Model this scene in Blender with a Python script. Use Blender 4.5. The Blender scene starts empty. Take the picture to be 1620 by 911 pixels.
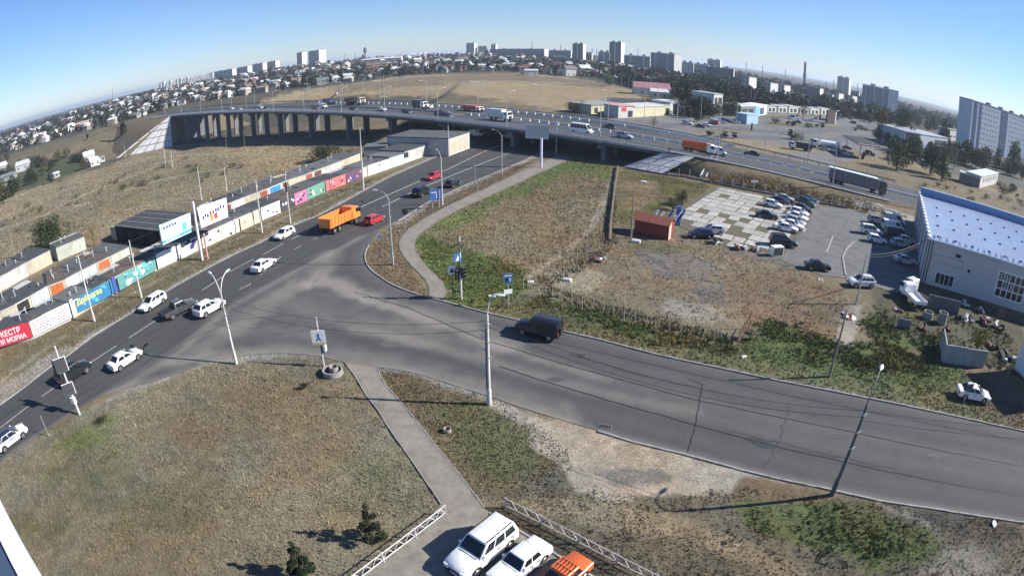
import bpy, bmesh, math, random
import numpy as np
from mathutils import Vector, Matrix
random.seed(7); RNG = np.random.default_rng(7)
SC = bpy.context.scene; COL = SC.collection
R = math.radians
# ---------------------------------------------------------------- camera (a wide CCTV lens on a building, 27 m up)
CAM_H, PITCH, FOC, KD, CX, CY = 27.0, 0.408935383, 916.835731, -0.0513347262, 810.0, 455.5
cam = bpy.data.cameras.new('camera'); cam_o = bpy.data.objects.new('camera', cam); COL.objects.link(cam_o); SC.camera = cam_o
cam_o.location = (0, 0, CAM_H); cam_o.rotation_euler = (math.pi/2 - PITCH, 0, 0)
cam.type = 'PANO'; cam.panorama_type = 'FISHEYE_LENS_POLYNOMIAL'
cam.sensor_fit = 'HORIZONTAL'; cam.sensor_width = 36; cam.fisheye_fov = R(180)
cam.fisheye_polynomial_k0 = 0
for i_, k_ in enumerate((4.89164178e-02, 5.93492930e-05, -4.49202264e-07, 2.55664546e-07)):
    setattr(cam, 'fisheye_polynomial_k%d' % (i_ + 1), -k_)
cam.clip_start = 0.1; cam.clip_end = 60000
# ---------------------------------------------------------------- daylight
SUN_EL, SUN_AZ = 33.0, 92.0          # azimuth clockwise from +Y
w_ = bpy.data.worlds.new('World'); SC.world = w_; w_.use_nodes = True
wn = w_.node_tree.nodes; sky = wn.new('ShaderNodeTexSky'); sky.sky_type = 'NISHITA'; sky.sun_disc = False
sky.sun_elevation = R(SUN_EL); sky.sun_rotation = R(SUN_AZ); sky.altitude = 100; sky.air_density = 1.0; sky.dust_density = 0.0; sky.ozone_density = 5.0
wn['Background'].inputs[1].default_value = 0.072
sky_t = wn.new('ShaderNodeMix'); sky_t.data_type = 'RGBA'; sky_t.blend_type = 'MULTIPLY'; sky_t.inputs['Factor'].default_value = 1; sky_t.inputs['B'].default_value = (.84, .90, 1.10, 1)
w_.node_tree.links.new(sky.outputs[0], sky_t.inputs['A']); w_.node_tree.links.new(sky_t.outputs['Result'], wn['Background'].inputs[0])
sl = bpy.data.lights.new('sun', 'SUN'); sl.energy = 5.0; sl.angle = R(0.5); sl.color = (1.0, 0.95, 0.87)
so = bpy.data.objects.new('sun', sl); COL.objects.link(so)
sd = Vector((math.sin(R(SUN_AZ))*math.cos(R(SUN_EL)), math.cos(R(SUN_AZ))*math.cos(R(SUN_EL)), math.sin(R(SUN_EL))))
so.rotation_euler = sd.to_track_quat('Z', 'Y').to_euler(); so.location = (60, -10, 80)
SC.view_settings.view_transform = 'Standard'; SC.view_settings.look = 'None'; SC.view_settings.gamma = 1.0
SC.view_settings.exposure = 0.88
try: SC.cycles.use_denoising = True
except Exception: pass

# ---------------------------------------------------------------- terrain and pixel -> ground survey
def sstep(a, b, x):
    t = np.clip((x - a)/(b - a), 0, 1); return t*t*(3 - 2*t)
def vhash(ix, iy, s):
    n = (ix.astype(np.int64)*374761393 + iy.astype(np.int64)*668265263 + s*974634777) & 0x7fffffff
    n = ((n ^ (n >> 13))*1274126177) & 0x7fffffff
    return ((n ^ (n >> 16)) & 0xffff)/65535.0
def vnoise(x, y, s=0):
    x = np.asarray(x, float); y = np.asarray(y, float)
    ix, iy = np.floor(x), np.floor(y); fx, fy = x - ix, y - iy; fx = fx*fx*(3-2*fx); fy = fy*fy*(3-2*fy)
    a, b, c, d = vhash(ix, iy, s), vhash(ix+1, iy, s), vhash(ix, iy+1, s), vhash(ix+1, iy+1, s)
    return (a*(1-fx)+b*fx)*(1-fy) + (c*(1-fx)+d*fx)*fy
def fbm(x, y, s=0, o=4):
    v, a, t = 0, 1.0, 0
    for i in range(o): v = v + a*vnoise(x*2**i, y*2**i, s+i); t += a; a *= .5
    return v/t
def T(x, y):
    x = np.asarray(x, float); y = np.asarray(y, float)
    r = np.hypot(x, y); az = np.degrees(np.arctan2(x, y))
    wgt = np.interp(az, [-70, -45, -30, -15, 5, 12, 20, 30, 70], [.25, .4, .85, 1, 1, .8, .35, 0, 0])
    h = 24*wgt*sstep(330, 1500, r)*(1 - sstep(5000, 9000, r))
    yl = np.interp(x, [-300, -240, -190, -150, -120, -80, -40], [60, 112, 160, 176, 180, 172, 152])
    D = np.interp(x, [-240, -190, -110, -50, -42], [13.5, 13, 8, 3.6, 0])
    s = y - yl
    h = h - D*sstep(0, 38, s)*(1 - sstep(430, 560, r))
    far_n = sstep(60, 110, -x)*sstep(60, 100, y)*(1 - sstep(500, 900, r))
    h = h + far_n*(fbm(x/23, y/23, 5, 3) - .5)*2.2
    crest = np.exp(-((s + 10)/9)**2)*sstep(42, 70, -x)*(1 - sstep(150, 190, -x))
    return h + 1.1*crest
def T1(x, y): return float(T(np.array([x]), np.array([y]))[0])
_cp, _sp = math.cos(PITCH), math.sin(PITCH)
def ray(px, py):
    x, y = px - CX, -(py - CY); r = math.hypot(x, y) + 1e-9; t = r/FOC
    for _ in range(12): t -= (t + KD*t**3 - r/FOC)/(1 + 3*KD*t*t)
    a, b, c = math.sin(t)*x/r, math.sin(t)*y/r, math.cos(t)
    return Vector((a, c*_cp + b*_sp, b*_cp - c*_sp))
_S = np.concatenate([np.geomspace(8, 900, 500), np.geomspace(905, 12000, 160)])
def at(px, py, h=0.0):
    """surveyed point: where the sight line through this photo pixel meets the terrain (+h)"""
    d = ray(px, py); g = _S; f = CAM_H + d.z*g - h - T(d.x*g, d.y*g)
    i = int(np.argmax(f < 0)) if (f < 0).any() else len(g) - 1
    if i == 0: i = 1
    s = g[i-1] + (g[i]-g[i-1])*f[i-1]/(f[i-1]-f[i]) if f[i] < 0 else g[-1]
    return Vector((d.x*s, d.y*s, CAM_H + d.z*s))
def at_z(px, py, z):
    d = ray(px, py); s = (z - CAM_H)/d.z; return Vector((d.x*s, d.y*s, z))
def on_line(px, py, p):
    """height of the sight line above the spot p"""
    d = ray(px, py); return CAM_H + d.z*math.hypot(p.x, p.y)/math.hypot(d.x, d.y)
def ats(pts, h=0.0): return [at(a, b, h) for a, b in pts]
def ground(x, y, dz=0): return Vector((x, y, T1(x, y) + dz))

# ---------------------------------------------------------------- materials
_M = {}
def M(name, rgb, rough=.8, metal=0.0, var=.18, sc=2.0, bump=0.0, coat=0.0, spec=.4, stain=0.0, emit=0, obj=False):
    if name in _M: return _M[name]
    m = bpy.data.materials.new(name); m.use_nodes = True; nt = m.node_tree; n = nt.nodes; L = nt.links
    p = n['Principled BSDF']; p.inputs['Roughness'].default_value = rough; p.inputs['Metallic'].default_value = metal
    p.inputs['Specular IOR Level'].default_value = spec
    if coat: p.inputs['Coat Weight'].default_value = coat; p.inputs['Coat Roughness'].default_value = .08
    src = n.new('ShaderNodeTexCoord').outputs['Object'] if obj else n.new('ShaderNodeNewGeometry').outputs['Position']
    no = n.new('ShaderNodeTexNoise'); no.inputs['Scale'].default_value = sc; no.inputs['Detail'].default_value = 5; no.inputs['Roughness'].default_value = .65
    L.new(src, no.inputs['Vector'])
    mr = n.new('ShaderNodeMapRange'); mr.inputs['From Min'].default_value = .28; mr.inputs['From Max'].default_value = .72
    mr.inputs['To Min'].default_value = 1 - var; mr.inputs['To Max'].default_value = 1 + var; L.new(no.outputs['Fac'], mr.inputs['Value'])
    mx = n.new('ShaderNodeMix'); mx.data_type = 'RGBA'; mx.blend_type = 'MULTIPLY'; mx.inputs['Factor'].default_value = 1
    mx.inputs['A'].default_value = (*rgb, 1); L.new(mr.outputs['Result'], mx.inputs['B']); out = mx.outputs['Result']
    if stain:
        n2 = n.new('ShaderNodeTexNoise'); n2.inputs['Scale'].default_value = sc*.23; n2.inputs['Detail'].default_value = 6; L.new(src, n2.inputs['Vector'])
        m2 = n.new('ShaderNodeMapRange'); m2.inputs['From Min'].default_value = .5; m2.inputs['From Max'].default_value = .75; m2.inputs['To Max'].default_value = stain
        L.new(n2.outputs['Fac'], m2.inputs['Value'])
        x2 = n.new('ShaderNodeMix'); x2.data_type = 'RGBA'; L.new(m2.outputs['Result'], x2.inputs['Factor']); L.new(out, x2.inputs['A'])
        x2.inputs['B'].default_value = (rgb[0]*.35+.02, rgb[1]*.32+.018, rgb[2]*.28+.015, 1); out = x2.outputs['Result']
    L.new(out, p.inputs['Base Color'])
    if bump:
        b = n.new('ShaderNodeBump'); b.inputs['Strength'].default_value = bump; b.inputs['Distance'].default_value = .05
        L.new(no.outputs['Fac'], b.inputs['Height']); L.new(b.outputs['Normal'], p.inputs['Normal'])
    if emit: p.inputs['Emission Color'].default_value = (*rgb, 1); p.inputs['Emission Strength'].default_value = emit
    _M[name] = m; return m
def M_tint(name, rough=.95, sc=(1.1, 7.0), amp=(.45, .55), bump=.0, spec=.15, stretch=None):
    """per-vertex base colour (what grows or lies there) broken up by noise"""
    m = bpy.data.materials.new(name); m.use_nodes = True; nt = m.node_tree; n = nt.nodes; L = nt.links
    p = n['Principled BSDF']; p.inputs['Roughness'].default_value = rough; p.inputs['Specular IOR Level'].default_value = spec
    at_ = n.new('ShaderNodeAttribute'); at_.attribute_name = 'tint'; out = at_.outputs['Color']
    g = n.new('ShaderNodeNewGeometry').outputs['Position']
    for s, a in zip(sc, amp):
        no = n.new('ShaderNodeTexNoise'); no.inputs['Scale'].default_value = s; no.inputs['Detail'].default_value = 6; no.inputs['Roughness'].default_value = .7
        L.new(g, no.inputs['Vector'])
        mr = n.new('ShaderNodeMapRange'); mr.inputs['From Min'].default_value = .3; mr.inputs['From Max'].default_value = .7
        mr.inputs['To Min'].default_value = 1 - a; mr.inputs['To Max'].default_value = 1 + a; L.new(no.outputs['Fac'], mr.inputs['Value'])
        mx = n.new('ShaderNodeMix'); mx.data_type = 'RGBA'; mx.blend_type = 'MULTIPLY'; mx.inputs['Factor'].default_value = 1
        L.new(out, mx.inputs['A']); L.new(mr.outputs['Result'], mx.inputs['B']); out = mx.outputs['Result']
    L.new(out, p.inputs['Base Color'])
    if bump:
        b = n.new('ShaderNodeBump'); b.inputs['Strength'].default_value = bump; b.inputs['Distance'].default_value = .12
        L.new(no.outputs['Fac'], b.inputs['Height']); L.new(b.outputs['Normal'], p.inputs['Normal'])
    return m

# ---------------------------------------------------------------- mesh building
class MB:
    def __init__(s): s.v = []; s.f = []; s.m = []; s.c = 0
    def add(s, vs, fs, mi=None):
        o = len(s.v); s.v += [tuple(v) for v in vs]; s.f += [tuple(i + o for i in f) for f in fs]; s.m += [s.c if mi is None else mi]*len(fs); return s
    def box(s, x0, x1, y0, y1, z0, z1, mi=None, top=(1, 1)):
        cx, cy = (x0+x1)/2, (y0+y1)/2; a, b = top
        vs = [(x0,y0,z0),(x1,y0,z0),(x1,y1,z0),(x0,y1,z0)] + [(cx+(x-cx)*a, cy+(y-cy)*b, z1) for x, y in ((x0,y0),(x1,y0),(x1,y1),(x0,y1))]
        return s.add(vs, [(3,2,1,0),(4,5,6,7),(0,1,5,4),(1,2,6,5),(2,3,7,6),(3,0,4,7)], mi)
    def cbox(s, x0, x1, y0, y1, z0, z1, c=.05, mi=None):
        """box with chamfered upright and top edges"""
        def ring(d, z): return [(x0+d,y0,z),(x1-d,y0,z),(x1,y0+d,z),(x1,y1-d,z),(x1-d,y1,z),(x0+d,y1,z),(x0,y1-d,z),(x0,y0+d,z)]
        def rin(z): return [(x0+c*1.5,y0+c,z),(x1-c*1.5,y0+c,z),(x1-c,y0+c*1.5,z),(x1-c,y1-c*1.5,z),(x1-c*1.5,y1-c,z),(x0+c*1.5,y1-c,z),(x0+c,y1-c*1.5,z),(x0+c,y0+c*1.5,z)]
        return s.loft([ring(c, z0), ring(c, z1-c), rin(z1)], mi)
    def loft(s, rings, mi=None, caps=True, close=True):
        n = len(rings[0]); vs = [p for r in rings for p in r]; fs = []
        for i in range(len(rings)-1):
            for j in range(n if close else n-1):
                k = (j+1) % n; fs.append((i*n+j, i*n+k, (i+1)*n+k, (i+1)*n+j))
        if caps: fs.append(tuple(range(n-1, -1, -1))); fs.append(tuple((len(rings)-1)*n + j for j in range(n)))
        return s.add(vs, fs, mi)
    def cyl(s, p0, p1, r0, r1=None, n=8, mi=None, caps=True):
        p0, p1 = Vector(p0), Vector(p1); r1 = r0 if r1 is None else r1; d = (p1-p0).normalized()
        a = d.orthogonal().normalized(); b = d.cross(a)
        rg = [[p + (a*math.cos(2*math.pi*i/n) + b*math.sin(2*math.pi*i/n))*r for i in range(n)] for p, r in ((p0, r0), (p1, r1))]
        return s.loft(rg, mi, caps)
    def tube(s, pts, r, n=6, mi=None):
        for a, b in zip(pts[:-1], pts[1:]): s.cyl(a, b, r, r, n, mi)
        return s
    def prism(s, poly, z0, z1, mi=None):
        n = len(poly); area = sum(poly[i][0]*poly[(i+1)%n][1]-poly[(i+1)%n][0]*poly[i][1] for i in range(n))
        if area < 0: poly = poly[::-1]
        return s.loft([[(p[0],p[1],z0) for p in poly], [(p[0],p[1],z1) for p in poly]], mi)
    def quad(s, a, b, c, d, mi=None): return s.add([a,b,c,d], [(0,1,2,3)], mi)
    def bar(s, p0, p1, w, h, mi=None):
        """rectangular bar between two points, w sideways, h upright"""
        p0, p1 = Vector(p0), Vector(p1); d = (p1-p0); u = Vector((0,0,1)); 
        if abs(d.normalized().z) > .98: u = Vector((0,1,0))
        sx = d.cross(u).normalized()*w/2; up = sx.cross(d).normalized()*h/2
        return s.loft([[p-sx-up, p+sx-up, p+sx+up, p-sx+up] for p in (p0, p1)], mi)
    def mesh(s, name, mats, smooth=None):
        me = bpy.data.meshes.new(name); me.from_pydata(s.v, [], s.f)
        for m in (mats if isinstance(mats, (list, tuple)) else [mats]): me.materials.append(m)
        if len(me.materials) > 1: me.polygons.foreach_set('material_index', s.m)
        me.validate(); bm = bmesh.new(); bm.from_mesh(me); bmesh.ops.recalc_face_normals(bm, faces=bm.faces); bm.to_mesh(me); bm.free()
        if smooth:
            me.polygons.foreach_set('use_smooth', [True]*len(me.polygons))
            try: me.set_sharp_from_angle(angle=R(smooth))
            except Exception: pass
        me.update(); return me
    def obj(s, name, mats, parent=None, loc=None, smooth=None): return O(name, s.mesh(name, mats, smooth), parent, loc)
def O(name, me, parent=None, loc=None, rz=0):
    o = bpy.data.objects.new(name, me); COL.objects.link(o)
    if parent: o.parent = parent
    if loc is not None: o.location = loc
    if rz: o.rotation_euler.z = rz
    return o
def tag(o, label, cat, group=None):
    o['label'] = label; o['category'] = cat
    if group: o['group'] = group
    return o
def thing(name, label, cat, loc=(0,0,0), rz=0, group=None):
    o = bpy.data.objects.new(name, None); COL.objects.link(o); o.location = loc; o.rotation_euler.z = rz; o.empty_display_size = .3
    return tag(o, label, cat, group)
def struct(o): o['kind'] = 'structure'; return o
def stuff(o, label=None, cat=None):
    o['kind'] = 'stuff'
    if label: o['label'] = label
    if cat: o['category'] = cat
    return o
def copy_tree(root, loc, rz=None, label=None, group=None, mats=None, scale=None):
    r = root.copy(); COL.objects.link(r); r.location = loc
    if rz is not None: r.rotation_euler.z = rz
    if scale: r.scale = (scale,)*3
    if label: r['label'] = label
    if group: r['group'] = group
    for ch in list(root.children):
        c = ch.copy(); COL.objects.link(c); c.parent = r
        for g in ch.children:
            d = g.copy(); COL.objects.link(d); d.parent = c
    return r
def npmesh(name, V, F, mat, tint=None, smooth=True):
    """big mesh from arrays: V (n,3), F (m,k)"""
    me = bpy.data.meshes.new(name); V = np.asarray(V, np.float32); F = np.asarray(F, np.int32); k = F.shape[1]
    me.vertices.add(len(V)); me.vertices.foreach_set('co', V.ravel()); me.loops.add(F.size); me.loops.foreach_set('vertex_index', F.ravel())
    me.polygons.add(len(F)); me.polygons.foreach_set('loop_start', np.arange(0, F.size, k, dtype=np.int32))
    me.polygons.foreach_set('use_smooth', np.full(len(F), smooth, bool))
    me.update(calc_edges=True)
    if tint is not None:
        a = me.color_attributes.new('tint', 'FLOAT_COLOR', 'POINT'); a.data.foreach_set('color', np.concatenate([tint, np.ones((len(V),1))], 1).astype(np.float32).ravel())
    me.materials.append(mat); return me
def resample(pts, n):
    P = np.array([tuple(p) for p in pts], float); d = np.r_[0, np.cumsum(np.linalg.norm(np.diff(P, axis=0), axis=1))]
    t = np.linspace(0, d[-1], n); return np.stack([np.interp(t, d, P[:, i]) for i in range(P.shape[1])], 1)
def smooth_line(P, it=2):
    P = np.asarray(P, float)
    for _ in range(it):
        Q = P.copy(); Q[1:-1] = .25*P[:-2] + .5*P[1:-1] + .25*P[2:]; P = Q
    return P
def sdist(poly, x, y):
    """signed distance (inside > 0) of points to a polygon"""
    P = np.array([(p[0], p[1]) for p in poly], float); d = np.full(x.shape, 1e9); ins = np.zeros(x.shape, bool); n = len(P)
    for i in range(n):
        a, b = P[i], P[(i+1) % n]; e = b - a; L2 = e@e + 1e-12
        t = np.clip(((x-a[0])*e[0] + (y-a[1])*e[1])/L2, 0, 1); d = np.minimum(d, (x-a[0]-t*e[0])**2 + (y-a[1]-t*e[1])**2)
        c = ((a[1] > y) != (b[1] > y)) & (x < (b[0]-a[0])*(y-a[1])/((b[1]-a[1]) + 1e-12) + a[0]); ins ^= c
    d = np.sqrt(d); return np.where(ins, d, -d)
def ldist(line, x, y):
    P = np.array([(p[0], p[1]) for p in line], float); d = np.full(x.shape, 1e9)
    for a, b in zip(P[:-1], P[1:]):
        e = b - a; t = np.clip(((x-a[0])*e[0] + (y-a[1])*e[1])/(e@e + 1e-12), 0, 1); d = np.minimum(d, (x-a[0]-t*e[0])**2 + (y-a[1]-t*e[1])**2)
    return np.sqrt(d)
# ---------------------------------------------------------------- the setting: ground sheet with what grows on it
DRY=(.150,.126,.082); LAWN=(.156,.137,.092); GREEN=(.095,.118,.040); WEED=(.080,.102,.034); SAND=(.27,.225,.17); DIRT=(.17,.14,.105)
TAN=(.215,.170,.098); DARK=(.060,.054,.042); TOWN=(.070,.066,.048); GRAVEL=(.20,.185,.165); PAVE=(.155,.153,.15)
ZONES = []          # (shape, points in world, colour, feather, raggedness, strength)
def zp(px, col, f=1.2, rag=1.2, st=1.0): ZONES.append(('p', [(p.x, p.y) for p in ats(px)], col, f, rag, st))
def zl(px, col, w=.5, f=.5, rag=.4, st=1.0): ZONES.append(('l', [(p.x, p.y) for p in ats(px)], col, f, rag, st, w))
# -- dry hillside behind the garages
zp([(0,300),(0,480),(60,432),(180,365),(300,322),(480,262),(570,245),(560,240),(400,213),(260,232),(185,255),(100,300)], (.175,.148,.100), 3, 4)
zp([(330,232),(420,215),(560,246),(470,262),(400,268)], (.215,.17,.105), 4, 5)
zp([(0,352),(120,300),(260,262),(330,262),(300,300),(160,345),(60,395),(0,420)], (.135,.12,.078), 4, 5, .7)
zl([(0,363),(74,339),(118,315),(163,296),(240,267),(300,248)], (.23,.205,.155), 1.0, 1.2, .8)
zl([(120,325),(157,317),(192,305),(240,289),(300,275),(350,268)], (.23,.20,.15), .8, 1.2, .8, .8)
zl([(25,315),(60,297),(112,274),(150,262),(185,258)], (.22,.21,.18), 1.2, 1.5, .8)
zp([(0,250),(0,318),(60,297),(150,258),(185,250),(240,205),(258,188)], (.13,.112,.07), 6, 8)
zp([(0,262),(0,322),(70,292),(150,262),(140,240),(60,255)], (.055,.062,.032), 6, 8)
# -- verge between garages and avenue
zp([(0,555),(53,540),(115,508),(181,470),(250,430),(313,401),(379,369),(445,339),(515,307),(573,285),(650,259),(709,249),(742,230),(709,240),(610,283),(545,319),(502,342),(462,357),(410,385),(373,400),(314,432),(280,451),(200,500),(146,532),(110,561),(80,580),(36,614),(0,641)], (.118,.101,.060), .8, .8)
zl([(0,641),(36,614),(80,580),(110,561),(146,532),(200,500),(280,451),(314,432),(373,400),(410,385),(462,357),(502,342),(545,319),(610,283),(709,240),(742,230)], (.205,.19,.165), 1.1, .8, .7)
zl([(0,605),(60,560),(130,515),(200,468),(290,425),(370,380),(470,335),(560,300),(620,277)], (.21,.19,.15), .35, .5, .3, .8)
zp([(0,610),(40,590),(100,545),(120,550),(80,580),(36,614),(0,638)], (.19,.175,.15), .8, 1)
# -- big lawn at lower left
zp([(0,735),(49,700),(126,660),(200,618),(280,590),(329,573),(390,564),(450,561),(499,565),(545,577),(580,630),(621,690),(698,797),(560,911),(0,911),(0,800)], LAWN, .6, .7)
for c in [(120,690,60,GREEN),(150,750,90,(.115,.11,.06)),(60,830,60,(.105,.10,.06)),(420,640,80,(.155,.12,.075)),(250,800,100,(.12,.107,.064)),(600,760,50,(.12,.115,.07)),(330,690,80,(.15,.118,.078)),(480,720,70,(.15,.118,.075)),(540,690,30,(.165,.125,.08)),(590,740,40,(.115,.12,.07))]:
    x, y, r_, cc = c; zp([(x-r_, y), (x-r_*.5, y-r_*.4), (x+r_*.5, y-r_*.45), (x+r_, y), (x+r_*.5, y+r_*.45), (x-r_*.5, y+r_*.5)], cc, 3.5, 3, .8)
zl([(0,735),(49,700),(126,660),(200,618),(280,591),(329,574),(390,565),(450,562),(499,566),(548,577)], (.20,.19,.17), .35, .6, .5)
zp([(20,722),(126,655),(200,622),(140,672),(70,712),(0,752)], (.14,.135,.10), .6, .8, .7)
# -- lawn between path and side street
zp([(596,581),(651,588),(699,603),(770,625),(830,652),(880,690),(905,740),(880,790),(800,800),(747,780),(715,735),(676,690),(636,638),(607,606)], (.125,.098,.058), .6, .8)
zp([(690,650),(760,640),(840,690),(860,740),(800,770),(740,740)], (.098,.098,.048), 1.5, 1.6, .9)
zl([(600,584),(651,589),(699,605),(770,628),(810,645)], (.21,.195,.17), .25, .4, .4)
# -- sandy apron by the side street and the rough ground below
zp([(745,790),(880,740),(1000,770),(1190,790),(1320,780),(1393,792),(1476,804),(1564,818),(1620,826),(1620,911),(930,911),(860,850),(775,812)], (.115,.102,.072), 1, 1.2)
zp([(790,640),(860,664),(902,670),(946,682),(999,698),(1080,718),(1122,729),(1185,746),(1244,760),(1200,768),(1140,772),(1110,790),(1050,785),(960,795),(905,770),(890,735),(850,690)], (.275,.235,.18), .7, 1.6)
zp([(945,745),(985,735),(1040,742),(1058,755),(1030,770),(970,765)], (.15,.14,.12), .4, .9)
zp([(1170,755),(1250,765),(1320,782),(1310,800),(1230,800),(1160,790)], (.125,.092,.056), .6, .8)
zp([(1170,800),(1260,800),(1380,800),(1470,840),(1500,880),(1400,900),(1260,870),(1180,830)], (.085,.095,.040), 1.0, 1.4)
zp([(1393,793),(1476,805),(1564,819),(1620,828),(1620,860),(1540,852),(1480,830)], (.085,.075,.06), .5, .6)
zl([(760,800),(880,800),(960,812),(1050,825),(1120,850),(1200,880),(1260,911)], (.20,.165,.11), 1.0, .9, .8, .9)
zp([(1500,862),(1620,880),(1620,911),(1440,911)], (.17,.155,.125), .8, 1)
zp([(1400,800),(1440,806),(1475,830),(1440,822)], (.19,.18,.15), .3, .4, .8)
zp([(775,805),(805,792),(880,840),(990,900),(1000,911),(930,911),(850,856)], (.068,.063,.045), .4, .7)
# -- island by the avenue
zp([(577,400),(578,415),(587,429),(621,452),(657,466),(680,470),(655,430),(628,392),(640,375),(690,345),(760,302),(800,285),(852,252),(880,246),(852,244),(793,270),(726,299),(676,322),(630,352),(604,368),(584,388)], (.125,.098,.062), .5, .6)
zl([(852,244),(793,270.6),(726,299),(676,322),(630,352)], (.21,.195,.175), 1.0, .6, .5)
# -- triangular field between path and chain fence
FIELD=[(703,472),(716,457),(676,424),(653,391),(660,372),(709,339),(785,306),(898,248),(975,262),(972,300),(965,385),(930,420),(850,455),(815,470),(775,490),(731,483)]
zp(FIELD, (.160,.130,.080), .5, 1)
zp([(703,472),(716,457),(676,424),(653,391),(690,372),(740,400),(790,410),(835,430),(840,452),(775,490),(731,483)], GREEN, 1.5, 2)
zp([(653,391),(660,372),(709,339),(785,306),(898,248),(975,262),(968,285),(900,275),(830,310),(760,340),(700,372)], (.105,.125,.046), 3, 3, .95)
zp([(690,395),(760,405),(820,425),(830,455),(760,478),(720,460)], WEED, 2, 2, .8)
zl([(975,268),(955,320),(940,355),(910,385),(870,415),(835,440)], (.24,.20,.145), .6, .6, .4)
# -- fenced waste ground and yard
zp([(835,455),(965,385),(975,265),(1040,273),(1150,295),(1075,330),(1045,355),(1170,385),(1240,395),(1300,450),(1345,470),(1330,540),(1180,520),(1100,545),(950,495)], (.165,.132,.088), .8, 1.2)
zp([(978,268),(1040,275),(1130,295),(1070,330),(1020,350),(970,372)], (.095,.092,.040), 2, 3)
zp([(985,285),(1040,290),(1050,310),(1000,330),(980,310)], (.17,.13,.08), 2, 2, .8)
zp([(1010,400),(1060,395),(1120,420),(1110,445),(1040,440)], (.12,.115,.105), 1.5, 2.5, .8)
zp([(1090,455),(1140,450),(1150,480),(1110,485)], (.115,.11,.10), 1, 2, .8)
zp([(1060,475),(1120,480),(1160,505),(1100,515),(1050,495)], (.24,.22,.18), 1, 1.6, .8)
zp([(870,430),(930,415),(960,440),(930,465),(880,460)], (.25,.225,.165), 1, 1.6, .8)
zp([(860,455),(960,470),(1060,500),(1170,525),(1160,548),(1040,525),(930,495),(850,470)], (.15,.135,.085), .8, 1.2, .8)
zp([(1180,430),(1330,450),(1330,530),(1200,505),(1150,470)], (.155,.115,.075), 1.5, 2)
zp([(1140,385),(1240,400),(1290,425),(1240,420),(1150,400)], (.14,.125,.10), .8, 1.4)
zp([(1000,380),(1060,383),(1130,395),(1050,400),(990,395)], (.12,.11,.06), .8, 1, .8)
# -- roadside bank along the far kerb of the side street
BANK=[(731,487),(767,497),(816,508),(884,525),(962,543),(1035,563),(1140,586),(1217,602),(1315,621),(1417,641),(1522,663),(1620,685),(1620,640),(1560,600),(1460,560),(1340,540),(1200,515),(1160,550),(1040,525),(930,492),(830,465),(775,490)]
zp(BANK, (.118,.115,.056), .5, .9)
zp([(825,470),(905,492),(1000,525),(1160,562),(1300,590),(1440,610),(1560,600),(1460,560),(1340,540),(1200,515),(1165,555),(1040,527),(930,497)], (.082,.100,.038), 1.4, 1.6)
zl([(816,505),(884,522),(962,540),(1035,560),(1140,583),(1217,599),(1315,618),(1417,638),(1522,660),(1620,682)], (.185,.165,.12), .55, .5, .6, .8)
zp([(1365,490),(1460,490),(1500,520),(1560,560),(1480,565),(1380,540)], (.082,.098,.038), 1.2, 1.4)
zp([(1335,480),(1370,480),(1360,520),(1330,560),(1318,540)], (.25,.225,.185), .5, .9)
zp([(1510,560),(1620,590),(1620,690),(1560,650)], (.12,.095,.065), .7, .8)
zp([(1380,450),(1470,440),(1620,510),(1620,590),(1490,560),(1380,500)], (.075,.072,.048), .8, 1.2, .9)
# -- land round the highway
zp([(1040,272),(1063,240),(1130,252),(1240,277),(1300,291),(1360,310),(1355,335),(1250,318),(1150,296)], (.150,.122,.075), 1, 1.5)
zp([(1340,308),(1360,312),(1450,345),(1460,360),(1420,352),(1360,328)], (.25,.235,.205), .5, .6)
zp([(930,195),(1080,165),(1250,175),(1420,200),(1420,240),(1300,262),(1100,230),(1000,205)], PAVE, 2, 2)
zp([(1060,215),(1200,222),(1290,240),(1230,244),(1120,228)], (.20,.17,.11), 2, 3)
zp([(1240,235),(1300,240),(1420,265),(1560,300),(1620,320),(1620,300),(1540,285),(1440,255),(1330,235)], (.17,.145,.09), 1.5, 2)
zp([(1380,190),(1620,240),(1620,300),(1500,275),(1400,245)], (.10,.10,.085), 4, 4)
zp([(1090,206),(1180,203),(1260,208),(1250,211),(1170,209),(1100,211)], (.16,.14,.085), 2, 2)
zp([(1205,193),(1300,198),(1390,206),(1385,209),(1290,202),(1210,197)], (.12,.115,.065), 2, 2)
zp([(1100,190),(1160,187),(1230,183),(1300,182),(1300,184),(1220,187),(1120,193)], (.13,.115,.07), 2, 2)
zp([(1395,215),(1440,222),(1450,250),(1410,240)], (.10,.10,.05), 2, 2)
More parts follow.
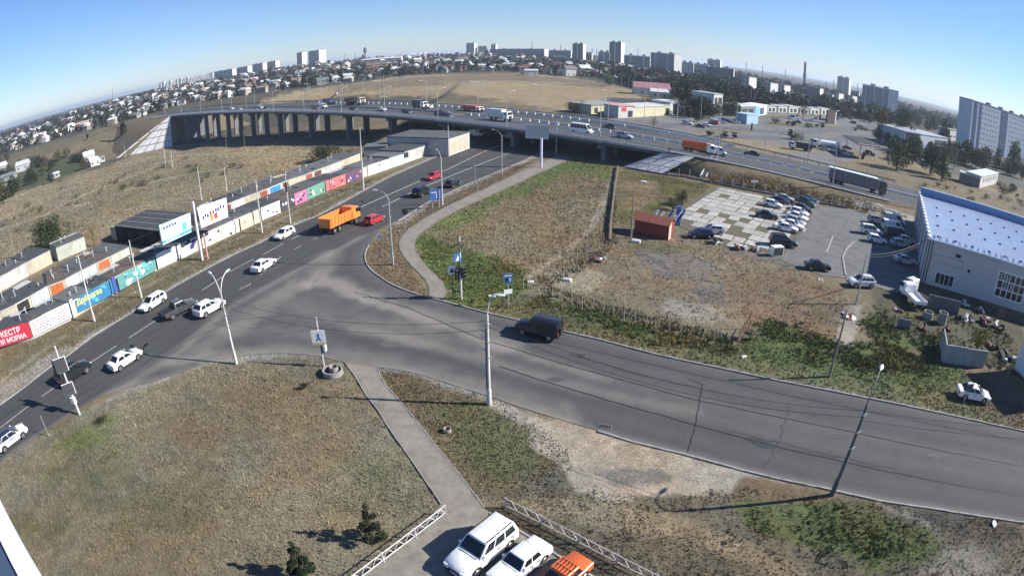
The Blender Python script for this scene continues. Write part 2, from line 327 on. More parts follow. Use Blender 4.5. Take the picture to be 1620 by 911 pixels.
# -- wide dry slope beyond the overpass
zp([(400,170),(560,150),(660,152),(800,160),(930,180),(1010,172),(1040,150),(990,138),(900,122),(780,115),(650,120),(540,135),(440,150)], (.235,.185,.108), 8, 14)
zp([(520,140),(660,122),(800,116),(960,132),(960,140),(800,132),(660,136),(540,148)], (.145,.115,.075), 8, 12, .9)
zp([(700,130),(900,130),(880,136),(740,138)], (.27,.22,.14), 8, 12, .5)
zl([(450,147),(560,133),(640,124),(720,119)], (.20,.175,.13), 3, 4, 2, .7)
zp([(60,250),(180,205),(255,188),(240,183),(120,214),(0,252),(0,262)], (.105,.095,.06), 5, 8)
def tint_at(x, y):
    r = np.hypot(x, y); az = np.degrees(np.arctan2(x, y))
    c = np.empty(x.shape + (3,)); c[...] = DRY
    far = sstep(230, 420, r)[..., None]; c = c*(1-far) + np.array(TOWN)*far
    lowland = (sstep(1800, 5000, r))[..., None]; c = c*(1-lowland) + np.array((.085,.085,.065))*lowland
    n1 = fbm(x/2.2, y/2.2, 11, 4) - .5; n2 = fbm(x/9, y/9, 31, 3) - .5
    for z in ZONES:
        P = z[1]; xs = [p[0] for p in P]; ys = [p[1] for p in P]; mg = 3*z[3] + 2*z[4] + 2 + (z[6] if z[0] == 'l' else 0)
        k = (x > min(xs)-mg) & (x < max(xs)+mg) & (y > min(ys)-mg) & (y < max(ys)+mg)
        if not k.any(): continue
        rg = (n1[k]*2.0 + n2[k])*z[4]
        s = (sdist(P, x[k], y[k]) if z[0] == 'p' else z[6] - ldist(P, x[k], y[k])) + rg
        m = sstep(-z[3]/2, z[3]/2, s)[..., None]*z[5]; c[k] = c[k]*(1-m) + np.array(z[2])*m
    b = 1 + .5*(fbm(x/.9, y/.9, 51, 3) - .5) + .45*n2; g = 1 + .25*(fbm(x/5, y/5, 71, 3) - .5)
    c = c*b[..., None]; c[..., 0] *= g; c[..., 2] *= 2 - g
    return np.clip(c, .01, .6)
_ang = np.concatenate([np.arange(-66, 66.01, .27), np.arange(72, 294 - 5.9, 6)])
_rad = np.concatenate([[3.0], np.geomspace(6, 620, 380), np.geomspace(660, 14000, 66)])
A_, R_ = np.meshgrid(np.radians(_ang), _rad); GX, GY = R_*np.sin(A_), R_*np.cos(A_)
near_n = (fbm(GX/1.7, GY/1.7, 91, 3) - .5)*.10*(R_ < 400)
GZ = T(GX, GY) - .03 - np.abs(near_n)*.6 + np.minimum(near_n, 0)*.2
nr, na = GX.shape; ii = np.arange(nr*na).reshape(nr, na); nx_ = np.roll(ii, -1, 1)
F_ = np.stack([ii[:-1], nx_[:-1], nx_[1:], ii[1:]], -1).reshape(-1, 4)[:, ::-1]
V_ = np.stack([GX, GY, GZ], -1).reshape(-1, 3)
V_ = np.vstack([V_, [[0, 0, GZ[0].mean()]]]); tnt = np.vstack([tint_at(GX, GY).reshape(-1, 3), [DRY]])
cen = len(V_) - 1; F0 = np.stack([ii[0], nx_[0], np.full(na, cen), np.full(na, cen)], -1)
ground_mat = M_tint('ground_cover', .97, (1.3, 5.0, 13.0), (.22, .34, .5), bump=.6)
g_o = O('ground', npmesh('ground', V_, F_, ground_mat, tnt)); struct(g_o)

# ---------------------------------------------------------------- roads: grids laid a little above the ground
asphalt = M_tint('asphalt', .9, (.5, 3.5, 22.0), (.10, .12, .25), bump=.06, spec=.25)
L_PX = [(-40,668),(0,641),(36.6,614.5),(80,580),(110,561),(146,532),(200,500),(280,451),(314,432),(373,401),(410,385),(462,357),(502,342),(545,319),(610,283),(709,240),(742,228)]
R_PX = [(-40,758),(15,719),(49,695),(136,639),(200,603),(280,553),(360,492),(436,446),(482,423),(524,400),(575,374),(630,351),(676,322),(726,299),(793,270.6),(826,257),(852,244)]
def line_w(px, z=0): return [(p.x, p.y) for p in (at_z(a, b, z) for a, b in px)]
def extend(P, dist):
    d = (P[-1] - P[-3]); d = d/np.linalg.norm(d); return np.vstack([P, P[-1] + d*dist])
AVL = smooth_line(resample(extend(smooth_line(resample(line_w(L_PX), 60), 6), 260), 260), 4)
AVR = smooth_line(resample(extend(smooth_line(resample(line_w(R_PX), 60), 6), 260), 260), 4)
def strip(A, B, n, z, tintf, name, mat, extra=0.0):
    u = np.linspace(0, 1, n); X = A[:, None, :]*(1-u[None, :, None]) + B[:, None, :]*u[None, :, None]
    x, y = X[..., 0], X[..., 1]; zz = np.full(x.shape, z) if np.isscalar(z) else np.repeat(z[:, None], n, 1); m, k = x.shape; ii = np.arange(m*k).reshape(m, k)
    F = np.stack([ii[:-1,:-1], ii[:-1,1:], ii[1:,1:], ii[1:,:-1]], -1).reshape(-1, 4)
    t = tintf(x, y, np.broadcast_to(u, x.shape)) if tintf else np.full(x.shape + (3,), .06)
    V = np.stack([x, y, zz], -1).reshape(-1, 3)
    a, b, c = V[F[0,0]], V[F[0,1]], V[F[0,2]]
    if np.cross(b-a, c-a)[2] < 0: F = F[:, ::-1]
    return struct(O(name, npmesh(name, V, F, mat, t.reshape(-1, 3))))
def cgrey(v): w = np.clip((v-.06)/.08, 0, 1); return np.stack([v*(.99+.13*w), v*(.995+.05*w), v*(1.02-.10*w)], -1)
def wear_lines(x, y, base, lines):
    for px, w, dv in lines:
        P = [(p.x, p.y) for p in (at_z(a, b, 0) for a, b in px)]
        d = ldist(P, x, y) + (fbm(x/1.5, y/1.5, 3, 3) - .5)*w*.9; base = base + dv*(1 - sstep(0, w, d))
    return base
DUST = [([(0,735),(126,652),(200,610),(280,560),(360,487),(436,446),(524,400),(575,374)], 1.3, .05),
        ([(280,572),(360,560),(450,552),(520,556),(600,572),(690,592),(780,618),(900,660)], 2.0, .055),
        ([(520,405),(500,440),(560,465),(640,490),(720,510),(800,545)], 3.2, .06), ([(500,440),(440,470),(400,500),(300,560)], 3.0, .045),
        ([(575,475),(650,495),(740,530),(830,562),(960,600)], 1.1, .045), ([(560,520),(680,545),(770,570),(900,610),(1100,650)], 1.4, .035),
        ([(577,470),(520,450),(470,450)], 2.2, .045), ([(430,470),(520,500),(620,520),(700,540)], 2.6, .03), ([(340,520),(420,520),(500,530)], 2.4, .035)]
def av_t(x, y, u):
    b = .060 + .004*np.cos(u*2*math.pi*8) + .010*(fbm(x/7, y/7, 21, 4)-.5) - .006*np.exp(-((u-.3)/.12)**2)
    b = b + .03*np.exp(-(u/.035)**2) + .02*np.exp(-((1-u)/.04)**2)
    return cgrey(np.clip(wear_lines(x, y, b, DUST), .025, .2))
strip(AVL, AVR, 49, .012, av_t, 'avenue', asphalt)
C_PX = [(60,610),(120,640),(195,614.5),(244,602),(300,584),(329,571),(390,561.5),(450,558),(499,562),(548,573),(594,580),(651,587.5),(699,603),(770,625),(804,637.5),(902,668),(946,680),(999,696),(1080,715.5),(1122,727),(1185,744),(1244,758),(1300,769),(1393,790),(1476,802),(1564,816),(1640,827)]
D_PX = [(560,335),(600,366),(584,388),(577,400),(578,415),(587,429),(621,452),(657.5,466),(696,475.5),(731,485),(767,495),(816,506),(884,523),(962,541),(1035,561),(1140,583),(1217.5,600),(1315,619),(1417.5,639),(1522,661),(1640,687)]
SDA = smooth_line(resample(extend(resample(line_w(C_PX), 140), 40), 220), 2); SDB = smooth_line(resample(extend(resample(line_w(D_PX), 140), 40), 220), 2)
def side_t(x, y, u):
    b = .075 + .006*np.cos(u*2*math.pi*5+1) + .012*(fbm(x/6, y/6, 41, 4)-.5) + .010*np.exp(-((u-.48)/.10)**2) - .008*np.exp(-((u-.2)/.1)**2) - .006*np.exp(-((u-.8)/.12)**2)
    b = b + .045*np.exp(-(u/.03)**2) + .02*np.exp(-((1-u)/.03)**2)
    return cgrey(np.clip(wear_lines(x, y, b, DUST), .03, .2))
strip(SDA, SDB, 45, .004, side_t, 'side_street', asphalt)
# lane paint, seams with painted wire shadows, kerbs
paint = M('road_paint', (.42,.42,.41), .8, var=.45, sc=3.0); tar_shade = M('tar_and_wire_shade', (.012,.012,.014), .6)
kerb_m = M('kerb_concrete', (.28,.27,.25), .9, var=.3, sc=1.5, bump=.2, stain=.5)
def ribbon(P, w, z, name, mat, dash=None, parent=None):
    P = np.asarray(P, float)[:, :2]; t = np.gradient(P, axis=0); t /= np.linalg.norm(t, axis=1)[:, None] + 1e-9; nrm = np.stack([-t[:,1], t[:,0]], 1)
    mb = MB(); s = 0
    for i in range(len(P)-1):
        L_ = np.linalg.norm(P[i+1]-P[i]); s += L_
        if dash and (s % (dash[0]+dash[1])) > dash[0]: continue
        a, b, c, d = P[i]-nrm[i]*w/2, P[i]+nrm[i]*w/2, P[i+1]+nrm[i+1]*w/2, P[i+1]-nrm[i+1]*w/2
        mb.quad(*[(q[0], q[1], z) for q in (a, d, c, b)])
    return struct(mb.obj(name, mat, parent))
def mid(u): return AVL*(1-u) + AVR*u
def clipd(P, d0, d1): d = P[:, 1]; return P[(d > d0) & (d < d1)]
ribbon(clipd(smooth_line(resample(line_w([(0,677),(32,652),(90,610),(141,575),(205,534),(300,473),(370,426),(421,400),(462,378),(500,359)]), 160), 3), 0, 500), .13, .017, 'lane_line', paint, (5, 2.0))
ribbon(smooth_line(resample(line_w([(565,331),(579,324),(620,306),(668,285),(711,267),(760,243),(790,230)]), 120), 3), .22, .017, 'lane_line', paint)
ribbon(smooth_line(resample(line_w([(605,327),(616,322),(640,310),(668,297),(735,270),(812,240)]), 120), 3), .22, .017, 'lane_line', paint)
ribbon(resample(line_w([(330,478),(358,467),(394,451),(446,404.5),(502,376.5)]), 60), .12, .017, 'lane_line', paint, (2, 3))
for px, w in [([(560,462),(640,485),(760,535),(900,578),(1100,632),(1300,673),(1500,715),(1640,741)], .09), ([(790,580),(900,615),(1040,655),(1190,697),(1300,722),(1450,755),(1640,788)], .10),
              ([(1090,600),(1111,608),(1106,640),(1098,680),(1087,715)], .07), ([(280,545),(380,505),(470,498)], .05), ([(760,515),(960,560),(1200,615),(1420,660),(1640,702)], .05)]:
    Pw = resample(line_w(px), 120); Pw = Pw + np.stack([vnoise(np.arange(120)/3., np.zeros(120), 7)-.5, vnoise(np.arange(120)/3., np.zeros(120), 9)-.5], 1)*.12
    ribbon(Pw, w, .0205, 'tar_and_wire_shade', tar_shade)  # dark strips: asphalt seams, some of them overhead-wire shadows painted in
_rs = random.Random(31)
for px, w in [([(600,480),(560,500),(500,520),(430,530)],.03),([(300,500),(350,515),(420,520)],.03),([(1250,640),(1235,690),(1210,740)],.028),([(900,560),(1000,590),(1100,612)],.035),([(1150,680),(1280,712),(1420,742)],.03),([(640,330),(690,305),(740,280)],.03)]:
    Pw = resample(line_w(px), 60); Pw = Pw + np.stack([vnoise(np.arange(60)/2., np.zeros(60), 17)-.5, vnoise(np.arange(60)/2., np.zeros(60), 19)-.5], 1)*.35; ribbon(Pw, w, .0202, 'road_crack', tar_shade)
for cx_, cy_, rx, ry, dk in ((620,545,22,5,1),(880,600,18,4,0),(1330,690,22,4,0),(1480,720,18,4,1),(540,500,16,4,1)):
    W = line_w([(cx_ + rx*math.cos(a)*_rs.uniform(.7,1.1), cy_ + ry*math.sin(a)*_rs.uniform(.7,1.1)) for a in np.linspace(0, 2*math.pi, 12)[:-1]]); m_ = MB(); m_.add([(x, y, .0188) for x, y in W], [tuple(range(len(W)))]); struct(m_.obj('asphalt_patch', M('road_patch_%d' % dk, ((.068,.068,.070),(.088,.087,.085))[dk], .9, var=.2, sc=6)))
for px in ([(1178,694),(1188,691),(1205,694),(1226,705),(1228,708),(1210,709),(1196,704)],):
    mb = MB(); W = line_w(px); mb.add([(x, y, .0185) for x, y in W], [tuple(range(len(W)))]); struct(mb.obj('asphalt_patch', M('dark_patch', (.035,.036,.04), .8)))
def kerb(px, name='kerb', h=.14, w=.16, off=.08, z0=-.1, n=None):
    P = np.array(line_w(px)) if not isinstance(px, np.ndarray) else px
    d = np.linalg.norm(np.diff(P, axis=0), axis=1).sum(); P = resample(P, n or int(d/1.0)+2); mb = MB()
    t = np.gradient(P, axis=0); t /= np.linalg.norm(t, axis=1)[:, None]; nr_ = np.stack([-t[:,1], t[:,0]], 1)
    for i in range(len(P)-1):
        a, b = P[i] + t[i]*.008, P[i+1] - t[i+1]*.008; hh = h + random.uniform(-.02, .015)
        mb.loft([[(*(q - nn*w/2), z0), (*(q + nn*w/2), z0), (*(q + nn*w/2), hh), (*(q - nn*w/2), hh)] for q, nn in ((a, nr_[i]), (b, nr_[i+1]))])
    return struct(mb.obj(name, kerb_m))
kerb(smooth_line(resample(np.array(line_w(D_PX[2:])), 90), 2))
kerb(L_PX[1:-1], h=.10); kerb([(630,350),(676,321),(726,298),(793,269.6),(826,256),(852,243)], h=.1)
kerb([(946,682),(999,698),(1080,717.5),(1122,729),(1185,746),(1244,760),(1300,771),(1393,792),(1476,804),(1564,818),(1640,829)], h=.07)
# paved paths and the forecourt
pav = M_tint('path_paving', .9, (.8, 12.0), (.2, .22), bump=.08)
def path(Lp, Rp, name, base=.17, z=.024, n=80, k=13):
    a, b = resample(smooth_line(resample(line_w(Lp), 40), 2), n), resample(smooth_line(resample(line_w(Rp), 40), 2), n)
    def tf(x, y, u):
        v = base*(1 + .35*(fbm(x/1.2, y/1.2, 61, 4)-.5) - .18*np.exp(-(u/.1)**2) - .18*np.exp(-((1-u)/.1)**2)); return np.stack([v*1.09, v*.99, v*.85], -1)
    strip(a, b, k, z, tf, name, pav); return a, b
pl1 = path([(880,246),(760,302),(709,325),(660,352),(637,368),(627,388),(643,414),(676,444),(686,457),(678,468)], [(912,248),(785,306),(735,328),(690,352),(660,372),(653,391),(676,424),(716,457),(712,465),(703,474)], 'pavement', .195)
pl2 = path([(545,573),(563,596),(577.5,623),(597,647),(621,686),(646,720),(672.5,759),(698,797)], [(597,581),(607,606),(636,637.5),(660,667),(687,701),(715,735),(747,777),(766,803)], 'path', .20)
for Pk in (pl2[0], pl2[1]): kerb(resample(Pk, 40), 'path_kerb', h=.06, w=.08)
lot = line_w([(698,797),(732,790),(766,804),(790,822),(850,853),(890,881),(939,909),(985,945),(900,1100),(560,1100),(420,1000),(560,918),(640,862)])
mb = MB(); mb.add([(x, y, .019) for x, y in lot], [tuple(range(len(lot)))]); struct(mb.obj('forecourt', M('forecourt_concrete', (.20,.185,.155), .9, var=.3, sc=1.3, bump=.1, stain=.35)))
kerb(resample(np.array(line_w([(775,812),(810,833),(850,856),(890,884),(939,913),(975,940)])), 24), 'path_kerb', h=.1)
# ---------------------------------------------------------------- the highway: embankments, deck, piers
HW = [(-558,428,-8.2),(-505,451,-7),(-450,461,-5.6),(-390,444,-2.9),(-322,399,1.2),(-273,367,4.3),(-225,335,6),(-179,306,6),(-128,271,6),(-80,232,6),(-58,214.5,6),(-36,193,6),(-15,173.5,6),(4,155,6),(23.5,139.8,5.5),(38,133.3,4.6),(49,130.3,3.8),(65.5,125,2.2),(75,122,1.4),(89,115,.5),(105,107,.12),(140,92,.08),(200,66,.08),(300,15,.08)]
hp = np.array(HW, float); HN = smooth_line(resample(smooth_line(resample(hp, 60), 1), 420), 6)
_t = np.gradient(HN[:, :2], axis=0); _t /= np.linalg.norm(_t, axis=1)[:, None]; HNRM = np.stack([-_t[:,1], _t[:,0]], 1)   # points away from the camera side (left of travel)
if HNRM[200] @ np.array([.6,.8]) < 0: HNRM = -HNRM
HS = np.r_[0, np.cumsum(np.linalg.norm(np.diff(HN[:, :2], axis=0), axis=1))]
def hw(s, off, dz=0):
    """point on the highway: distance along, offset from the near edge"""
    x, y, z = (np.interp(s, HS, HN[:, i]) for i in range(3)); n = np.array([np.interp(s, HS, HNRM[:, i]) for i in range(2)]); n /= np.linalg.norm(n)
    return Vector((x + n[0]*off, y + n[1]*off, z + dz))
def hw_dir(s): a, b = hw(s-1, 0), hw(s+1, 0); return math.atan2(b.y-a.y, b.x-a.x)
def hs_of(x, y): return float(HS[np.argmin((HN[:,0]-x)**2 + (HN[:,1]-y)**2)])
def hs_px(px, py, off, dz=0):
    """distance along at which the line at this offset is seen in this pixel column"""
    best = None
    for s in np.arange(60, HS[-1]-5, 1.0):
        p = hw(s, off, dz); d = p - Vector((0,0,CAM_H)); r = d.normalized(); q = ray(px, py); e = (r.x/r.y - q.x/q.y)**2
        if best is None or e < best[0]: best = (e, s)
    return best[1]
S_L, S_R = hs_of(-225, 335), hs_of(36, 134)
HWID = 30.0
hw_mat = M_tint('highway_asphalt', .85, (.3, 9.0), (.14, .18), bump=.04, spec=.3)
def hw_t(x, y, u):
    b = .066 + .008*np.cos(u*2*math.pi*8) + .012*(fbm(x/8, y/8, 81, 3)-.5); b = b + .07*np.exp(-((u-.47)/.012)**2); return cgrey(b)
def off_line(off, sel=None):
    P = HN[:, :2] + HNRM*off; return P if sel is None else P[sel]
out_r, out_l = HS > S_R + .5, HS < S_L - .5
strip(off_line(0), off_line(HWID), 31, HN[:, 2] + .03, hw_t, 'highway', hw_mat)
# embankment bodies either side of the bridge
emb_mat = M_tint('embankment_cover', .97, (1.2, 7.0), (.3, .5), bump=.4)
for sel in (out_l, out_r):
    i = np.where(sel)[0]; n_ = len(i); z = HN[i, 2]; tn = T(*(HN[i, :2]).T); hgt = np.maximum(z - tn, .0)
    dq = np.where(HS[i] > S_L, (HS[i]-S_R)/22., (S_L-HS[i])/55.); kq = np.where(HS[i] > S_L, .12, 1.9) + np.where(HS[i] > S_L, 1.78, 0)*np.clip(dq, 0, 1)
    rows = []
    for off, zz in ((-kq*hgt - 1.0, None), (-.5*kq*hgt - .95, 'mid'), (-.9 + 0*hgt, z - .03), (HWID + .9 + 0*hgt, z - .03), (HWID + 1.2 + 1.9*hgt, None)):
        P = HN[i, :2] + HNRM[i]*off[:, None]; tz = T(P[:, 0], P[:, 1]) - .25
        if isinstance(zz, str): zq = (z - .03 + tz)/2 + .15*np.sin(HS[i]/5.)
        else: zq = tz if zz is None else np.maximum(zz, tz)
        rows.append(np.column_stack([P, zq]))
    e0 = 0 if HS[i[0]] > S_L else n_ - 1; capv = [rw[e0] for rw in rows]; MBc = MB(); MBc.add([tuple(q) for q in capv] + [(rows[4][e0][0], rows[4][e0][1], capv[0][2]-2), (rows[0][e0][0], rows[0][e0][1], capv[0][2]-2)], [tuple(range(7))]); struct(MBc.obj('embankment_end', M('bank_end', (.15,.122,.078), .95, var=.3)))
    V = np.stack(rows, 1); kk = V.shape[1]; ii = np.arange(n_*kk).reshape(n_, kk)
    F = np.stack([ii[:-1,:-1], ii[:-1,1:], ii[1:,1:], ii[1:,:-1]], -1).reshape(-1, 4); V = V.reshape(-1, 3)
    t = np.array((.15,.122,.078))*(.75 + .5*fbm(V[:,0]/4, V[:,1]/4, 15, 3))[:, None]
    struct(O('embankment', npmesh('embankment', V, F[:, ::-1], emb_mat, t)))
conc = M('bridge_concrete', (.15,.155,.16), .85, var=.15, sc=.6, bump=.1, stain=.4); conc_d = M('bridge_beam', (.14,.15,.165), .85, var=.2, sc=.5, stain=.4)
steel = M('galvanised_steel', (.42,.43,.44), .5, .6, var=.1); white_c = M('whitewashed_concrete', (.62,.61,.58), .8, var=.15, sc=2, stain=.3)
bridge = thing('overpass', 'long concrete road overpass on rectangular piers crossing the avenue', 'bridge', (0,0,0))
ss = np.arange(S_L, S_R, 6.0); ss = np.append(ss, S_R)
def sweep(prof, s_arr, dz=0):
    """prof: list of (offset, z) swept along the highway"""
    return [[hw(s, o, z) for o, z in prof] for s in s_arr]
mb = MB(); mb.loft(sweep([(-.5,-.02),(-.5,-.42),(.6,-.55),(1.2,-1.5),(12.6,-1.5),(13.3,-.5),(13.6,-.02)], ss)); mb.loft(sweep([(14.2,-.02),(14.4,-.5),(15.2,-1.5),(29,-1.5),(29.6,-.5),(30.5,-.4),(30.5,-.02)], ss)); mb.obj('deck', conc_d, bridge)
mb = MB(); mb.loft(sweep([(-.55,.12),(-.55,-.45),(-.50,-.45),(-.50,.12)], ss)); mb.obj('fascia', M('bridge_fascia', (.36,.39,.42), .7, var=.15, sc=.5, stain=.3), bridge)
bents = list(np.arange(S_R - 17, S_L + 10, -29.6))
for q, s in enumerate(bents):
    p = hw(s, 15); tw = hw_dir(s)
    for off in (3.0, 11.5, 24.5):
        a = hw(s, off); b_ = MB(); b_.box(-.6, .6, -1.2, 1.2, T1(a.x, a.y) - 1.5, a.z - 2.2); o = b_.obj('pier', conc, bridge, (a.x, a.y, 0)); o.rotation_euler.z = tw
    for o0, o1 in ((0.6, 12.8), (15.4, 28.8)):
        m_ = hw(s, (o0+o1)/2, -1.95); c_ = MB(); c_.box(-1.1, 1.1, -(o1-o0)/2, (o1-o0)/2, -.35, .43, top=(1, 1)); o = c_.obj('pier_cap', conc, bridge, m_); o.rotation_euler.z = tw
mb = MB()
for s in bents:
    for k in (0,):
        a, b = hw(s - .12, -.58, -.46), hw(s + .12, -.58, -.46); mb.loft([[a, b, b + Vector((0,0,.6)), a + Vector((0,0,.6))], [q + Vector((-.02,-.02,0)) for q in (a, b, b + Vector((0,0,.6)), a + Vector((0,0,.6)))]])
stuff(mb.obj('expansion_joint', M('joint_dark', (.03,.03,.033), .9), bridge))
# railing on the near edge: rails and posts
mb = MB(); sr = np.arange(S_L - 40, S_R, 1.6)
for k_, z in ((0, 1.1), (0, .65)):
    for a, b in zip(sr[:-1:3], sr[3::3]): mb.bar(hw(a, -.3, z), hw(b, -.3, z), .07, .09)
for s in sr: p = hw(s, -.3); mb.box(p.x-.06, p.x+.06, p.y-.06, p.y+.06, p.z+.05, p.z+1.12)
mb.obj('railing', M('rail_paint', (.48,.52,.55), .6, .2, var=.1), bridge)
mb = MB()
for a, b in zip(sr[:-1:2], sr[2::2]): mb.bar(hw(a, .35, .72), hw(b, .35, .72), .05, .32); p = hw(a, .35); mb.box(p.x-.05, p.x+.05, p.y-.05, p.y+.05, p.z, p.z+.7)
mb.obj('crash_rail', steel, bridge)
mb = MB(); fr = np.arange(S_L - 30, S_R + 70, 4.0)
for z in (1.0, .6):
    for a, b in zip(fr[:-1], fr[1:]): mb.bar(hw(a, HWID + .2, z), hw(b, HWID + .2, z), .08, .3 if z > .9 else .1)
for s in fr: p = hw(s, HWID + .2); mb.box(p.x-.06, p.x+.06, p.y-.06, p.y+.06, p.z, p.z+1.1)
mb.obj('far_railing', M('far_rail_paint', (.10,.11,.13), .6, .3, var=.1), bridge)
# abutments
for s, sg in ((S_L, -1), (S_R, 1)):
    a, b = hw(s, -.6), hw(s, HWID + .6); mb = MB(); g0 = min(T1(a.x, a.y), T1(b.x, b.y)) - 1
    d = Vector((math.cos(hw_dir(s)), math.sin(hw_dir(s)), 0))*1.5*sg
    mb.prism([a, b, b + d, a + d], g0, a.z - .1); mb.obj('abutment', conc_d, bridge)
slab_m = M('slope_slab', (.50,.50,.49), .9, var=.2, sc=.7, bump=.1, stain=.4)
def slope_slabs(P0, P1, Q1, Q0, nu, nv, name='slope_paving'):
    """paved slope split into slabs; P edge at the foot, Q edge at the top"""
    root = struct(O(name, MB().quad(P0 - Vector((0,0,.15)), P1 - Vector((0,0,.15)), Q1 - Vector((0,0,.15)), Q0 - Vector((0,0,.15))).mesh(name, conc)))
    n = (P1-P0).cross(Q0-P0).normalized(); n = n if n.z > 0 else -n
    for i in range(nu):
        for j in range(nv):
            g = .012; u0, u1, v0, v1 = i/nu + g, (i+1)/nu - g, j/nv + g, (j+1)/nv - g
            def pt(u, v): return P0*(1-u)*(1-v) + P1*u*(1-v) + Q1*u*v + Q0*(1-u)*v
            b = [pt(u0,v0), pt(u1,v0), pt(u1,v1), pt(u0,v1)]; hh = n*random.uniform(.03, .07); m_ = MB(); m_.loft([[q - n*.1 for q in b], [q + hh for q in b]]); m_.obj('slab', slab_m, root)
a0, a1 = hw(S_R, -.6), hw(S_R - 2, 12)
slope_slabs(at(985,263.5), at(1046,275), hw(S_R + 7, -1.3, .0), hw(S_R - .8, -.9, -.5), 3, 3)
cL = hw(S_L - .5, -1.0, .02); FL = at(182,252); rd_ = Vector((cL.x, cL.y, 0)).normalized(); FR = cL - rd_*24; FR.z = T1(FR.x, FR.y) - .1
slope_slabs(FL, FR, cL + Vector((.3,.2,0)), cL, 6, 5)
fe = hw(S_L - 1, -1.9*18.3 - 1); fe.z = T1(fe.x, fe.y) - .2; bk_m = M('bank_end', (.15,.122,.078), .95, var=.3); mb = MB(); mb.add([cL - Vector((0,0,.05)), fe, FL - Vector((0,0,.1))], [(0,1,2)]); mb.add([cL - Vector((0,0,.05)), FR, hw(S_L, 10, -8)], [(0,1,2)], 0); struct(mb.obj('embankment', bk_m))
# stair up the bank
st = thing('embankment_stair', 'narrow concrete stair with rails climbing the highway bank', 'stairs', at(1112,281)); p1 = st.location.copy(); p2 = at_z(1131,249,3.9)
mb = MB(); 
for i in range(12): q = p1.lerp(p2, i/12.) - p1; mb.box(q.x-.7, q.x+.7, q.y-.2, q.y+.35, q.z-.3, q.z+.2)
mb.obj('steps', conc, st)
for sx in (-.75, .75): MB().bar(Vector((sx,0,.3)), p2 - p1 + Vector((sx,0,.3)), .2, .35).obj('side_beam', white_c, st)
# median blocks
def block_run(s0, s1, off, Lb, gap, label, gname, h=.8):
    s = s0; proto = None
    while s < s1:
        p = hw(s + Lb/2, off, .03); rz = hw_dir(s + Lb/2); dz = hw(s + Lb, off).z - hw(s, off).z
        if proto is None:
            m_ = MB(); m_.loft([[(x,-.28,0),(x,.28,0),(x,.22,.2),(x,.1,h),(x,-.1,h),(x,-.22,.2)] for x in (-Lb/2, Lb/2)]); proto = m_.mesh('barrier_block', white_c)
        o = O('barrier_block', proto, None, p, rz); o.rotation_euler = (0, -math.atan2(dz, Lb), rz); tag(o, label, 'barrier', gname); s += Lb + gap
s_a, s_b = hs_px(735,178,14), hs_px(1300,270,14)
block_run(s_a, s_b, 14.0, 3.0, .7, 'whitewashed concrete barrier block between the two overpass carriageways', 'barrier blocks along the highway median')
mb = MB(); mb.loft(sweep([(13.75,0),(14.25,0),(14.15,.75),(13.85,.75)], np.arange(s_b + 1, HS[-1] - 20, 8))); mb.obj('median_wall', white_c); tag(bpy.data.objects['median_wall'], 'long low whitewashed concrete wall between the highway carriageways beyond the overpass', 'barrier')
mb = MB(); mb.loft(sweep([(13.8,0),(14.2,0),(14.2,.7),(13.8,.7)], np.arange(S_L - 60, s_a - 2, 8))); tag(mb.obj('median_wall', M('grey_barrier', (.3,.32,.34), .8)), 'low grey barrier between the carriageways on the far left part of the overpass', 'barrier')
block_run(hs_px(500,154,29), hs_px(1160,228,27), 29.0, 3.0, .8, 'pale concrete barrier block along the far edge of the overpass', 'barrier blocks along the far edge of the overpass', .85)
# near roadside guard rail beyond the bridge
mb = MB(); gr_ = np.arange(S_R + 1, hs_of(92,113), 3.0)
for a, b in zip(gr_[:-1], gr_[1:]): mb.bar(hw(a, -.3, .62), hw(b, -.3, .62), .06, .32); mb.bar(hw(a, -.9, .12), hw(b, -.9, .12), .3, .2); p = hw(a, -.3); mb.box(p.x-.06, p.x+.06, p.y-.06, p.y+.06, p.z-.2, p.z+.7)
tag(mb.obj('guard_rail', M('pale_guard_rail', (.5,.5,.48), .6, .2)), 'pale steel guard rail on the highway edge above the grassy bank', 'guard rail')
for z_, off in ((-.0, 14.0),):
    pass
# edge lines on the deck
for off in (1.1, 12.9, 15.2, 28.3): 
    P = off_line(off); mb = MB(); n0 = HNRM
    for i in range(len(P)-1):
        a, b = HN[i], HN[i+1]; q = lambda j, d: (HN[j,0]+HNRM[j,0]*(off+d), HN[j,1]+HNRM[j,1]*(off+d), HN[j,2]+.042)
        mb.quad(q(i,0), q(i,.18), q(i+1,.18), q(i+1,0))
    struct(mb.obj('lane_line', paint))
# ---------------------------------------------------------------- vehicles
rubber = M('tyre_rubber', (.018,.018,.018), .85, var=.1); rim_m = M('wheel_rim', (.38,.38,.39), .35, .8, var=.05); glass = M('car_glass', (.012,.015,.02), .06, var=.05, spec=.6)
trim = M('black_trim', (.02,.02,.022), .6, var=.1); lamp_w = M('headlamp', (.7,.72,.74), .15, var=.05, spec=.7); lamp_r = M('tail_lamp', (.32,.02,.02), .25, var=.05, spec=.6); plate_m = M('number_plate', (.65,.65,.62), .5, var=.05)
PAINT = dict(white=(.78,.78,.77), silver=(.42,.43,.45), black=(.014,.015,.018), grey=(.06,.064,.07), red=(.42,.025,.03), orange=(.60,.13,.035), blue=(.03,.06,.18), green=(.05,.09,.07), darkblue=(.02,.028,.06), beige=(.5,.46,.38), dumporange=(.75,.22,.05), cream=(.6,.55,.42), brown=(.12,.06,.045), palegrey=(.55,.56,.57))
def pm(c): return M('paint_' + c, PAINT[c], .30, .15 if c in ('silver','grey') else 0, var=.06, sc=.8, coat=.5, spec=.45, stain=0)
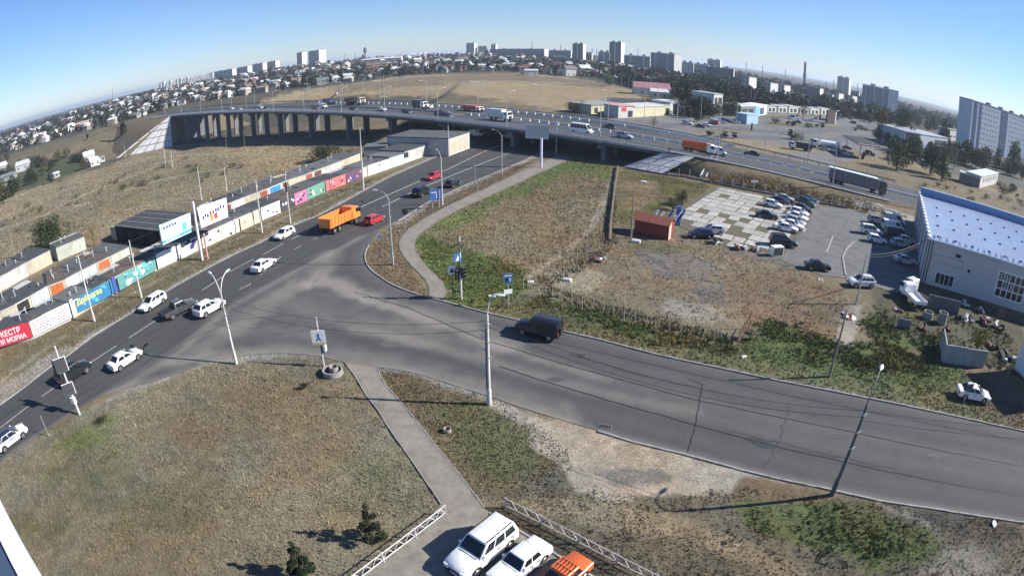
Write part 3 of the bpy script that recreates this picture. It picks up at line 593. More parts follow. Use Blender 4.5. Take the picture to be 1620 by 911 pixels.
SPEC = dict(
 sedan=dict(L=4.5, w=.88, st=[(-2.25,.45,.82,.70),(-2.16,.30,.97,.82),(-1.6,.24,1.0,.87),(-.9,.22,.98,.88),(0,.22,.96,.88),(.95,.22,.94,.88),(1.5,.24,.88,.87),(2.0,.28,.78,.83),(2.2,.36,.66,.74)], gb=(-1.72,1.12), gt=(-1.02,.18), gz=1.44, gw=(.80,.60), wb=(-1.32,1.36)),
 hatch=dict(L=4.0, w=.85, st=[(-2.0,.42,.92,.72),(-1.94,.30,1.02,.81),(-1.3,.24,1.03,.85),(0,.22,.99,.86),(.9,.22,.96,.86),(1.4,.24,.90,.84),(1.82,.28,.78,.80),(1.98,.38,.64,.70)], gb=(-1.93,1.05), gt=(-1.52,.12), gz=1.50, gw=(.79,.61), wb=(-1.2,1.26)),
 crossover=dict(L=4.4, w=.91, st=[(-2.2,.48,1.0,.76),(-2.12,.34,1.12,.86),(-1.5,.28,1.12,.90),(0,.27,1.07,.91),(1.0,.27,1.05,.91),(1.55,.28,1.0,.89),(2.0,.32,.88,.84),(2.18,.42,.72,.74)], gb=(-2.10,1.1), gt=(-1.55,.10), gz=1.63, gw=(.83,.64), wb=(-1.32,1.36)),
 suv=dict(L=4.8, w=.94, st=[(-2.4,.5,1.08,.82),(-2.33,.38,1.2,.9),(-1.6,.32,1.2,.94),(0,.32,1.17,.94),(1.05,.32,1.15,.94),(1.6,.32,1.1,.93),(2.2,.36,.99,.88),(2.38,.46,.8,.80)], gb=(-2.32,1.1), gt=(-2.05,.32), gz=1.86, gw=(.88,.74), wb=(-1.42,1.45)),
 wagon=dict(L=4.5, w=.88, st=[(-2.25,.45,.95,.72),(-2.16,.30,1.02,.82),(-1.6,.24,1.02,.87),(0,.22,.98,.88),(.95,.22,.95,.88),(1.5,.24,.89,.87),(2.0,.28,.78,.83),(2.2,.36,.66,.74)], gb=(-2.16,1.12), gt=(-1.85,.18), gz=1.50, gw=(.80,.62), wb=(-1.32,1.36)),
 classic=dict(L=4.1, w=.81, st=[(-2.05,.42,.84,.76),(-2.0,.30,.92,.79),(-1.2,.24,.93,.81),(0,.22,.93,.81),(.75,.22,.92,.81),(1.5,.24,.88,.80),(1.98,.28,.84,.79),(2.05,.38,.76,.77)], gb=(-1.32,.82), gt=(-.92,.26), gz=1.42, gw=(.74,.60), wb=(-1.2,1.22)),
 pickup=dict(L=5.1, w=.93, st=[(-2.55,.5,1.0,.84),(-2.5,.42,1.08,.9),(-1.6,.36,1.08,.92),(0,.34,1.08,.92),(1.0,.34,1.07,.92),(1.7,.34,1.03,.91),(2.35,.38,.92,.87),(2.52,.48,.76,.80)], gb=(-.95,1.2), gt=(-.78,.38), gz=1.76, gw=(.85,.68), wb=(-1.55,1.6)),
 boxy=dict(L=4.7, w=.92, st=[(-2.32,.5,1.05,.86),(-2.28,.4,1.15,.9),(0,.36,1.15,.92),(1.0,.36,1.15,.92),(1.7,.36,1.13,.91),(2.2,.4,1.08,.88),(2.3,.5,.9,.84)], gb=(-2.27,1.0), gt=(-2.18,.62), gz=1.95, gw=(.88,.80), wb=(-1.42,1.45)),
 van=dict(L=5.2, w=.98, st=[(-2.6,.45,1.15,.92),(-2.55,.35,1.25,.96),(0,.3,1.25,.98),(1.5,.3,1.22,.98),(2.1,.32,1.1,.95),(2.5,.4,.9,.88)], gb=(-2.55,1.95), gt=(-2.48,1.05), gz=2.15, gw=(.93,.82), wb=(-1.6,1.65)),
 minibus=dict(L=6.4, w=1.0, st=[(-3.2,.45,1.2,.94),(-3.15,.35,1.3,.98),(0,.3,1.3,1.0),(2.0,.3,1.28,1.0),(2.7,.34,1.15,.97),(3.1,.42,.92,.88)], gb=(-3.14,2.5), gt=(-3.05,1.6), gz=2.65, gw=(.96,.86), wb=(-2.0,2.1)))
_CM = {}
def car_meshes(kind):
    if kind in _CM: return _CM[kind]
    S = SPEC[kind]; out = []; P = pm('white')
    def ring(x, zb, zt, w):
        zm = zb + (zt-zb)*.55
        return [(x,-w*.86,zb),(x,-w,zb+.10),(x,-w,zm),(x,-w*.96,zt-.07),(x,-w*.84,zt),(x,0,zt+.02),(x,w*.84,zt),(x,w*.96,zt-.07),(x,w,zm),(x,w,zb+.10),(x,w*.86,zb)]
    mb = MB(); mb.loft([ring(*s) for s in S['st']], 0)
    rW = .33 if S['gz'] < 1.6 else .37
    for x in S['wb']:                                    # dark wheel arches on the body sides
        for sy in (-1, 1):
            y = sy*(S['w'] + .004); c = [(x + (rW+.08)*math.cos(a), y, max(.26, rW + (rW+.08)*math.sin(a))) for a in np.linspace(0, math.pi, 9)]; mb.add(c + [(x-(rW+.08), y, .26), (x+(rW+.08), y, .26)], [tuple(range(9)) + (9, 10)], 1)
    out.append(('body', mb.mesh('body', [P, trim], 40), True, None))
    b0, b1 = S['gb']; t0, t1 = S['gt']; wb, wt = S['gw']; zt = S['gz']; zb = [s for s in S['st'] if s[0] <= 0.5][-1][2] - .03
    def gp_(u, v, sy): return Vector((b0+(b1-b0)*u + ((t0+(t1-t0)*u) - (b0+(b1-b0)*u))*v, sy*(wb+(wt-wb)*v), zb+(zt-zb)*v))
    mb = MB(); rg = []
    for v, sc, dz in ((0,1,0),(.85,1,0),(.97,.96,0),(1,.88,.03)):
        rg.append([Vector((gp_(u,min(v,1),1).x*(1 if v < .96 else 1), gp_(u,v,sy).y*sc, gp_(u,v,sy).z+dz*(1 if 0 < u < 1 else .3))) for u, sy in ((0,-1),(.33,-1),(.66,-1),(1,-1),(1,1),(.66,1),(.33,1),(0,1))])
    mb.loft(rg); out.append(('roof', mb.mesh('roof', P, 50), True, None))
    def pane(pts, name):
        c = sum(pts, Vector())/len(pts); n = (pts[1]-pts[0]).cross(pts[2]-pts[1]).normalized(); o = c - Vector((c.x*.3 if 'side' in name else 0, 0, zb)); n = n if n.dot(c - Vector(((b0+b1)/2, 0, (zb+zt)/2))) > 0 else -n
        m_ = MB(); m_.loft([[q - n*.01 for q in pts], [q + n*.012 for q in pts]]); out.append((name, m_.mesh(name, glass), False, None))
    ends = [(0.05,.34),(.37,.64),(.67,.93)] if kind in ('wagon','suv','crossover','boxy','van','minibus') else [(.10,.50),(.54,.90)]
    if kind == 'minibus': ends = [(.03,.2),(.22,.39),(.41,.58),(.6,.76),(.78,.95)]
    if kind == 'van': ends = [(.70,.94)]
    for sy in (-1, 1):
        for u0, u1 in ends: pane([gp_(u0 + .02*(u0 < .15), .12, sy), gp_(u1, .12, sy), gp_(u1 - (.02 if u1 > .85 else 0), .84, sy), gp_(u0 + .02*(u0 < .15), .84, sy)], 'side_window')
    def endp(u, nm):
        A, B = gp_(u,.10,-1), gp_(u,.10,1); C_, D = gp_(u,.90,1), gp_(u,.90,-1); k = .90; pane([Vector((A.x, A.y*k, A.z)), Vector((B.x, B.y*k, B.z)), Vector((C_.x, C_.y*k, C_.z)), Vector((D.x, D.y*k, D.z))], nm)
    endp(1, 'windscreen'); endp(0, 'rear_window')
    for x in S['wb']:
        for sy in (-1, 1):
            m_ = MB(); n = 14; c = [(math.cos(2*math.pi*i/n), math.sin(2*math.pi*i/n)) for i in range(n)]
            m_.loft([[(a*rW*.92, -.1, b*rW*.92) for a, b in c], [(a*rW, -.07, b*rW) for a, b in c], [(a*rW, .07, b*rW) for a, b in c], [(a*rW*.92, .1, b*rW*.92) for a, b in c]])
            m2 = MB(); m2.cyl((0, sy*.09, 0), (0, sy*.115, 0), rW*.66, rW*.6, 12)
            out.append(('wheel', m_.mesh('wheel', rubber, 40) if 'wh' not in S else S['wh'], False, ((x, sy*(S['w']-.09), rW), ('rim', m2.mesh('rim', rim_m)))))
    xr, zr, w = S['st'][0][0], S['st'][1][2], S['w']; xf = S['st'][-1][0]
    for sy in (-1, 1):
        m_ = MB(); m_.box(xr-.02, xr+.10, sy*w*.80-.12, sy*w*.80+.10, zr-.32, zr-.10); out.append(('tail_light', m_.mesh('tail_light', lamp_r), False, None))
        m_ = MB(); zf = S['st'][-1][2]; m_.box(xf-.16, xf+.02, sy*w*.68-.15, sy*w*.68+.13, zf-.10, zf+.06); out.append(('headlight', m_.mesh('headlight', lamp_w), False, None))
        m_ = MB(); m_.box(b1-.42, b1-.28, sy*(w+.02)-.09, sy*(w+.02)+.09, zb+.06, zb+.2); out.append(('wing_mirror', m_.mesh('wing_mirror', P), True, None))
    m_ = MB(); m_.box(xf-.05, xf+.03, -w*.42, w*.42, S['st'][-1][1]+.05, S['st'][-1][2]-.08); out.append(('grille', m_.mesh('grille', trim), False, None))
    m_ = MB(); m_.box(xf-.04, xf+.05, -.26, .26, .42, .53); out.append(('number_plate', m_.mesh('number_plate', plate_m), False, None))
    m_ = MB(); m_.box(xr-.03, xr+.03, -.26, .26, zr-.42 if kind != 'boxy' else .75, (zr-.31) if kind != 'boxy' else .88); out.append(('number_plate', m_.mesh('number_plate', plate_m), False, None))
    m_ = MB(); xs_ = [b1 - .25, (b0+b1)/2 + .1, b0 + .55] if kind not in ('van','minibus') else [b1 - .3, b1 - 1.4]
    for sy in (-1, 1):
        for x in xs_: m_.box(x-.012, x+.012, sy*(w+.001)-.006, sy*(w+.001)+.006, .42, zb-.02)
        for x in xs_[1:]: m_.box(x+.08, x+.24, sy*(w+.012)-.014, sy*(w+.012)+.014, zb-.16, zb-.11)
    m_.box(b1+.06, b1+.085, -w*.72, w*.72, zb-.0, zb+.045); out.append(('door_seam', m_.mesh('door_seam', trim), False, None))
    if kind in ('suv','wagon','crossover'):
        for sy in (-1, 1): m_ = MB(); m_.box(t0+.1, t1-.05, sy*wt*.93-.025, sy*wt*.93+.025, zt+.02, zt+.075); out.append(('roof_rail', m_.mesh('roof_rail', trim), False, None))
    m_ = MB(); m_.box(xf-.10, xf+.035, -w*.74, w*.74, S['st'][-1][1]-.12, S['st'][-1][1]+.06); out.append(('bumper', m_.mesh('bumper', trim), False, None))
    if kind == 'pickup': m_ = MB(); m_.box(-2.45, -1.0, -.78, .78, 1.09, 1.115); out.append(('cargo_bed', m_.mesh('cargo_bed', trim), False, None))
    if kind == 'boxy': m_ = MB(); m_.cyl((-2.30,.15,1.05), (-2.5,.15,1.05), .36, .36, 14); out.append(('spare_wheel', m_.mesh('spare_wheel', rubber), False, None))
    _CM[kind] = out; return out
def car(kind, rear, front, side, colour, label, group=None, name=None, roofc=None, z=None, cat='car', loc=None, rz=None):
    """rear and front: pixels where the near-side wheels touch the ground; side: which side of the car is towards us"""
    S = SPEC[kind]
    if loc is None:
        a, b = (at(*rear), at(*front)) if z is None else (at_z(*rear, z), at_z(*front, z)); d = (b - a); d.z = 0; d.normalize(); left = Vector((-d.y, d.x, 0)); w = S['w'] - .09
        loc = (a+b)/2 + left*(w if side == 'R' else -w) - d*(sum(S['wb'])/2); rz = math.atan2(d.y, d.x); loc.z = z if z is not None else max(T1(loc.x, loc.y), -50) + .02
    root = thing(name or {'van':'van','minibus':'minibus','pickup':'pickup_truck','boxy':'off_road_car'}.get(kind, 'car'), label, cat, loc, rz, group)
    for nm, me, painted, ex in car_meshes(kind):
        if ex: o = O(nm, me, root, ex[0]); c = O(ex[1][0], ex[1][1], o)
        else: o = O(nm, me, root)
        if nm == 'door_seam': stuff(o)
        if painted:
            o.material_slots[0].link = 'OBJECT'; o.material_slots[0].material = pm(roofc) if (roofc and nm == 'roof') else pm(colour)
    return root
AV = 'cars driving along the avenue'
car('wagon',(258,480),(238,493),'L','white','white estate car heading down the avenue beside the dark pickup',AV)
car('pickup',(276,505),(304,491),'R','grey','dark grey pickup truck between two white cars on the avenue',AV,cat='pickup truck')
car('crossover',(327,502.5),(351,489),'R','white','white crossover just behind the twin-armed lamp post on the avenue',AV)
car('sedan',(192.5,586.5),(218.6,569.5),'R','white','white saloon alone near the lawn corner at the lower avenue',AV)
car('suv',(112,610),(138,591),'R','black','black SUV passing behind the traffic light post on the avenue',AV)
pc = car('sedan',(11,714),(37,694),'R','white','white saloon with dark blue reflection on its roof and marked doors at the left edge of the avenue',AV,roofc='darkblue')  # reflection on the white roof painted in as dark blue
for x, w_s, z in ((-.95,.5,.62),(-.3,.7,.62),(.5,.6,.62),(-.6,1.1,.78)): MB().box(x,x+w_s,-.892,-.884,z,z+.09).obj('stripe', M('stripe_blue', (.04,.08,.22), .4), pc)
car('sedan',(415,432),(434,420),'R','white','white saloon in mid avenue between the double lamp and the dump truck',AV)
car('hatch',(465,371.6),(446,381.5),'L','white','white hatchback coming down the far lane near the orange dump truck',AV)
car('hatch',(591,357),(605.6,350),'R','red','bright red hatchback directly in front of the orange dump truck',AV)
car('suv',(667,313),(680,306.5),'R','black','black SUV on the avenue just before the blue direction sign',AV)
car('hatch',(715,298.5),(729,292.5),'R','black','black car on the avenue just past the blue direction sign',AV)
car('wagon',(696,281.8),(685,286),'L','red','dark red car coming from the overpass in the far lane of the avenue',AV)
car('boxy',(865,539.5),(829,531),'L','black','boxy black off-road car with white rear plate on the side street',None)
car('sedan',(1523.5,633),(1556,639),'R','white','white saloon with dark boot lid parked on the grass beside the side street')
car('suv',(801.5,870.5),(757,908),'L','white','white SUV with black windscreen parked nearest the white lattice fence')
cl1 = car('classic',(858,891),(816,926),'L','white','old boxy white saloon parked between the white SUV and the orange car')
cl2 = car('classic',(921,917),(880,953),'L','orange','old orange saloon with roof rack at the bottom of the forecourt')
mb = MB(); 
for y in np.linspace(-.55, .55, 6): mb.box(-.85,.2,y-.02,y+.02,1.52,1.56)
for x in (-.8,-.3,.15): mb.box(x-.03,x+.03,-.62,.62,1.48,1.52)
mb.obj('roof_rack', M('rack_orange', (.5,.14,.05), .6), cl2)
# yard cars
YC = 'cars parked in a block on the slab yard'
for k, r_, f_, c_, lb in [('hatch',(1212,327),(1231,331),'white','white hatchback at the left of the block with its nose in the sun'),('sedan',(1222,321.5),(1243,325),'darkblue','dark blue car behind the leftmost white hatchback in the slab yard'),('sedan',(1231,317.5),(1250,321),'silver','silver car at the back left of the block of parked cars'),
    ('sedan',(1201,345),(1225,349),'black','black saloon standing left of the row of white cars on the slabs'),('crossover',(1262,322),(1286,330),'green','dark green crossover at the right end of the back row'),('sedan',(1267,317.5),(1289,324),'grey','dark grey car at the far right corner of the block'),
    ('sedan',(1254,331),(1281,338),'grey','dark grey car with pale bonnet, farthest of the tight row'),('hatch',(1248,338),(1277,346),'white','white hatchback second from the far end of the tight row'),('sedan',(1245,345),(1273,353),'white','white saloon third from the far end of the tight row'),
    ('hatch',(1242,352),(1271,361),'silver','silver hatchback fourth from the far end of the tight row'),('sedan',(1237,358.5),(1266,366),'white','white saloon second from the near end of the tight row'),('sedan',(1231,365),(1255.5,370),'white','white saloon at the near end of the tight row on the slabs'),
    ('suv',(1229,391),(1251,393.5),'black','black SUV alone in front of the tight row of white cars')]:
    car(k, r_, f_, 'R', c_, lb, YC)
car('hatch',(1120,379),(1099,378),'L','darkblue','dark blue hatchback beside the red cabin'); car('hatch',(1137,372.5),(1117,371),'L','palegrey','pale hatchback behind the dark one beside the red cabin')
BC = 'vehicles parked by the blue-roofed hall'
for k, r_, f_, c_, lb in [('crossover',(1378,354),(1398,357.5),'silver','silver crossover at the top of the group by the hall, tail in the sun'),('van',(1402,353),(1428,359),'palegrey','pale van with a dark rear window farthest from us by the hall'),('van',(1400,365),(1427,370),'white','white van parked alongside another van near the hall corner'),
    ('suv',(1366,371),(1393,375),'white','white SUV with its tail lit by the sun left of the vans'),('hatch',(1377,384),(1398,388),'white','white hatchback at the front of the group, mostly in the hall shadow'),('van',(1407,377),(1430,381),'grey','grey van with pale roof bar in front of the white vans'),
    ('hatch',(1415,391),(1435,394),'silver','silver hatchback nearest the hall wall in shadow'),('hatch',(1425,385),(1445,389),'palegrey','pale hatchback behind the silver one at the hall wall'),('sedan',(1422.5,417.5),(1443.5,421.5),'silver','silver saloon alone in the shade under the overhead cable')]:
    car(k, r_, f_, 'R', c_, lb, BC, cat='van' if k == 'van' else 'car')
car('classic',(1280,427.5),(1308,431),'R','black','wrecked black saloon at the edge of the asphalt lot'); car('crossover',(1376,457),(1354,456),'L','white','white people carrier with battered roof at the foot of the cable pole')
car('sedan',(46,502),(20,512),'L','white','white car with its door open tucked between the garages')
# ---- trucks
def wheel_set(root, xs, ys, r, w=.28):
    for x in xs:
        for y in ys:
            m_ = MB(); m_.cyl((0,-w/2,0),(0,w/2,0), r, r, 14); o = m_.obj('wheel', rubber, root, (x, y, r), smooth=40); m2 = MB(); sg = 1 if y > 0 else -1; m2.cyl((0,sg*w*.46,0),(0,sg*w*.53,0), r*.55, r*.45, 10); m2.obj('rim', rim_m, o)
def cab(root, x0, x1, w, z0, z1, paint, sleeper=False):
    mb = MB(); h = z1 - z0
    mb.loft([[(x0,-w,z0),(x1-.02,-w,z0),(x1,-w*.9,z0),(x1,w*.9,z0),(x1-.02,w,z0),(x0,w,z0)],[(x0,-w,z0+h*.5),(x1-.02,-w,z0+h*.5),(x1+.06,-w*.9,z0+h*.5),(x1+.06,w*.9,z0+h*.5),(x1-.02,w,z0+h*.5),(x0,w,z0+h*.5)],[(x0,-w*.96,z1-.1),(x1-.3,-w*.96,z1-.1),(x1-.22,-w*.86,z1-.1),(x1-.22,w*.86,z1-.1),(x1-.3,w*.96,z1-.1),(x0,w*.96,z1-.1)],[(x0+.1,-w*.85,z1),(x1-.45,-w*.85,z1),(x1-.4,-w*.75,z1),(x1-.4,w*.75,z1),(x1-.45,w*.85,z1),(x0+.1,w*.85,z1)]])
    mb.obj('cab', paint, root, smooth=35)
    g = MB(); g.quad((x1+.075,-w*.84,z0+h*.53),(x1+.075,w*.84,z0+h*.53),(x1-.17,w*.80,z1-.14),(x1-.17,-w*.80,z1-.14)); g.obj('windscreen', glass, root)
    for sy in (-1, 1): g = MB(); y = sy*(w+.012); L_ = x1-x0; g.quad((x0+L_*.42,y,z0+h*.52),(x1-.08,y,z0+h*.52),(x1-.34,y*.975,z1-.2),(x0+L_*.42,y*.975,z1-.2)); g.obj('side_window', glass, root)
    for sy in (-1, 1): g = MB(); g.box(x1-.02, x1+.08, sy*w*.72-.16, sy*w*.72+.16, z0+.06, z0+.26); g.obj('headlight', lamp_w, root); g = MB(); g.box(x1-.2,x1-.05,sy*(w+.14)-.1,sy*(w+.14)+.1,z0+h*.5,z0+h*.85); g.obj('wing_mirror', trim, root)
    g = MB(); g.box(x1-.02, x1+.10, -w*.55, w*.55, z0+.1, z0+h*.42); g.obj('grille', trim, root)
    g = MB(); g.box(x1-.15, x1+.13, -w*.98, w*.98, z0-.3, z0+.02); g.obj('bumper', trim, root)
def truck_root(name, rear, front, side, half, label, cat, z=None, wb=(0,0), group=None):
    a, b = (at(*rear), at(*front)) if z is None else (at_z(*rear, z), at_z(*front, z)); d = b-a; d.z = 0; Ld = d.length; d.normalize(); left = Vector((-d.y,d.x,0)); loc = (a+b)/2 + left*(half if side == 'R' else -half) - d*(sum(wb)/2); loc.z = (z if z is not None else T1(loc.x, loc.y) + .02)
    return thing(name, label, cat, loc, math.atan2(d.y, d.x), group)
def tipper(root, col_box, col_cab, L=7.6):
    x0, x1 = -L/2, L/2; ob, oc = pm(col_box), pm(col_cab)
    MB().box(x0+.2, x1-.3, -.45, .45, .75, 1.05).obj('chassis', trim, root); cab(root, x1-2.0, x1, 1.2, 1.0, 2.85, oc)
    bx0, bx1 = x0, x1-2.25; z0, z1 = 1.15, 2.75
    mb = MB(); mb.box(bx0+.15, bx1, -1.15, 1.15, z0, z0+.12); mb.obj('bed_floor', ob, root)
    for sy in (-1, 1):
        mb = MB(); mb.loft([[(bx0,sy*1.20,z0),(bx1,sy*1.20,z0),(bx1,sy*1.13,z0),(bx0,sy*1.13,z0)],[(bx0-.1,sy*1.27,z1),(bx1+.1,sy*1.27,z1),(bx1+.1,sy*1.19,z1),(bx0-.1,sy*1.19,z1)]]); mb.obj('bed_side', ob, root)
        for x in np.linspace(bx0+.3, bx1-.2, 7): m_ = MB(); m_.loft([[(x-.07,sy*1.19,z0-.02),(x+.07,sy*1.19,z0-.02),(x+.07,sy*1.28,z0-.02),(x-.07,sy*1.28,z0-.02)],[(x-.07,sy*1.25,z1-.05),(x+.07,sy*1.25,z1-.05),(x+.07,sy*1.35,z1-.05),(x-.07,sy*1.35,z1-.05)]]); m_.obj('rib', ob, root)
    MB().box(bx1-.02, bx1+.08, -1.2, 1.2, z0, z1+.35).obj('headboard', ob, root); MB().box(bx1+.06, x1-1.2, -1.2, 1.2, z1+.12, z1+.22).obj('cab_guard', ob, root)
    MB().box(bx0-.1, bx0, -1.2, 1.2, z0, z1-.1).obj('tailgate', ob, root)
    wheel_set(root, (x1-1.25, x0+2.2, x0+.95), (-1.05, 1.05), .5, .4)
    for sy in (-1, 1): MB().box(x0+.02, x0+.12, sy*.9-.2, sy*.9+.2, .8, .95).obj('tail_light', lamp_r, root)
t1 = truck_root('dump_truck',(533,368.5),(562,354.5),'R',1.05,'big orange dump truck with ribbed open bed driving up the avenue','dump truck',None,(-2.5,2.6)); tipper(t1,'dumporange','dumporange',7.9)
def hw_place(name, px, py, off, dirn, label, cat, group=None):
    s = hs_px(px, py, off, 1.0); p = hw(s, off, .04); rz = hw_dir(s); p2 = hw(s+1, off).z - hw(s-1, off).z
    d = Vector((math.cos(rz), math.sin(rz))); q = hw(s+2, off) - hw(s-2, off)
    rz = math.atan2(q.y, q.x)*1.0 if dirn > 0 else math.atan2(-q.y, -q.x); t = thing(name, label, cat, p, rz, group); t.rotation_euler = (0, -math.atan2(q.z*dirn, math.hypot(q.x, q.y)), rz); return t
def hw_car(kind, px, py, off, dirn, colour, label, cat='car', roofc=None):
    t = hw_place('tmp', px, py, off, dirn, label, cat); r = car(kind, None, None, 'R', colour, label, 'vehicles on the overpass highway', loc=t.location.copy(), rz=t.rotation_euler.z, cat=cat, roofc=roofc); r.rotation_euler = t.rotation_euler.copy(); bpy.data.objects.remove(t); return r
HG = 'vehicles on the overpass highway'
t2 = hw_place('lorry', 1355, 292, 5.0, 1, 'long articulated lorry with grey curtain trailer and dark blue cab on the highway', 'lorry', HG)
cur = M('grey_curtain', (.15,.155,.16), .7, var=.12, sc=.7); 
MB().cbox(-8.2,5.4,-1.27,1.27,1.25,3.9,.05).obj('trailer', cur, t2); MB().cbox(-8.25,5.45,-1.3,1.3,3.9,4.06,.03).obj('trailer_roof', pm('white'), t2); MB().box(-8.28,-8.2,-1.2,1.2,1.3,3.9).obj('rear_door', pm('white'), t2)
for i in range(9): x = -7.4 + i*1.5; MB().box(x-.04,x+.04,-1.292,1.292,1.3,3.9).obj('curtain_strap', M('strap_grey', (.05,.052,.058), .8), t2)
MB().box(-8,5.2,-1.1,1.1,1.0,1.25).obj('chassis', trim, t2); cab(t2, 5.9, 8.1, 1.24, 1.0, 3.75, pm('darkblue')); wheel_set(t2, (7.2,4.6,-4.2,-5.5,-6.8), (-1.02,1.02), .5, .36)
MB().box(-1.2,1.0,-1.25,-1.0,.55,1.05).obj('side_guard', plate_m, t2)
t3 = hw_place('tipper_truck', 1105, 233, 4.5, 1, 'orange-red tipper truck with white cab coming off the overpass', 'tipper truck', HG); tipper(t3,'orange','white',8.2)
hw_car('van', 1136, 233, 8.5, 1, 'white', 'white van overtaking the orange-red tipper truck on the highway', 'van')
hw_car('minibus', 922, 199, 5.5, 1, 'white', 'white minibus with dark side windows on the overpass', 'minibus')
hw_car('crossover', 990, 210, 8.0, 1, 'silver', 'pale silver crossover following the white minibus down the overpass')
t4 = hw_place('box_truck', 789, 179, 9.0, 1, 'white box truck with pale grey load box in mid overpass', 'box truck', HG)
MB().cbox(-4.6,1.9,-1.25,1.25,1.1,3.6,.05).obj('load_box', pm('palegrey'), t4); MB().box(-4.4,3.8,-.5,.5,.75,1.1).obj('chassis', trim, t4); cab(t4, 2.2, 4.3, 1.2, .95, 3.0, pm('white')); wheel_set(t4, (3.3,-2.6), (-1.0,1.0), .48, .35)
hw_car('suv', 697, 176, 6.5, 1, 'black', 'black SUV on the overpass left of the white box truck'); hw_car('crossover', 709, 178, 4.5, 1, 'grey', 'dark grey car with bright front beside the black SUV on the overpass'); hw_car('crossover', 643, 173, 6, 1, 'darkblue', 'dark blue car near a lamp post in mid overpass')
hw_car('sedan', 604, 170, 8.5, 1, 'white', 'white saloon alone on the left half of the overpass'); hw_car('sedan', 559, 168, 6, 1, 'black', 'black saloon on the left half of the overpass behind the railing gap')
hw_car('van', 500, 166, 6, 1, 'brown', 'dark red van on the left half of the overpass', 'van'); hw_car('van', 510, 163, 11, 1, 'white', 'white van behind the dark red van on the overpass', 'van'); hw_car('sedan', 504, 158, 20, -1, 'white', 'white car on the far carriageway near the crane truck')
hw_car('sedan', 421, 166, 6, 1, 'black', 'black car at the far left of the overpass'); hw_car('van', 411, 164, 7, 1, 'cream', 'pale van near the left end of the overpass', 'van'); hw_car('hatch', 405, 164, 5, 1, 'blue', 'blue car behind the pale van near the left end of the overpass'); hw_car('sedan', 366, 166, 9, 1, 'white', 'white car at the leftmost end of the overpass near a lamp post'); hw_car('sedan', 378, 166, 5, 1, 'silver', 'silver car near the leftmost end of the overpass')
hw_car('sedan', 1190, 231, 20, -1, 'black', 'black saloon on the far carriageway past the tipper truck'); hw_car('sedan', 676, 161, 22, -1, 'white', 'white car on the far carriageway beside a dark lorry'); hw_car('hatch', 963, 193, 20, -1, 'darkblue', 'dark blue hatchback on the far carriageway behind the minibus')
def box_lorry(px, py, off, dirn, cb, cc, label, L=7):
    t = hw_place('lorry', px, py, off, dirn, label, 'lorry', HG); MB().cbox(-L/2,L/2-2.2,-1.25,1.25,1.1,3.5,.05).obj('load_box', pm(cb), t); MB().box(-L/2,L/2-.4,-.5,.5,.7,1.1).obj('chassis', trim, t); cab(t, L/2-2, L/2, 1.2, .95, 2.9, pm(cc)); wheel_set(t, (L/2-1,-L/2+1.2), (-1.0,1.0), .48, .35); return t
box_lorry(664, 158.5, 19, 1, 'black', 'white', 'dark box lorry with white cab on the far carriageway of the overpass')
box_lorry(748, 164, 24, 1, 'red', 'white', 'low red lorry on the far carriageway behind the median', 9).scale = (1, 1, .6)
t5 = hw_place('dump_truck', 562, 155, 22, 1, 'tall dark dump truck with yellowish cab on the left of the overpass', 'dump truck', HG); tipper(t5,'brown','cream',9.5); t5.scale = (1.25,)*3
t6 = hw_place('crane_truck', 521, 155, 24, -1, 'dark blue crane truck with raised jib on the left of the overpass', 'crane truck', HG)
MB().box(-3.8,2.0,-1.15,1.15,.9,1.5).obj('bed', pm('darkblue'), t6); cab(t6, 2.1, 4.1, 1.2, .95, 2.9, pm('darkblue')); wheel_set(t6, (3.1,-1.4,-2.7), (-1.0,1.0), .5, .36); MB().cbox(-.8,1.0,-.9,.9,1.5,2.6,.1).obj('turret', pm('blue'), t6); MB().bar((0,0,2.4),(-6.8,0,5.4),.4,.5).obj('jib', pm('darkblue'), t6)
for px, py, k_, c_, lb in [(754,216,'van','white','white van parked in the shade under the overpass by the block building'),(807,219,'crossover','white','white car in the shade under the overpass behind the lamp post')]:
    p = at(px, py); car(k_, None, None, 'R', c_, lb, loc=p, rz=-.5, cat='van' if k_ == 'van' else 'car')
# ---------------------------------------------------------------- garages, banners, billboards
roof_ms = [M('bitumen_roof', (.082,.088,.09), .9, var=.3, sc=.6, stain=.45), M('bitumen_roof_dark', (.050,.055,.062), .9, var=.25, sc=.8, stain=.2), M('bitumen_roof_pale', (.115,.12,.12), .9, var=.25, sc=.8, stain=.3), M('bitumen_roof_rusty', (.105,.08,.065), .9, var=.35, sc=.7, stain=.4)]
def wallm(n, c): return M('render_' + n, c, .9, var=.2, sc=1.1, bump=.12, stain=.45)
WALLC = dict(cream=(.42,.375,.29), white=(.44,.435,.41), grey=(.30,.31,.31), palegreen=(.40,.425,.36), paleblue=(.43,.48,.52), beige=(.40,.36,.28))
DOORC = dict(orange=(.50,.13,.04), rust=(.28,.075,.045), blue=(.03,.22,.62), darkred=(.15,.03,.028), brown=(.13,.055,.04), grey=(.40,.43,.45), white=(.62,.64,.66), black=(.02,.02,.022), green=(.06,.25,.12))
def doorm(c): return M('door_' + c, DOORC[c], .7, var=.14, sc=1.5, stain=.25)
pipe_m = M('vent_pipe_metal', (.5,.5,.49), .5, .3)
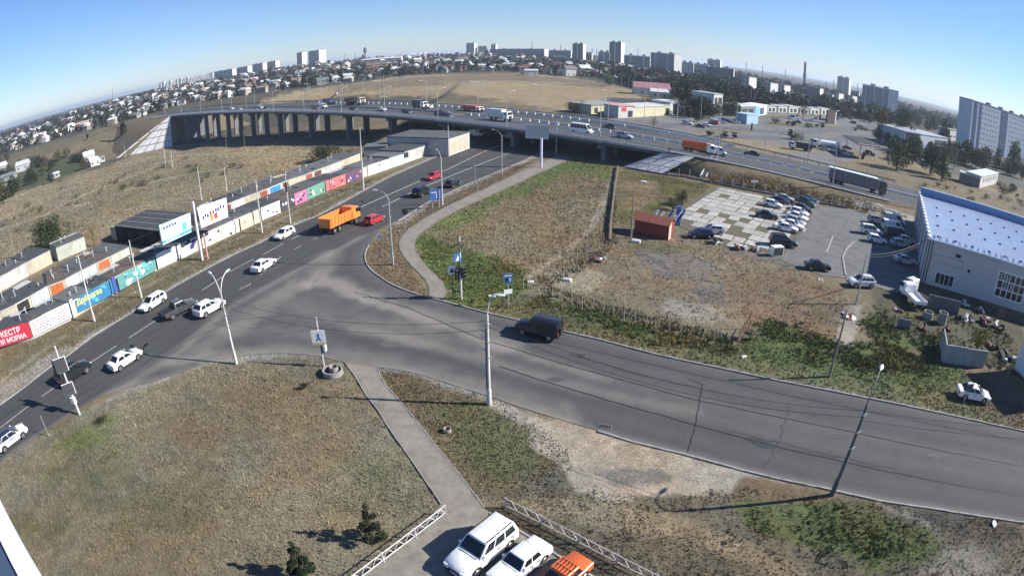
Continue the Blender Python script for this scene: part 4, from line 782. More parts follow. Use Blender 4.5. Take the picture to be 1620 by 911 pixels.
def garage(p0, p1, h, depth, label, wall='white', door=None, group='garages in rows beside the avenue', roof=0, pipes=1, name='garage', dw=.72, graf=None, base=None):
    d = p1 - p0; d.z = 0; L_ = d.length; rz = math.atan2(d.y, d.x); b = Vector((p0.x, p0.y, T1(p0.x, p0.y))); root = thing(name, label, 'garage', b, rz, group); g = .03
    MB().box(g, L_-g, .05, depth, -.6, h).obj('wall', wallm(wall, WALLC[wall]), root)
    m_ = MB(); sl_ = random.uniform(.05, .25); m_.loft([[(-.0,-.18,h+.02),(L_,-.18,h+.02),(L_,-.18,h+.17),(0,-.18,h+.17)],[(0,depth+.1,h-sl_+.02),(L_,depth+.1,h-sl_+.02),(L_,depth+.1,h-sl_+.17),(0,depth+.1,h-sl_+.17)]]); m_.obj('roof', roof_ms[3 if random.random() < .14 else roof], root)
    for _ in range(random.choice((0,1,1,2))):
        if L_ < 2.2: break
        x_, y_ = random.uniform(.2, L_-1.6), random.uniform(.4, depth-2); w_p, d_p = random.uniform(.8,1.4), random.uniform(.8,1.6); MB().box(x_, x_+w_p, y_, y_+d_p, h+.02, h+.182).obj('roof_patch', random.choice(roof_ms), root)
    MB().box(g, L_-g, -.02, .05, h-.3, h+.01).obj('lintel', wallm('white', WALLC['white']), root)
    if door:
        w = L_*dw; x = (L_-w)/2
        for k in range(2): MB().box(x + k*w/2 + .02, x + (k+1)*w/2 - .02, -.03, .06, .05, h-.34).obj('door_leaf', doorm(door), root)
    for k in range(pipes):
        px, py = random.uniform(.8, max(.9, L_-.8)), random.uniform(1.2, depth-1); hh = random.uniform(.5, 1.1); m_ = MB(); m_.cyl((px,py,h-.2),(px,py,h+hh),.09,.09,8); m_.cyl((px,py,h+hh),(px,py,h+hh+.1),.16,.12,8); m_.obj('vent_pipe', pipe_m, root)
    return root
A_PX = [(-60,582),(0,551),(53,536),(115,505),(150,483),(181,465.5),(217,445.5),(250,427),(281,412),(313,397),(346,381),(379,365),(412,350),(445,336),(480,320),(515,304),(544,293),(573,282),(594,274),(615,267)]
lab = ['behind the red banner at the left edge','behind the red concert banner','behind the white notice banner','behind the first half of the blue gas banner','behind the second half of the blue gas banner','behind the green marbled banner','beside the green marbled banner','behind the plain white banner','under the pale billboard','at the foot of the billboard post','behind the pale graffiti wall','with the beige graffiti wall','with black scrawl on white','with the black graffiti','with the magenta and green graffiti','with the red graffiti','with the red and navy graffiti','with the navy mural','with white wall and blue scrawl']
AW = ats(A_PX)
for i in range(len(AW)-1):
    garage(AW[i], AW[i+1], 2.4, 5.4, 'front row garage with flat bitumen roof ' + lab[i], 'white' if i % 3 else 'beige', None, 'garages in rows beside the avenue', [0,1,0,2,1,0,1,2,0,0,2,0,1,0,0,1,0,2,0][i], 2 if i < 9 else 1)
def row_B(pxs, doors, h, depth, group='garages in rows beside the avenue'):
    W = ats(pxs, h)
    for i, (wl, dr, rf, lb) in enumerate(doors): garage(W[i], W[i+1], h, depth, lb, wl, dr, group, rf, random.choice((1,1,2)))
row_B([(-25,503),(0,491),(22,481),(47,467),(75,451),(102,441),(124,429),(152,415),(175,404),(204,390)],
    [('cream',None,1,'cream back row garage at the far left edge'),('cream',None,1,'cream back row garage left of the open black doorway'),('cream','black',1,'back row garage with black open doorway and white car'),('white','grey',1,'back row garage with grey doors next to an orange door'),('cream','orange',1,'back row garage with the lower orange door'),('white','white',0,'back row garage with white doors right of the lower orange door'),('white','grey',0,'back row garage with pale grey doors below the upper orange door'),('cream','orange',1,'back row garage with the upper orange door'),('palegreen',None,0,'pale green walled back row garage at the right of the upper orange door')], 2.8, 8.5)
row_B([(352,326),(366,319),(388,310),(409,303),(424,297),(446,288),(456,284),(482,276),(495,271),(510,265),(540,254),(570,242)],
    [('white','darkred',1,'narrow dark red fronted garage beside the right billboard panel'),('white','white',1,'garage with big plain white door right of the billboard'),('cream',None,0,'cream garage with brown painted letters'),('cream','rust',0,'garage with rust red doors left of the blue door'),('white','blue',0,'garage with the bright blue doors'),('cream','darkred',0,'garage with dark red doors right of the blue door'),('cream',None,2,'cream garage with pale graffiti behind the utility pole'),('cream','rust',2,'garage with brick red doors right of the utility pole'),('white','brown',2,'garage with brown doors near the dark bush'),('white',None,2,'white walled garage in front of the dark bush'),('cream',None,0,'cream garage at the far end by the scrap slabs')], 2.8, 6.5)
row_B([(-20,446),(11,431),(42,414),(79,395)], [('white',None,0,'third row white garage cut by the left edge'),('white',None,0,'third row white garage next to the left edge'),('cream',None,1,'third row cream garage by the leafless gap')], 2.6, 8.5)
row_B([(88,392),(133,373)], [('palegreen',None,0,'long pale garage wall below the big bush')], 2.6, 6)
# banners and painted walls along the front row
def banner(a, b, z0, z1, col, label, texts=(), splats=None, name='banner', group=None, off=.14, cat='banner', lines=0, lcol=(.05,.06,.12)):
    p0, p1 = at(*a), at(*b); d = p1-p0; d.z = 0; L_ = d.length; root = thing(name, label, cat, (p0.x, p0.y, T1(p0.x,p0.y)), math.atan2(d.y, d.x), group); y = -off
    MB().box(0, L_, y, y+.05, z0, z1).obj('sheet', M('sheet_%.2f_%.2f_%.2f' % col, col, .7, var=.08, sc=1.5, stain=.12), root)
    for body, sz, x, z, c in texts: text3(body, sz, (x*L_, y-.012, z0+(z1-z0)*z), c, root)
    H_ = z1-z0
    if lines:
        m_ = MB()
        for k in range(lines):
            zz = z1 - H_*(.12 + .8*(k+.5)/lines); x = .06*L_
            while x < L_*.92:
                w = random.uniform(.12,.5); m_.box(x, min(x+w, L_*.95), y-.012, y-.002, zz-H_*.20/lines, zz+H_*.20/lines); x += w + random.uniform(.05,.25) + (random.random() < .12)*L_*.15
        stuff(m_.obj('print_mark', M('print_%.2f_%.2f_%.2f' % lcol, lcol, .7), root))
    if splats:
        for k, (c, n, s) in enumerate(splats):
            m_ = MB(); r_ = random.Random(sum(map(ord, label)) % 1000 + k)
            for q in range(n):
                cx, cz = r_.uniform(.08,.92)*L_, z0 + r_.uniform(.15,.85)*H_; yy = y - .006 - .0012*q - .004*k; nn = 9; sx = s*r_.uniform(.5,1.4)*H_; sz = s*r_.uniform(.4,1.1)*H_; a0 = r_.uniform(0,1)
                pts = []
                for j in range(nn):
                    rr = r_.uniform(.45,1.1); aa = 2*math.pi*j/nn + a0; pts.append((min(max(cx+sx*rr*math.cos(aa), .02), L_-.02), yy, min(max(cz+sz*rr*math.sin(aa), z0+.02), z1-.02)))
                m_.add(pts, [tuple(range(nn))])
            stuff(m_.obj('paint_patch', M('splat_%.2f_%.2f_%.2f' % c, c, .75), root))
    return root
def text3(body, size, loc, col, parent, rot=(math.pi/2,0,0), align='LEFT'):
    cu = bpy.data.curves.new('lettering','FONT'); cu.body = body; cu.size = size; cu.extrude = .004; cu.align_x = align; cu.resolution_u = 3; cu.offset = size*.018
    cu.materials.append(M('letter_%.2f_%.2f_%.2f' % col, col, .6, var=.04)); o = bpy.data.objects.new('lettering', cu); COL.objects.link(o); o.parent = parent; o.location = loc; o.rotation_euler = rot; return o
Wt = (.75,.74,.72); BG = 'banners and painted walls along the garages'
banner((-28,562),(53,536),.35,2.5,(.55,.03,.06),'red concert banner with white lettering at the left edge',[('ОРКЕСТР',1.05,.30,.54,Wt),('ПОЛЯ МОРИА',.92,.22,.10,Wt)],group=BG)
banner((54,535.5),(115,505.5),.35,2.5,(.68,.67,.64),'white notice banner with rows of small dark print',lines=5,lcol=(.22,.16,.17),group=BG)
banner((116.5,505),(121,501),.2,2.7,(.66,.67,.70),'narrow white panel between the notice banner and the blue gas banner',group=BG)
banner((122,499.5),(181,467),.3,2.4,(.03,.16,.30),'blue gas banner with yellow lettering behind a thin post',[('Доброгаз',1.02,.06,.50,(.75,.72,.08))],lines=0,group=BG,splats=[((.55,.62,.66),4,.12),((.06,.35,.5),5,.2)])
banner((182,466),(187.5,463.5),.2,2.6,(.05,.09,.30),'narrow navy panel at the right end of the blue gas banner',group=BG)
banner((190,462.5),(248,429.5),.3,2.4,(.10,.26,.25),'teal and white marbled banner behind a utility pole',splats=[((.62,.72,.70),9,.28),((.10,.45,.36),8,.2),((.02,.09,.12),5,.16)],group=BG)
banner((250.5,427.5),(293,405.5),.3,2.5,(.74,.73,.73),'plain white banner with a few dark marks below the billboard',splats=[((.12,.04,.10),4,.10)],group=BG)
banner((294.5,405),(312,397.5),.2,2.5,(.60,.62,.68),'white and navy panel beside the billboard post',splats=[((.03,.03,.14),3,.3)],group=BG)
banner((321,393),(379,366),.0,2.2,(.55,.52,.46),'pale wall with grey and black graffiti right of the billboard post',splats=[((.06,.06,.07),5,.16),((.38,.36,.32),7,.2),((.62,.60,.56),6,.16)],name='painted_wall',cat='wall',group=BG)
banner((381,365),(412,350.5),.0,2.3,(.50,.44,.34),'beige wall with faint brown graffiti',splats=[((.30,.24,.17),6,.14)],name='painted_wall',cat='wall',group=BG)
banner((414,349.5),(443,337),.1,2.4,(.66,.65,.68),'white wall with a black scrawl along its foot',splats=[((.03,.03,.04),5,.15)],name='painted_wall',cat='wall',group=BG)
banner((445,336),(466,326.5),.1,2.4,(.05,.05,.06),'black and white graffiti wall left of the magenta one',splats=[((.6,.6,.6),5,.16)],name='painted_wall',cat='wall',group=BG)
banner((466.5,326.2),(486,317.5),.1,2.4,(.47,.15,.29),'magenta graffiti wall with black and white shapes',splats=[((.03,.02,.03),5,.22),((.6,.5,.55),4,.12)],name='painted_wall',cat='wall',group=BG)
banner((486.5,317),(514,304.7),.1,2.4,(.12,.27,.19),'green painted wall with a white round motif',splats=[((.5,.52,.48),3,.22),((.03,.10,.07),3,.2)],name='painted_wall',cat='wall',group=BG)
banner((515.5,304),(547,292),.1,2.4,(.48,.14,.14),'red and pink graffiti wall',splats=[((.68,.30,.34),5,.18),((.2,.02,.03),5,.14)],name='painted_wall',cat='wall',group=BG)
banner((548,291.6),(573,282),.1,2.4,(.12,.06,.10),'dark red and navy graffiti wall with white letters',splats=[((.55,.5,.55),5,.15),((.04,.05,.22),4,.2)],name='painted_wall',cat='wall',group=BG)
banner((582,278.5),(615,267),.0,2.4,(.70,.68,.63),'white wall with blue and black scrawl at its right end',splats=[((.05,.07,.25),3,.16)],name='painted_wall',cat='wall',group=BG)
# doors painted over with graffiti on row two
# shed with ribbed roof behind the billboard, its shadow side painted near-black
P0, P1 = at(186,381), at(256,392); shed = thing('shed', 'low shed with shade-dark wall and ribbed roof behind the pale billboard', 'shed', (P0.x,P0.y,0), math.atan2(P1.y-P0.y, P1.x-P0.x)); Ls = (P1-P0).length
MB().box(0,Ls,0,9,-.5,3.0).obj('wall', M('shadow_side_wall', (.018,.019,.022), .9, var=.3, sc=.8), shed)
for k in range(4): MB().box(.8+k*Ls/4.2,.8+k*Ls/4.2+Ls/6,-.04,.01,.3,2.5).obj('wall_panel', M('shadow_side_panel', (.028,.029,.033), .85), shed)
for k in range(8): m_ = MB(); y0 = k*1.15 - .2; m_.box(-.3,Ls+.3,y0,y0+1.08,3.0+.05*k,3.12+.05*k); m_.obj('roof_strip', roof_ms[k % 2], shed)
MB().box(-2.6,-.05,.3,6,-.4,2.6).obj('side_wall', wallm('cream', WALLC['cream']), shed)
# billboard: two panels on one post
BP = at(320,411); bb = thing('billboard', 'tall roadside billboard with a pale cyan panel left and a white panel right', 'billboard', BP, 0)
avd = at(400,374) - at(240,455); avd.z = 0; avd.normalize()
def on_plane(px, py, P, d):
    n = Vector((-d.y, d.x, 0)); r = ray(px, py); o = Vector((0,0,CAM_H)); s = (P - o).dot(n)/r.dot(n); return o + r*s
def panel(corners, mat, nm, P, d, parent, th=.25):
    c = [on_plane(px, py, P, d) - P for px, py in corners]; n = Vector((d.y, -d.x, 0))*th; m_ = MB(); m_.loft([[q for q in c], [q - n for q in c]]); return m_.obj(nm, mat, parent), c
MB().cyl((0,0,-.3),(0,0,9.2),.24,.2,12).obj('post', M('billboard_post', (.62,.6,.6), .6, stain=.3), bb)
MB().cyl((.8,.45,-.2),(.8,.45,4.0),.16,.16,10).obj('post', M('red_white_post', (.55,.25,.24), .6), bb)
o_, c_ = panel([(252,357),(301,337),(303,367),(258,388)], M('cyan_poster', (.55,.72,.74), .6, var=.05), 'panel', BP, avd, bb)
o2, c2 = panel([(312,329),(358,313),(361,343),(319,361)], M('white_poster', (.72,.70,.73), .6, var=.05), 'panel', BP, avd, bb)
fr_ = Vector((avd.y, -avd.x, 0))*.02
def decal(c, u0, u1, v0, v1, mat, nm='print_mark', k=1):
    def q(u, v): return c[0]*(1-u)*(1-v) + c[1]*u*(1-v) + c[2]*u*v + c[3]*(1-u)*v + fr_*k
    MB().quad(q(u0,v0), q(u1,v0), q(u1,v1), q(u0,v1)).obj(nm, mat, bb)
tl = M('poster_teal', (.06,.34,.42), .6); dk = M('poster_dark', (.03,.04,.12), .6); og = M('poster_orange', (.70,.22,.04), .6)
decal(c_,0,1,.80,.94,tl); decal(c_,.70,.85,.35,.76,M('poster_bottle',(.10,.42,.45),.5)); decal(c_,.62,.90,.10,.17,M('poster_grey',(.35,.45,.45),.6))
for k in range(5): decal(c_,.10+.09*k,.16+.09*k,.16,.27,dk)
for k in range(3): decal(c_,.12,.45-.04*k,.42+.11*k,.45+.11*k,M('poster_grey',(.35,.45,.45),.6))
for k in range(8): decal(c_,.12+.06*k,.155+.06*k,.84,.90,M('poster_white',(.7,.75,.75),.6),k=2)
for k, (u, v) in enumerate([(.10,.48),(.18,.40),(.26,.46),(.36,.36),(.46,.38),(.56,.34),(.64,.33),(.74,.27),(.84,.30)]): decal(c2,u,u+.06,v,v+.16,dk)
decal(c2,.36,.46,.52,.86,og); decal(c2,.50,.62,.55,.84,M('poster_red',(.55,.06,.05),.6)); decal(c2,.80,.86,.58,.76,M('poster_grey',(.35,.45,.45),.6)); decal(c2,.07,.13,.80,.88,M('poster_grey',(.35,.45,.45),.6)); decal(c2,.42,.6,.18,.26,M('poster_lilac',(.5,.45,.62),.6))
# block building near the bridge, low white shed, heap of slabs
def gen_building(name, label, F0, F1, depth, h, wall, roofm, cat='building', parapet=.25):
    d = F1-F0; d.z = 0; L_ = d.length; root = thing(name, label, cat, (F0.x,F0.y,min(T1(F0.x,F0.y), T1(F1.x,F1.y))), math.atan2(d.y,d.x))
    MB().box(0,L_,0,depth,-1,h).obj('wall', wall, root); MB().box(-.15,L_+.15,-.15,depth+.15,h+.004,h+parapet).obj('roof', roofm, root); return root, L_
F0, F1 = at(709.6,247.5), at(743,235); bk, Lb = gen_building('block_building', 'pale flat-roofed block building with grey side beside the avenue near the overpass', F0, F1, 19, 4.6, wallm('white', WALLC['white']), roof_ms[0])
for k in range(4): MB().box(.6+k*(Lb-1.2)/4, .6+(k+.82)*(Lb-1.2)/4, -.04,.02,.4,4.0).obj('wall_panel', wallm('cream', WALLC['cream']), bk)
F0, F1 = at(640,258.5), at(677,245.5); lw, Ll = gen_building('low_garage', 'low white garage with a dark window near the overpass', F0, F1, 8, 2.9, wallm('white', WALLC['white']), roof_ms[1], 'garage'); MB().box(-.2,1.9,-.05,.03,1.3,2.6).obj('window', M('dark_opening', (.03,.032,.036), .4), lw)
F0, F1 = at(616,266.6), at(639.5,259); lw2, Ll2 = gen_building('low_garage', 'low grey-scrawled garage left of the dark window one', F0, F1, 7, 2.6, wallm('paleblue', WALLC['paleblue']), roof_ms[2], 'garage')
for k in range(9):
    p = at(606 + random.uniform(0,32), 240 + random.uniform(-14,6)); m_ = MB(); m_.box(-1.8,1.8,-.8,.8,-.1,.12); o = m_.obj('concrete_slab', M('scrap_slab', (.45,.45,.44), .9, var=.2)); o.location = p + Vector((0,0,.5+.25*(k%3))); o.rotation_euler = (random.uniform(-.5,.5), random.uniform(-.5,.5), random.uniform(0,3)); tag(o, 'broken pale concrete slab in the heap at the end of the garage row', 'slab', 'concrete slabs heaped near the overpass')
F0, F1 = at(576,249), at(612,247); hut, _ = gen_building('hut', 'small grey hut behind the garages near the heap of slabs', F0, F1, 6, 2.6, wallm('grey', WALLC['grey']), roof_ms[2], 'hut')
# ---------------------------------------------------------------- lamp posts, poles, signals, signs, fences
pole_w = M('pole_concrete', (.50,.49,.47), .8, var=.15, sc=1.0, stain=.3); pole_d = M('pole_dark', (.10,.10,.105), .7, var=.2); wood = M('pole_wood', (.23,.19,.15), .9, var=.3, sc=2); lampw = M('lamp_housing', (.66,.66,.66), .4, .2); pole_g = M('pole_galvanised', (.40,.41,.42), .55, .5)
wire_m = M('cable', (.02,.02,.022), .6); signw = M('sign_white', (.72,.73,.73), .5, var=.05); signb = M('sign_blue', (.05,.16,.45), .5, var=.05); signback = M('sign_back', (.06,.06,.065), .6); red_p = M('signal_red_white', (.55,.12,.10), .5)
def lamp_head(root, p, d, nm='lamp_head'):
    d = Vector(d); d.z = 0; d.normalize(); s = Vector((-d.y, d.x, 0)); m_ = MB(); rg = []
    for t, w, hh in ((-.1,.05,.04),(.1,.14,.09),(.5,.17,.10),(.75,.10,.06)): c = p + d*t; rg.append([c + s*w*math.cos(a) + Vector((0,0,hh*math.sin(a))) for a in np.linspace(0, 2*math.pi, 9)[:-1]])
    m_.loft(rg); m_.obj(nm, lampw, root, smooth=50)
POLES = {}
def pole(key, base, top, label, r=.13, mat=None, heads=(), cat='lamp post', name='lamp_post', collars=True, group=None, r1=None, z=None):
    b = at(*base) if not isinstance(base, Vector) else base; h = on_line(top[0], top[1], b) - b.z if isinstance(top, tuple) else top; mat = mat or pole_w
    t = thing(name, label, cat, b, 0, group); m_ = MB(); m_.cyl((0,0,-.4),(0,0,h*.18), r*1.35, r*1.3, 10); m_.obj('base_sleeve', mat, t, smooth=40); m_ = MB(); m_.cyl((0,0,h*.18),(0,0,h), r, r1 or r*.62, 10); m_.obj('pole', mat, t, smooth=40)
    for hx, hy, dh in heads:
        zz = b.z + h + dh; d = ray(hx, hy); s = (zz - CAM_H)/d.z if abs(d.z) > 1e-4 else 0; P = Vector((d.x*s, d.y*s, zz)) - b; L_ = math.hypot(P.x, P.y)
        if L_ > 3.5: P = Vector((P.x*3.0/L_, P.y*3.0/L_, P.z)); L_ = 3.0
        d2 = Vector((P.x, P.y, 0)).normalized() if L_ > .05 else Vector((1,0,0)); pts = []
        for q in np.linspace(0, 1, 7): pts.append(Vector((0,0,h-.1)) + d2*(L_*q**1.5) + Vector((0,0,(dh+.1)*math.sin(q*math.pi/2))))
        m_ = MB(); m_.tube(pts, .05, 7); m_.obj('arm', mat, t, smooth=60); lamp_head(t, pts[-1], d2)
    if collars:
        for q in (.55,.72,.9): m_ = MB(); m_.cyl((0,0,h*q-.06),(0,0,h*q+.06), r*1.12, r*1.12, 10); m_.box(r*.8,r*.8+.25,-.03,.03,h*q-.03,h*q+.03); m_.obj('bracket', pole_g, t)
    POLES[key] = b + Vector((0,0,h)); return t
pole('p1',(374,575),(350,466),'twin-armed lamp post at the lawn tip beside the avenue',heads=((333.5,433,1.5),(357.5,430.5,1.5)))
p2 = pole('p2',(774,639),(768.5,498),'tall white lamp post on the near kerb of the side street in mid picture',r=.15,heads=((783,466,1.7),))
for i, zz in enumerate((2.8,3.7,5.1,6.2,6.7,7.1)): m_ = MB(); m_.box(-.45,-.12,-.05,.05,zz-.04,zz+.04); m_.box(-.5,-.42,-.06,.06,zz-.02,zz+.2); m_.obj('insulator', lampw, p2)
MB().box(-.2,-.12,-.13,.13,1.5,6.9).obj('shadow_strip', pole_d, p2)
pole('p3',(1316,782),(1373,640),'dark lamp post leaning over the right part of the side street',r=.16,mat=pole_d,heads=((1393,584,1.5),))
pole('p5',(622,419),(610,315),'curved lamp post on the grassy island at the avenue bend',r=.12,mat=pole_g,heads=((596.5,301,1.0),))
pole('p6',(700,324),(696,250),'lamp post beside the blue direction sign',r=.12,mat=pole_w,heads=((686,234,1.0),))
pole('p7',(794,277),(789,215),'lamp post on the avenue kerb left of the grey hoarding',r=.12,mat=pole_g,heads=((778,205,1.0),))
pole('p8',(880,244),(879,190),'plain tall post right of the grey hoarding',r=.14,mat=pole_g,cat='post',name='post')
UG = 'utility poles along the garages'
for k, b, t, lb in (('u0',(149.8,508),(129,402),'thin white utility pole in front of the blue gas banner'),('u1',(224,470.6),(204,380),'utility pole between the teal banner and the white estate car'),('u2',(414.6,368),(408.5,284),'utility pole between the beige wall and the white scrawled wall'),('u3',(459.4,354),(453.5,275),'utility pole beside the black graffiti wall'),('u4',(575,300),(565.5,202),'tall utility pole at the end of the red graffiti'),('u5',(575.5,299),(570,232),'thin pole beside the tall utility pole at the red graffiti'),('u6',(710,248),(706,198),'utility pole at the corner of the block building')):
    pole(k, b, t, lb, r=.12 if k != 'u5' else .08, cat='utility pole', name='utility_pole', group=UG, collars=False)
b6 = MB(); b6.box(-.16,.16,-.16,.16,0,1.6); o6 = b6.obj('meter_box', pole_d); o6.location = (POLES['u3'] - Vector((0,0,3.1))); tag(o6, 'dark box strapped to the utility pole by the black graffiti wall', 'meter box')
pole('f1',(155,316),(149.5,285),'leaning wooden pole on the dry slope behind the garages',r=.12,mat=wood,cat='utility pole',name='utility_pole',collars=False)
for k, b, t, lb in (('f2',(111,313),(110,284),'left leg pole of the pair on the dry slope'),('f3',(118.5,311),(112.6,284),'right leg pole of the pair on the dry slope'),('f4',(262,261),(258,227),'pale pole below the left end of the overpass'),('f5',(273,265),(269,240),'shorter pale pole below the left end of the overpass'),('f6',(199,250),(197.5,230),'white pole at the foot of the paved slope'),('f7',(319,317),(316,263),'utility pole behind the right billboard panel'),('f8',(359,303),(355,265),'utility pole behind the row of coloured garages'),('f9',(358.5,237),(355.5,208),'dark pole in front of the overpass piers'),('f10',(387,232),(386,205),'pole with a short crossbar before the overpass piers'),('f11',(24,408),(16,358),'weathered pole at the left edge behind the third garage row'),('f12',(34,402),(28,374),'shorter weathered pole at the left edge behind the third garage row'),('f13',(3,393),(0,378),'short white stake at the left edge')):
    pole(k, b, t, lb, r=.11, mat=pole_w if k in ('f4','f5','f6','f7','f8') else wood, cat='utility pole', name='utility_pole', collars=False)
pole('y1',(998,377),(1001,305),'wooden pole standing beside the red cabin',r=.12,mat=wood,cat='utility pole',name='utility_pole',collars=False)
pole('y2',(1354,481),(1369,402),'dark cable pole between the white minivan and the weeds',r=.12,mat=pole_g,cat='utility pole',name='utility_pole',collars=False)
pole('y3',(1312,595),(1335,488),'leaning wooden pole in the weeds above the side street',r=.13,mat=wood,cat='utility pole',name='utility_pole',collars=False)
# overpass lamps
LG = 'lamp posts along the near edge of the overpass'
for i, s in enumerate(np.arange(S_R - 17 - 29.6*11, S_R + 190, 29.6)):
    if s > hs_of(97, 112): continue
    p = hw(s, -.45); nx = hw(s, 2.2) - p; nx.z = 0; t = thing('lamp_post','slim lamp post with arm over the near carriageway of the overpass','lamp post',p,0,LG)
    m_ = MB(); m_.cyl((0,0,-.6),(0,0,9.2),.13,.08,8); m_.obj('pole', pole_g, t); pts = [Vector((0,0,9.1)) + nx*q**1.5 + Vector((0,0,1.0*math.sin(q*1.57))) for q in np.linspace(0,1,6)]; m_ = MB(); m_.tube(pts,.05,6); m_.obj('arm', pole_g, t); lamp_head(t, pts[-1], nx)
    m_ = MB(); m_.box(-.4,.4,-.4,.4,-.55,.15); m_.obj('base', steel, t)
for i, s in enumerate(np.arange(S_R - 17 - 29.6*9.5, HS[-1]-60, 29.6)):
    p = hw(s, HWID + .8); q = p - Vector((0,0,.0)); nx = hw(s, HWID - 2) - p; nx.z = 0; t = thing('lamp_post','slim lamp post behind the far edge of the highway','lamp post',p,0,'lamp posts along the far edge of the highway')
    m_ = MB(); m_.cyl((0,0,-.6),(0,0,10),.12,.08,8); m_.obj('pole', pole_g, t); m_ = MB(); m_.tube([Vector((0,0,10)) + nx*v + Vector((0,0,.5*v)) for v in (0,.5,1)],.05,6); m_.obj('arm', pole_g, t); lamp_head(t, Vector((0,0,10.5)) + nx, nx)
for (px, py, off, lb) in ((1277,262,14.2,'lamp post on the median opposite the tanker'),(1428,270,14.2,'lamp post on the median before the blue-roofed hall'),):
    b = at(px, py); pole('m%d' % px, b, 10.0, lb, r=.13, mat=pole_g, collars=False)
FP = 'slim poles standing on the dry field beyond the overpass'
for px, py, tp in ((453,152,123),(487,151,120),(508,152,125),(549,145,128),(575,147,124),(608,155,116),(615,151,126),(626,143,127),(676,154,125),(696,142,128),(704,141,126),(763,141,125),(767,140,126),(836,166,128),(841,141,125),(844,140,127),(846,167,154),(866,171,155),(904,175,150),(922,143,125),(927,142,122),(930,145,118),(947,171,146),(983,144,120),(994,143,128),(1000,143,126),(1040,180,135),(1019,195,150),(1084,184,156),(1108,200,150),(1165,196,160),(1187,175,140),(60,244,232),(180,198,178),(155,207,185),(230,186,168)):
    b = at(px, py); pole('d%d' % px, b, (px - .3, tp), 'slim pale pole on the dry ground beyond the overpass', r=.12, mat=pole_g, cat='pole', name='field_pole', collars=False, group=FP)
# two-headed lamp right of centre (far) and signs on stilts
# signals and signs
def board(root, p, w, h, d, face, back=None, nm='sign_board', th=.06):
    d = Vector((d[0], d[1], 0)).normalized(); n = Vector((d.y, -d.x, 0)); m_ = MB(); a = p - d*w/2 - Vector((0,0,h/2)); m_.loft([[a, a+d*w, a+d*w+Vector((0,0,h)), a+Vector((0,0,h))], [q - n*th for q in (a, a+d*w, a+d*w+Vector((0,0,h)), a+Vector((0,0,h)))]]); o = m_.obj(nm, face, root); return d, n
def mark(root, p, d, n, pts, mat, nm='symbol', k=.012): m_ = MB(); m_.add([p + d*x + Vector((0,0,z)) + n*k for x, z in pts], [tuple(range(len(pts)))]); return m_.obj(nm, mat, root)
b = at(512.7,579); sg = thing('crossing_sign','white post sign with blue pictogram beside the concrete ring at the lawn tip','road sign',b); h = on_line(498.8,502,b); MB().cyl((0,0,-.3),(0,0,h),.08,.06,8).obj('post', pole_w, sg)
P = Vector((-.05,-.12,h*.60)); d, n = board(sg, P, 1.3, 1.5, (1,.12), signw); mark(sg, P, d, n, [(-.28,-.3),(-.05,.05),(-.1,.45),(.1,.45),(.12,.05),(.3,-.3),(.15,-.3),(.02,-.05),(-.12,-.3)], signb); mark(sg, P, d, n, [(-.6,-.7),(.6,-.7),(.6,-.45),(-.6,-.45)], M('sign_yellow',(.55,.5,.2),.5))
MB().box(.06,.42,-.2,.15,h*.30,h*.46).obj('signal_box', pole_d, sg); MB().box(.30,.52,-.25,.2,h*.33,h*.45).obj('signal_visor', signw, sg)
b = at(804,485); sg = thing('road_sign','blue square road sign over a small white plate on the far kerb','road sign',b); h = on_line(804,432,b); MB().cyl((0,0,-.3),(0,0,h),.06,.06,8).obj('post', pole_g, sg)
P = Vector((0,-.1,h-.55)); d, n = board(sg, P, .95, 1.0, (1,.15), signb); mark(sg, P, d, n, [(-.4,.2),(.4,.2),(.4,.35),(-.4,.35)], signw); mark(sg, P, d, n, [(-.25,-.35),(.0,-.35),(.0,.0),(-.25,.0)], M('sign_black',(.02,.02,.03),.5)); mark(sg, P, d, n, [(.12,-.35),(.3,-.35),(.3,.0),(.12,.0)], signw)
P = Vector((0,-.1,h*.46)); board(sg, P, .95, .5, (1,.35), signw, nm='sign_plate')
b = at(690,330); sg = thing('direction_sign','blue direction sign on two legs at the avenue kerb','road sign',b); h = on_line(690,300,b)
for x in (-.6,.6): MB().cyl((x,0,-.3),(x,0,h),.05,.05,6).obj('leg', pole_w, sg)
P = Vector((0,-.1,h-.9)); d, n = board(sg, P, 2.0, 1.9, (1,.3), signb); mark(sg, P, d, n, [(.1,-.6),(.25,-.6),(.25,.3),(.1,.3)], signw); mark(sg, P, d, n, [(-.8,.35),(.7,.35),(.7,.5),(-.8,.5)], signw)
b = at(604.6,419); sg = thing('yield_sign','white triangular give-way sign on the island beside the curved lamp post','road sign',b); h = on_line(601,372,b); MB().cyl((0,0,-.3),(0,0,h),.045,.045,6).obj('post', pole_g, sg); m_ = MB(); m_.loft([[Vector((x,y,h-.35+z)) for x, z in ((-.5,.4),(.5,.4),(0,-.5))] for y in (-.08,-.03)]); m_.obj('sign_face', signw, sg); m_ = MB(); m_.add([Vector((x,-.092,h-.35+z)) for x, z in ((-.36,.32),(.36,.32),(0,-.34))], [(0,1,2)]); m_.obj('symbol', M('sign_grey',(.45,.45,.45),.5), sg)
b = at(642,362); sg = thing('round_sign','round road sign seen from behind on the avenue kerb','road sign',b); h = on_line(640,331,b); MB().cyl((0,0,-.3),(0,0,h),.045,.045,6).obj('post', pole_g, sg); MB().cyl((0,-.06,h-.4),(0,-.02,h-.4),.5,.5,16).obj('sign_face', signback, sg)
b = at(756,303); sg = thing('kerb_post','thin short post on the avenue kerb near the lower bend of the path','post',b); MB().cyl((0,0,-.3),(0,0,2.4),.05,.05,6).obj('post', pole_g, sg); MB().box(-.25,.25,-.06,-.02,1.9,2.4).obj('plate', signw, sg)
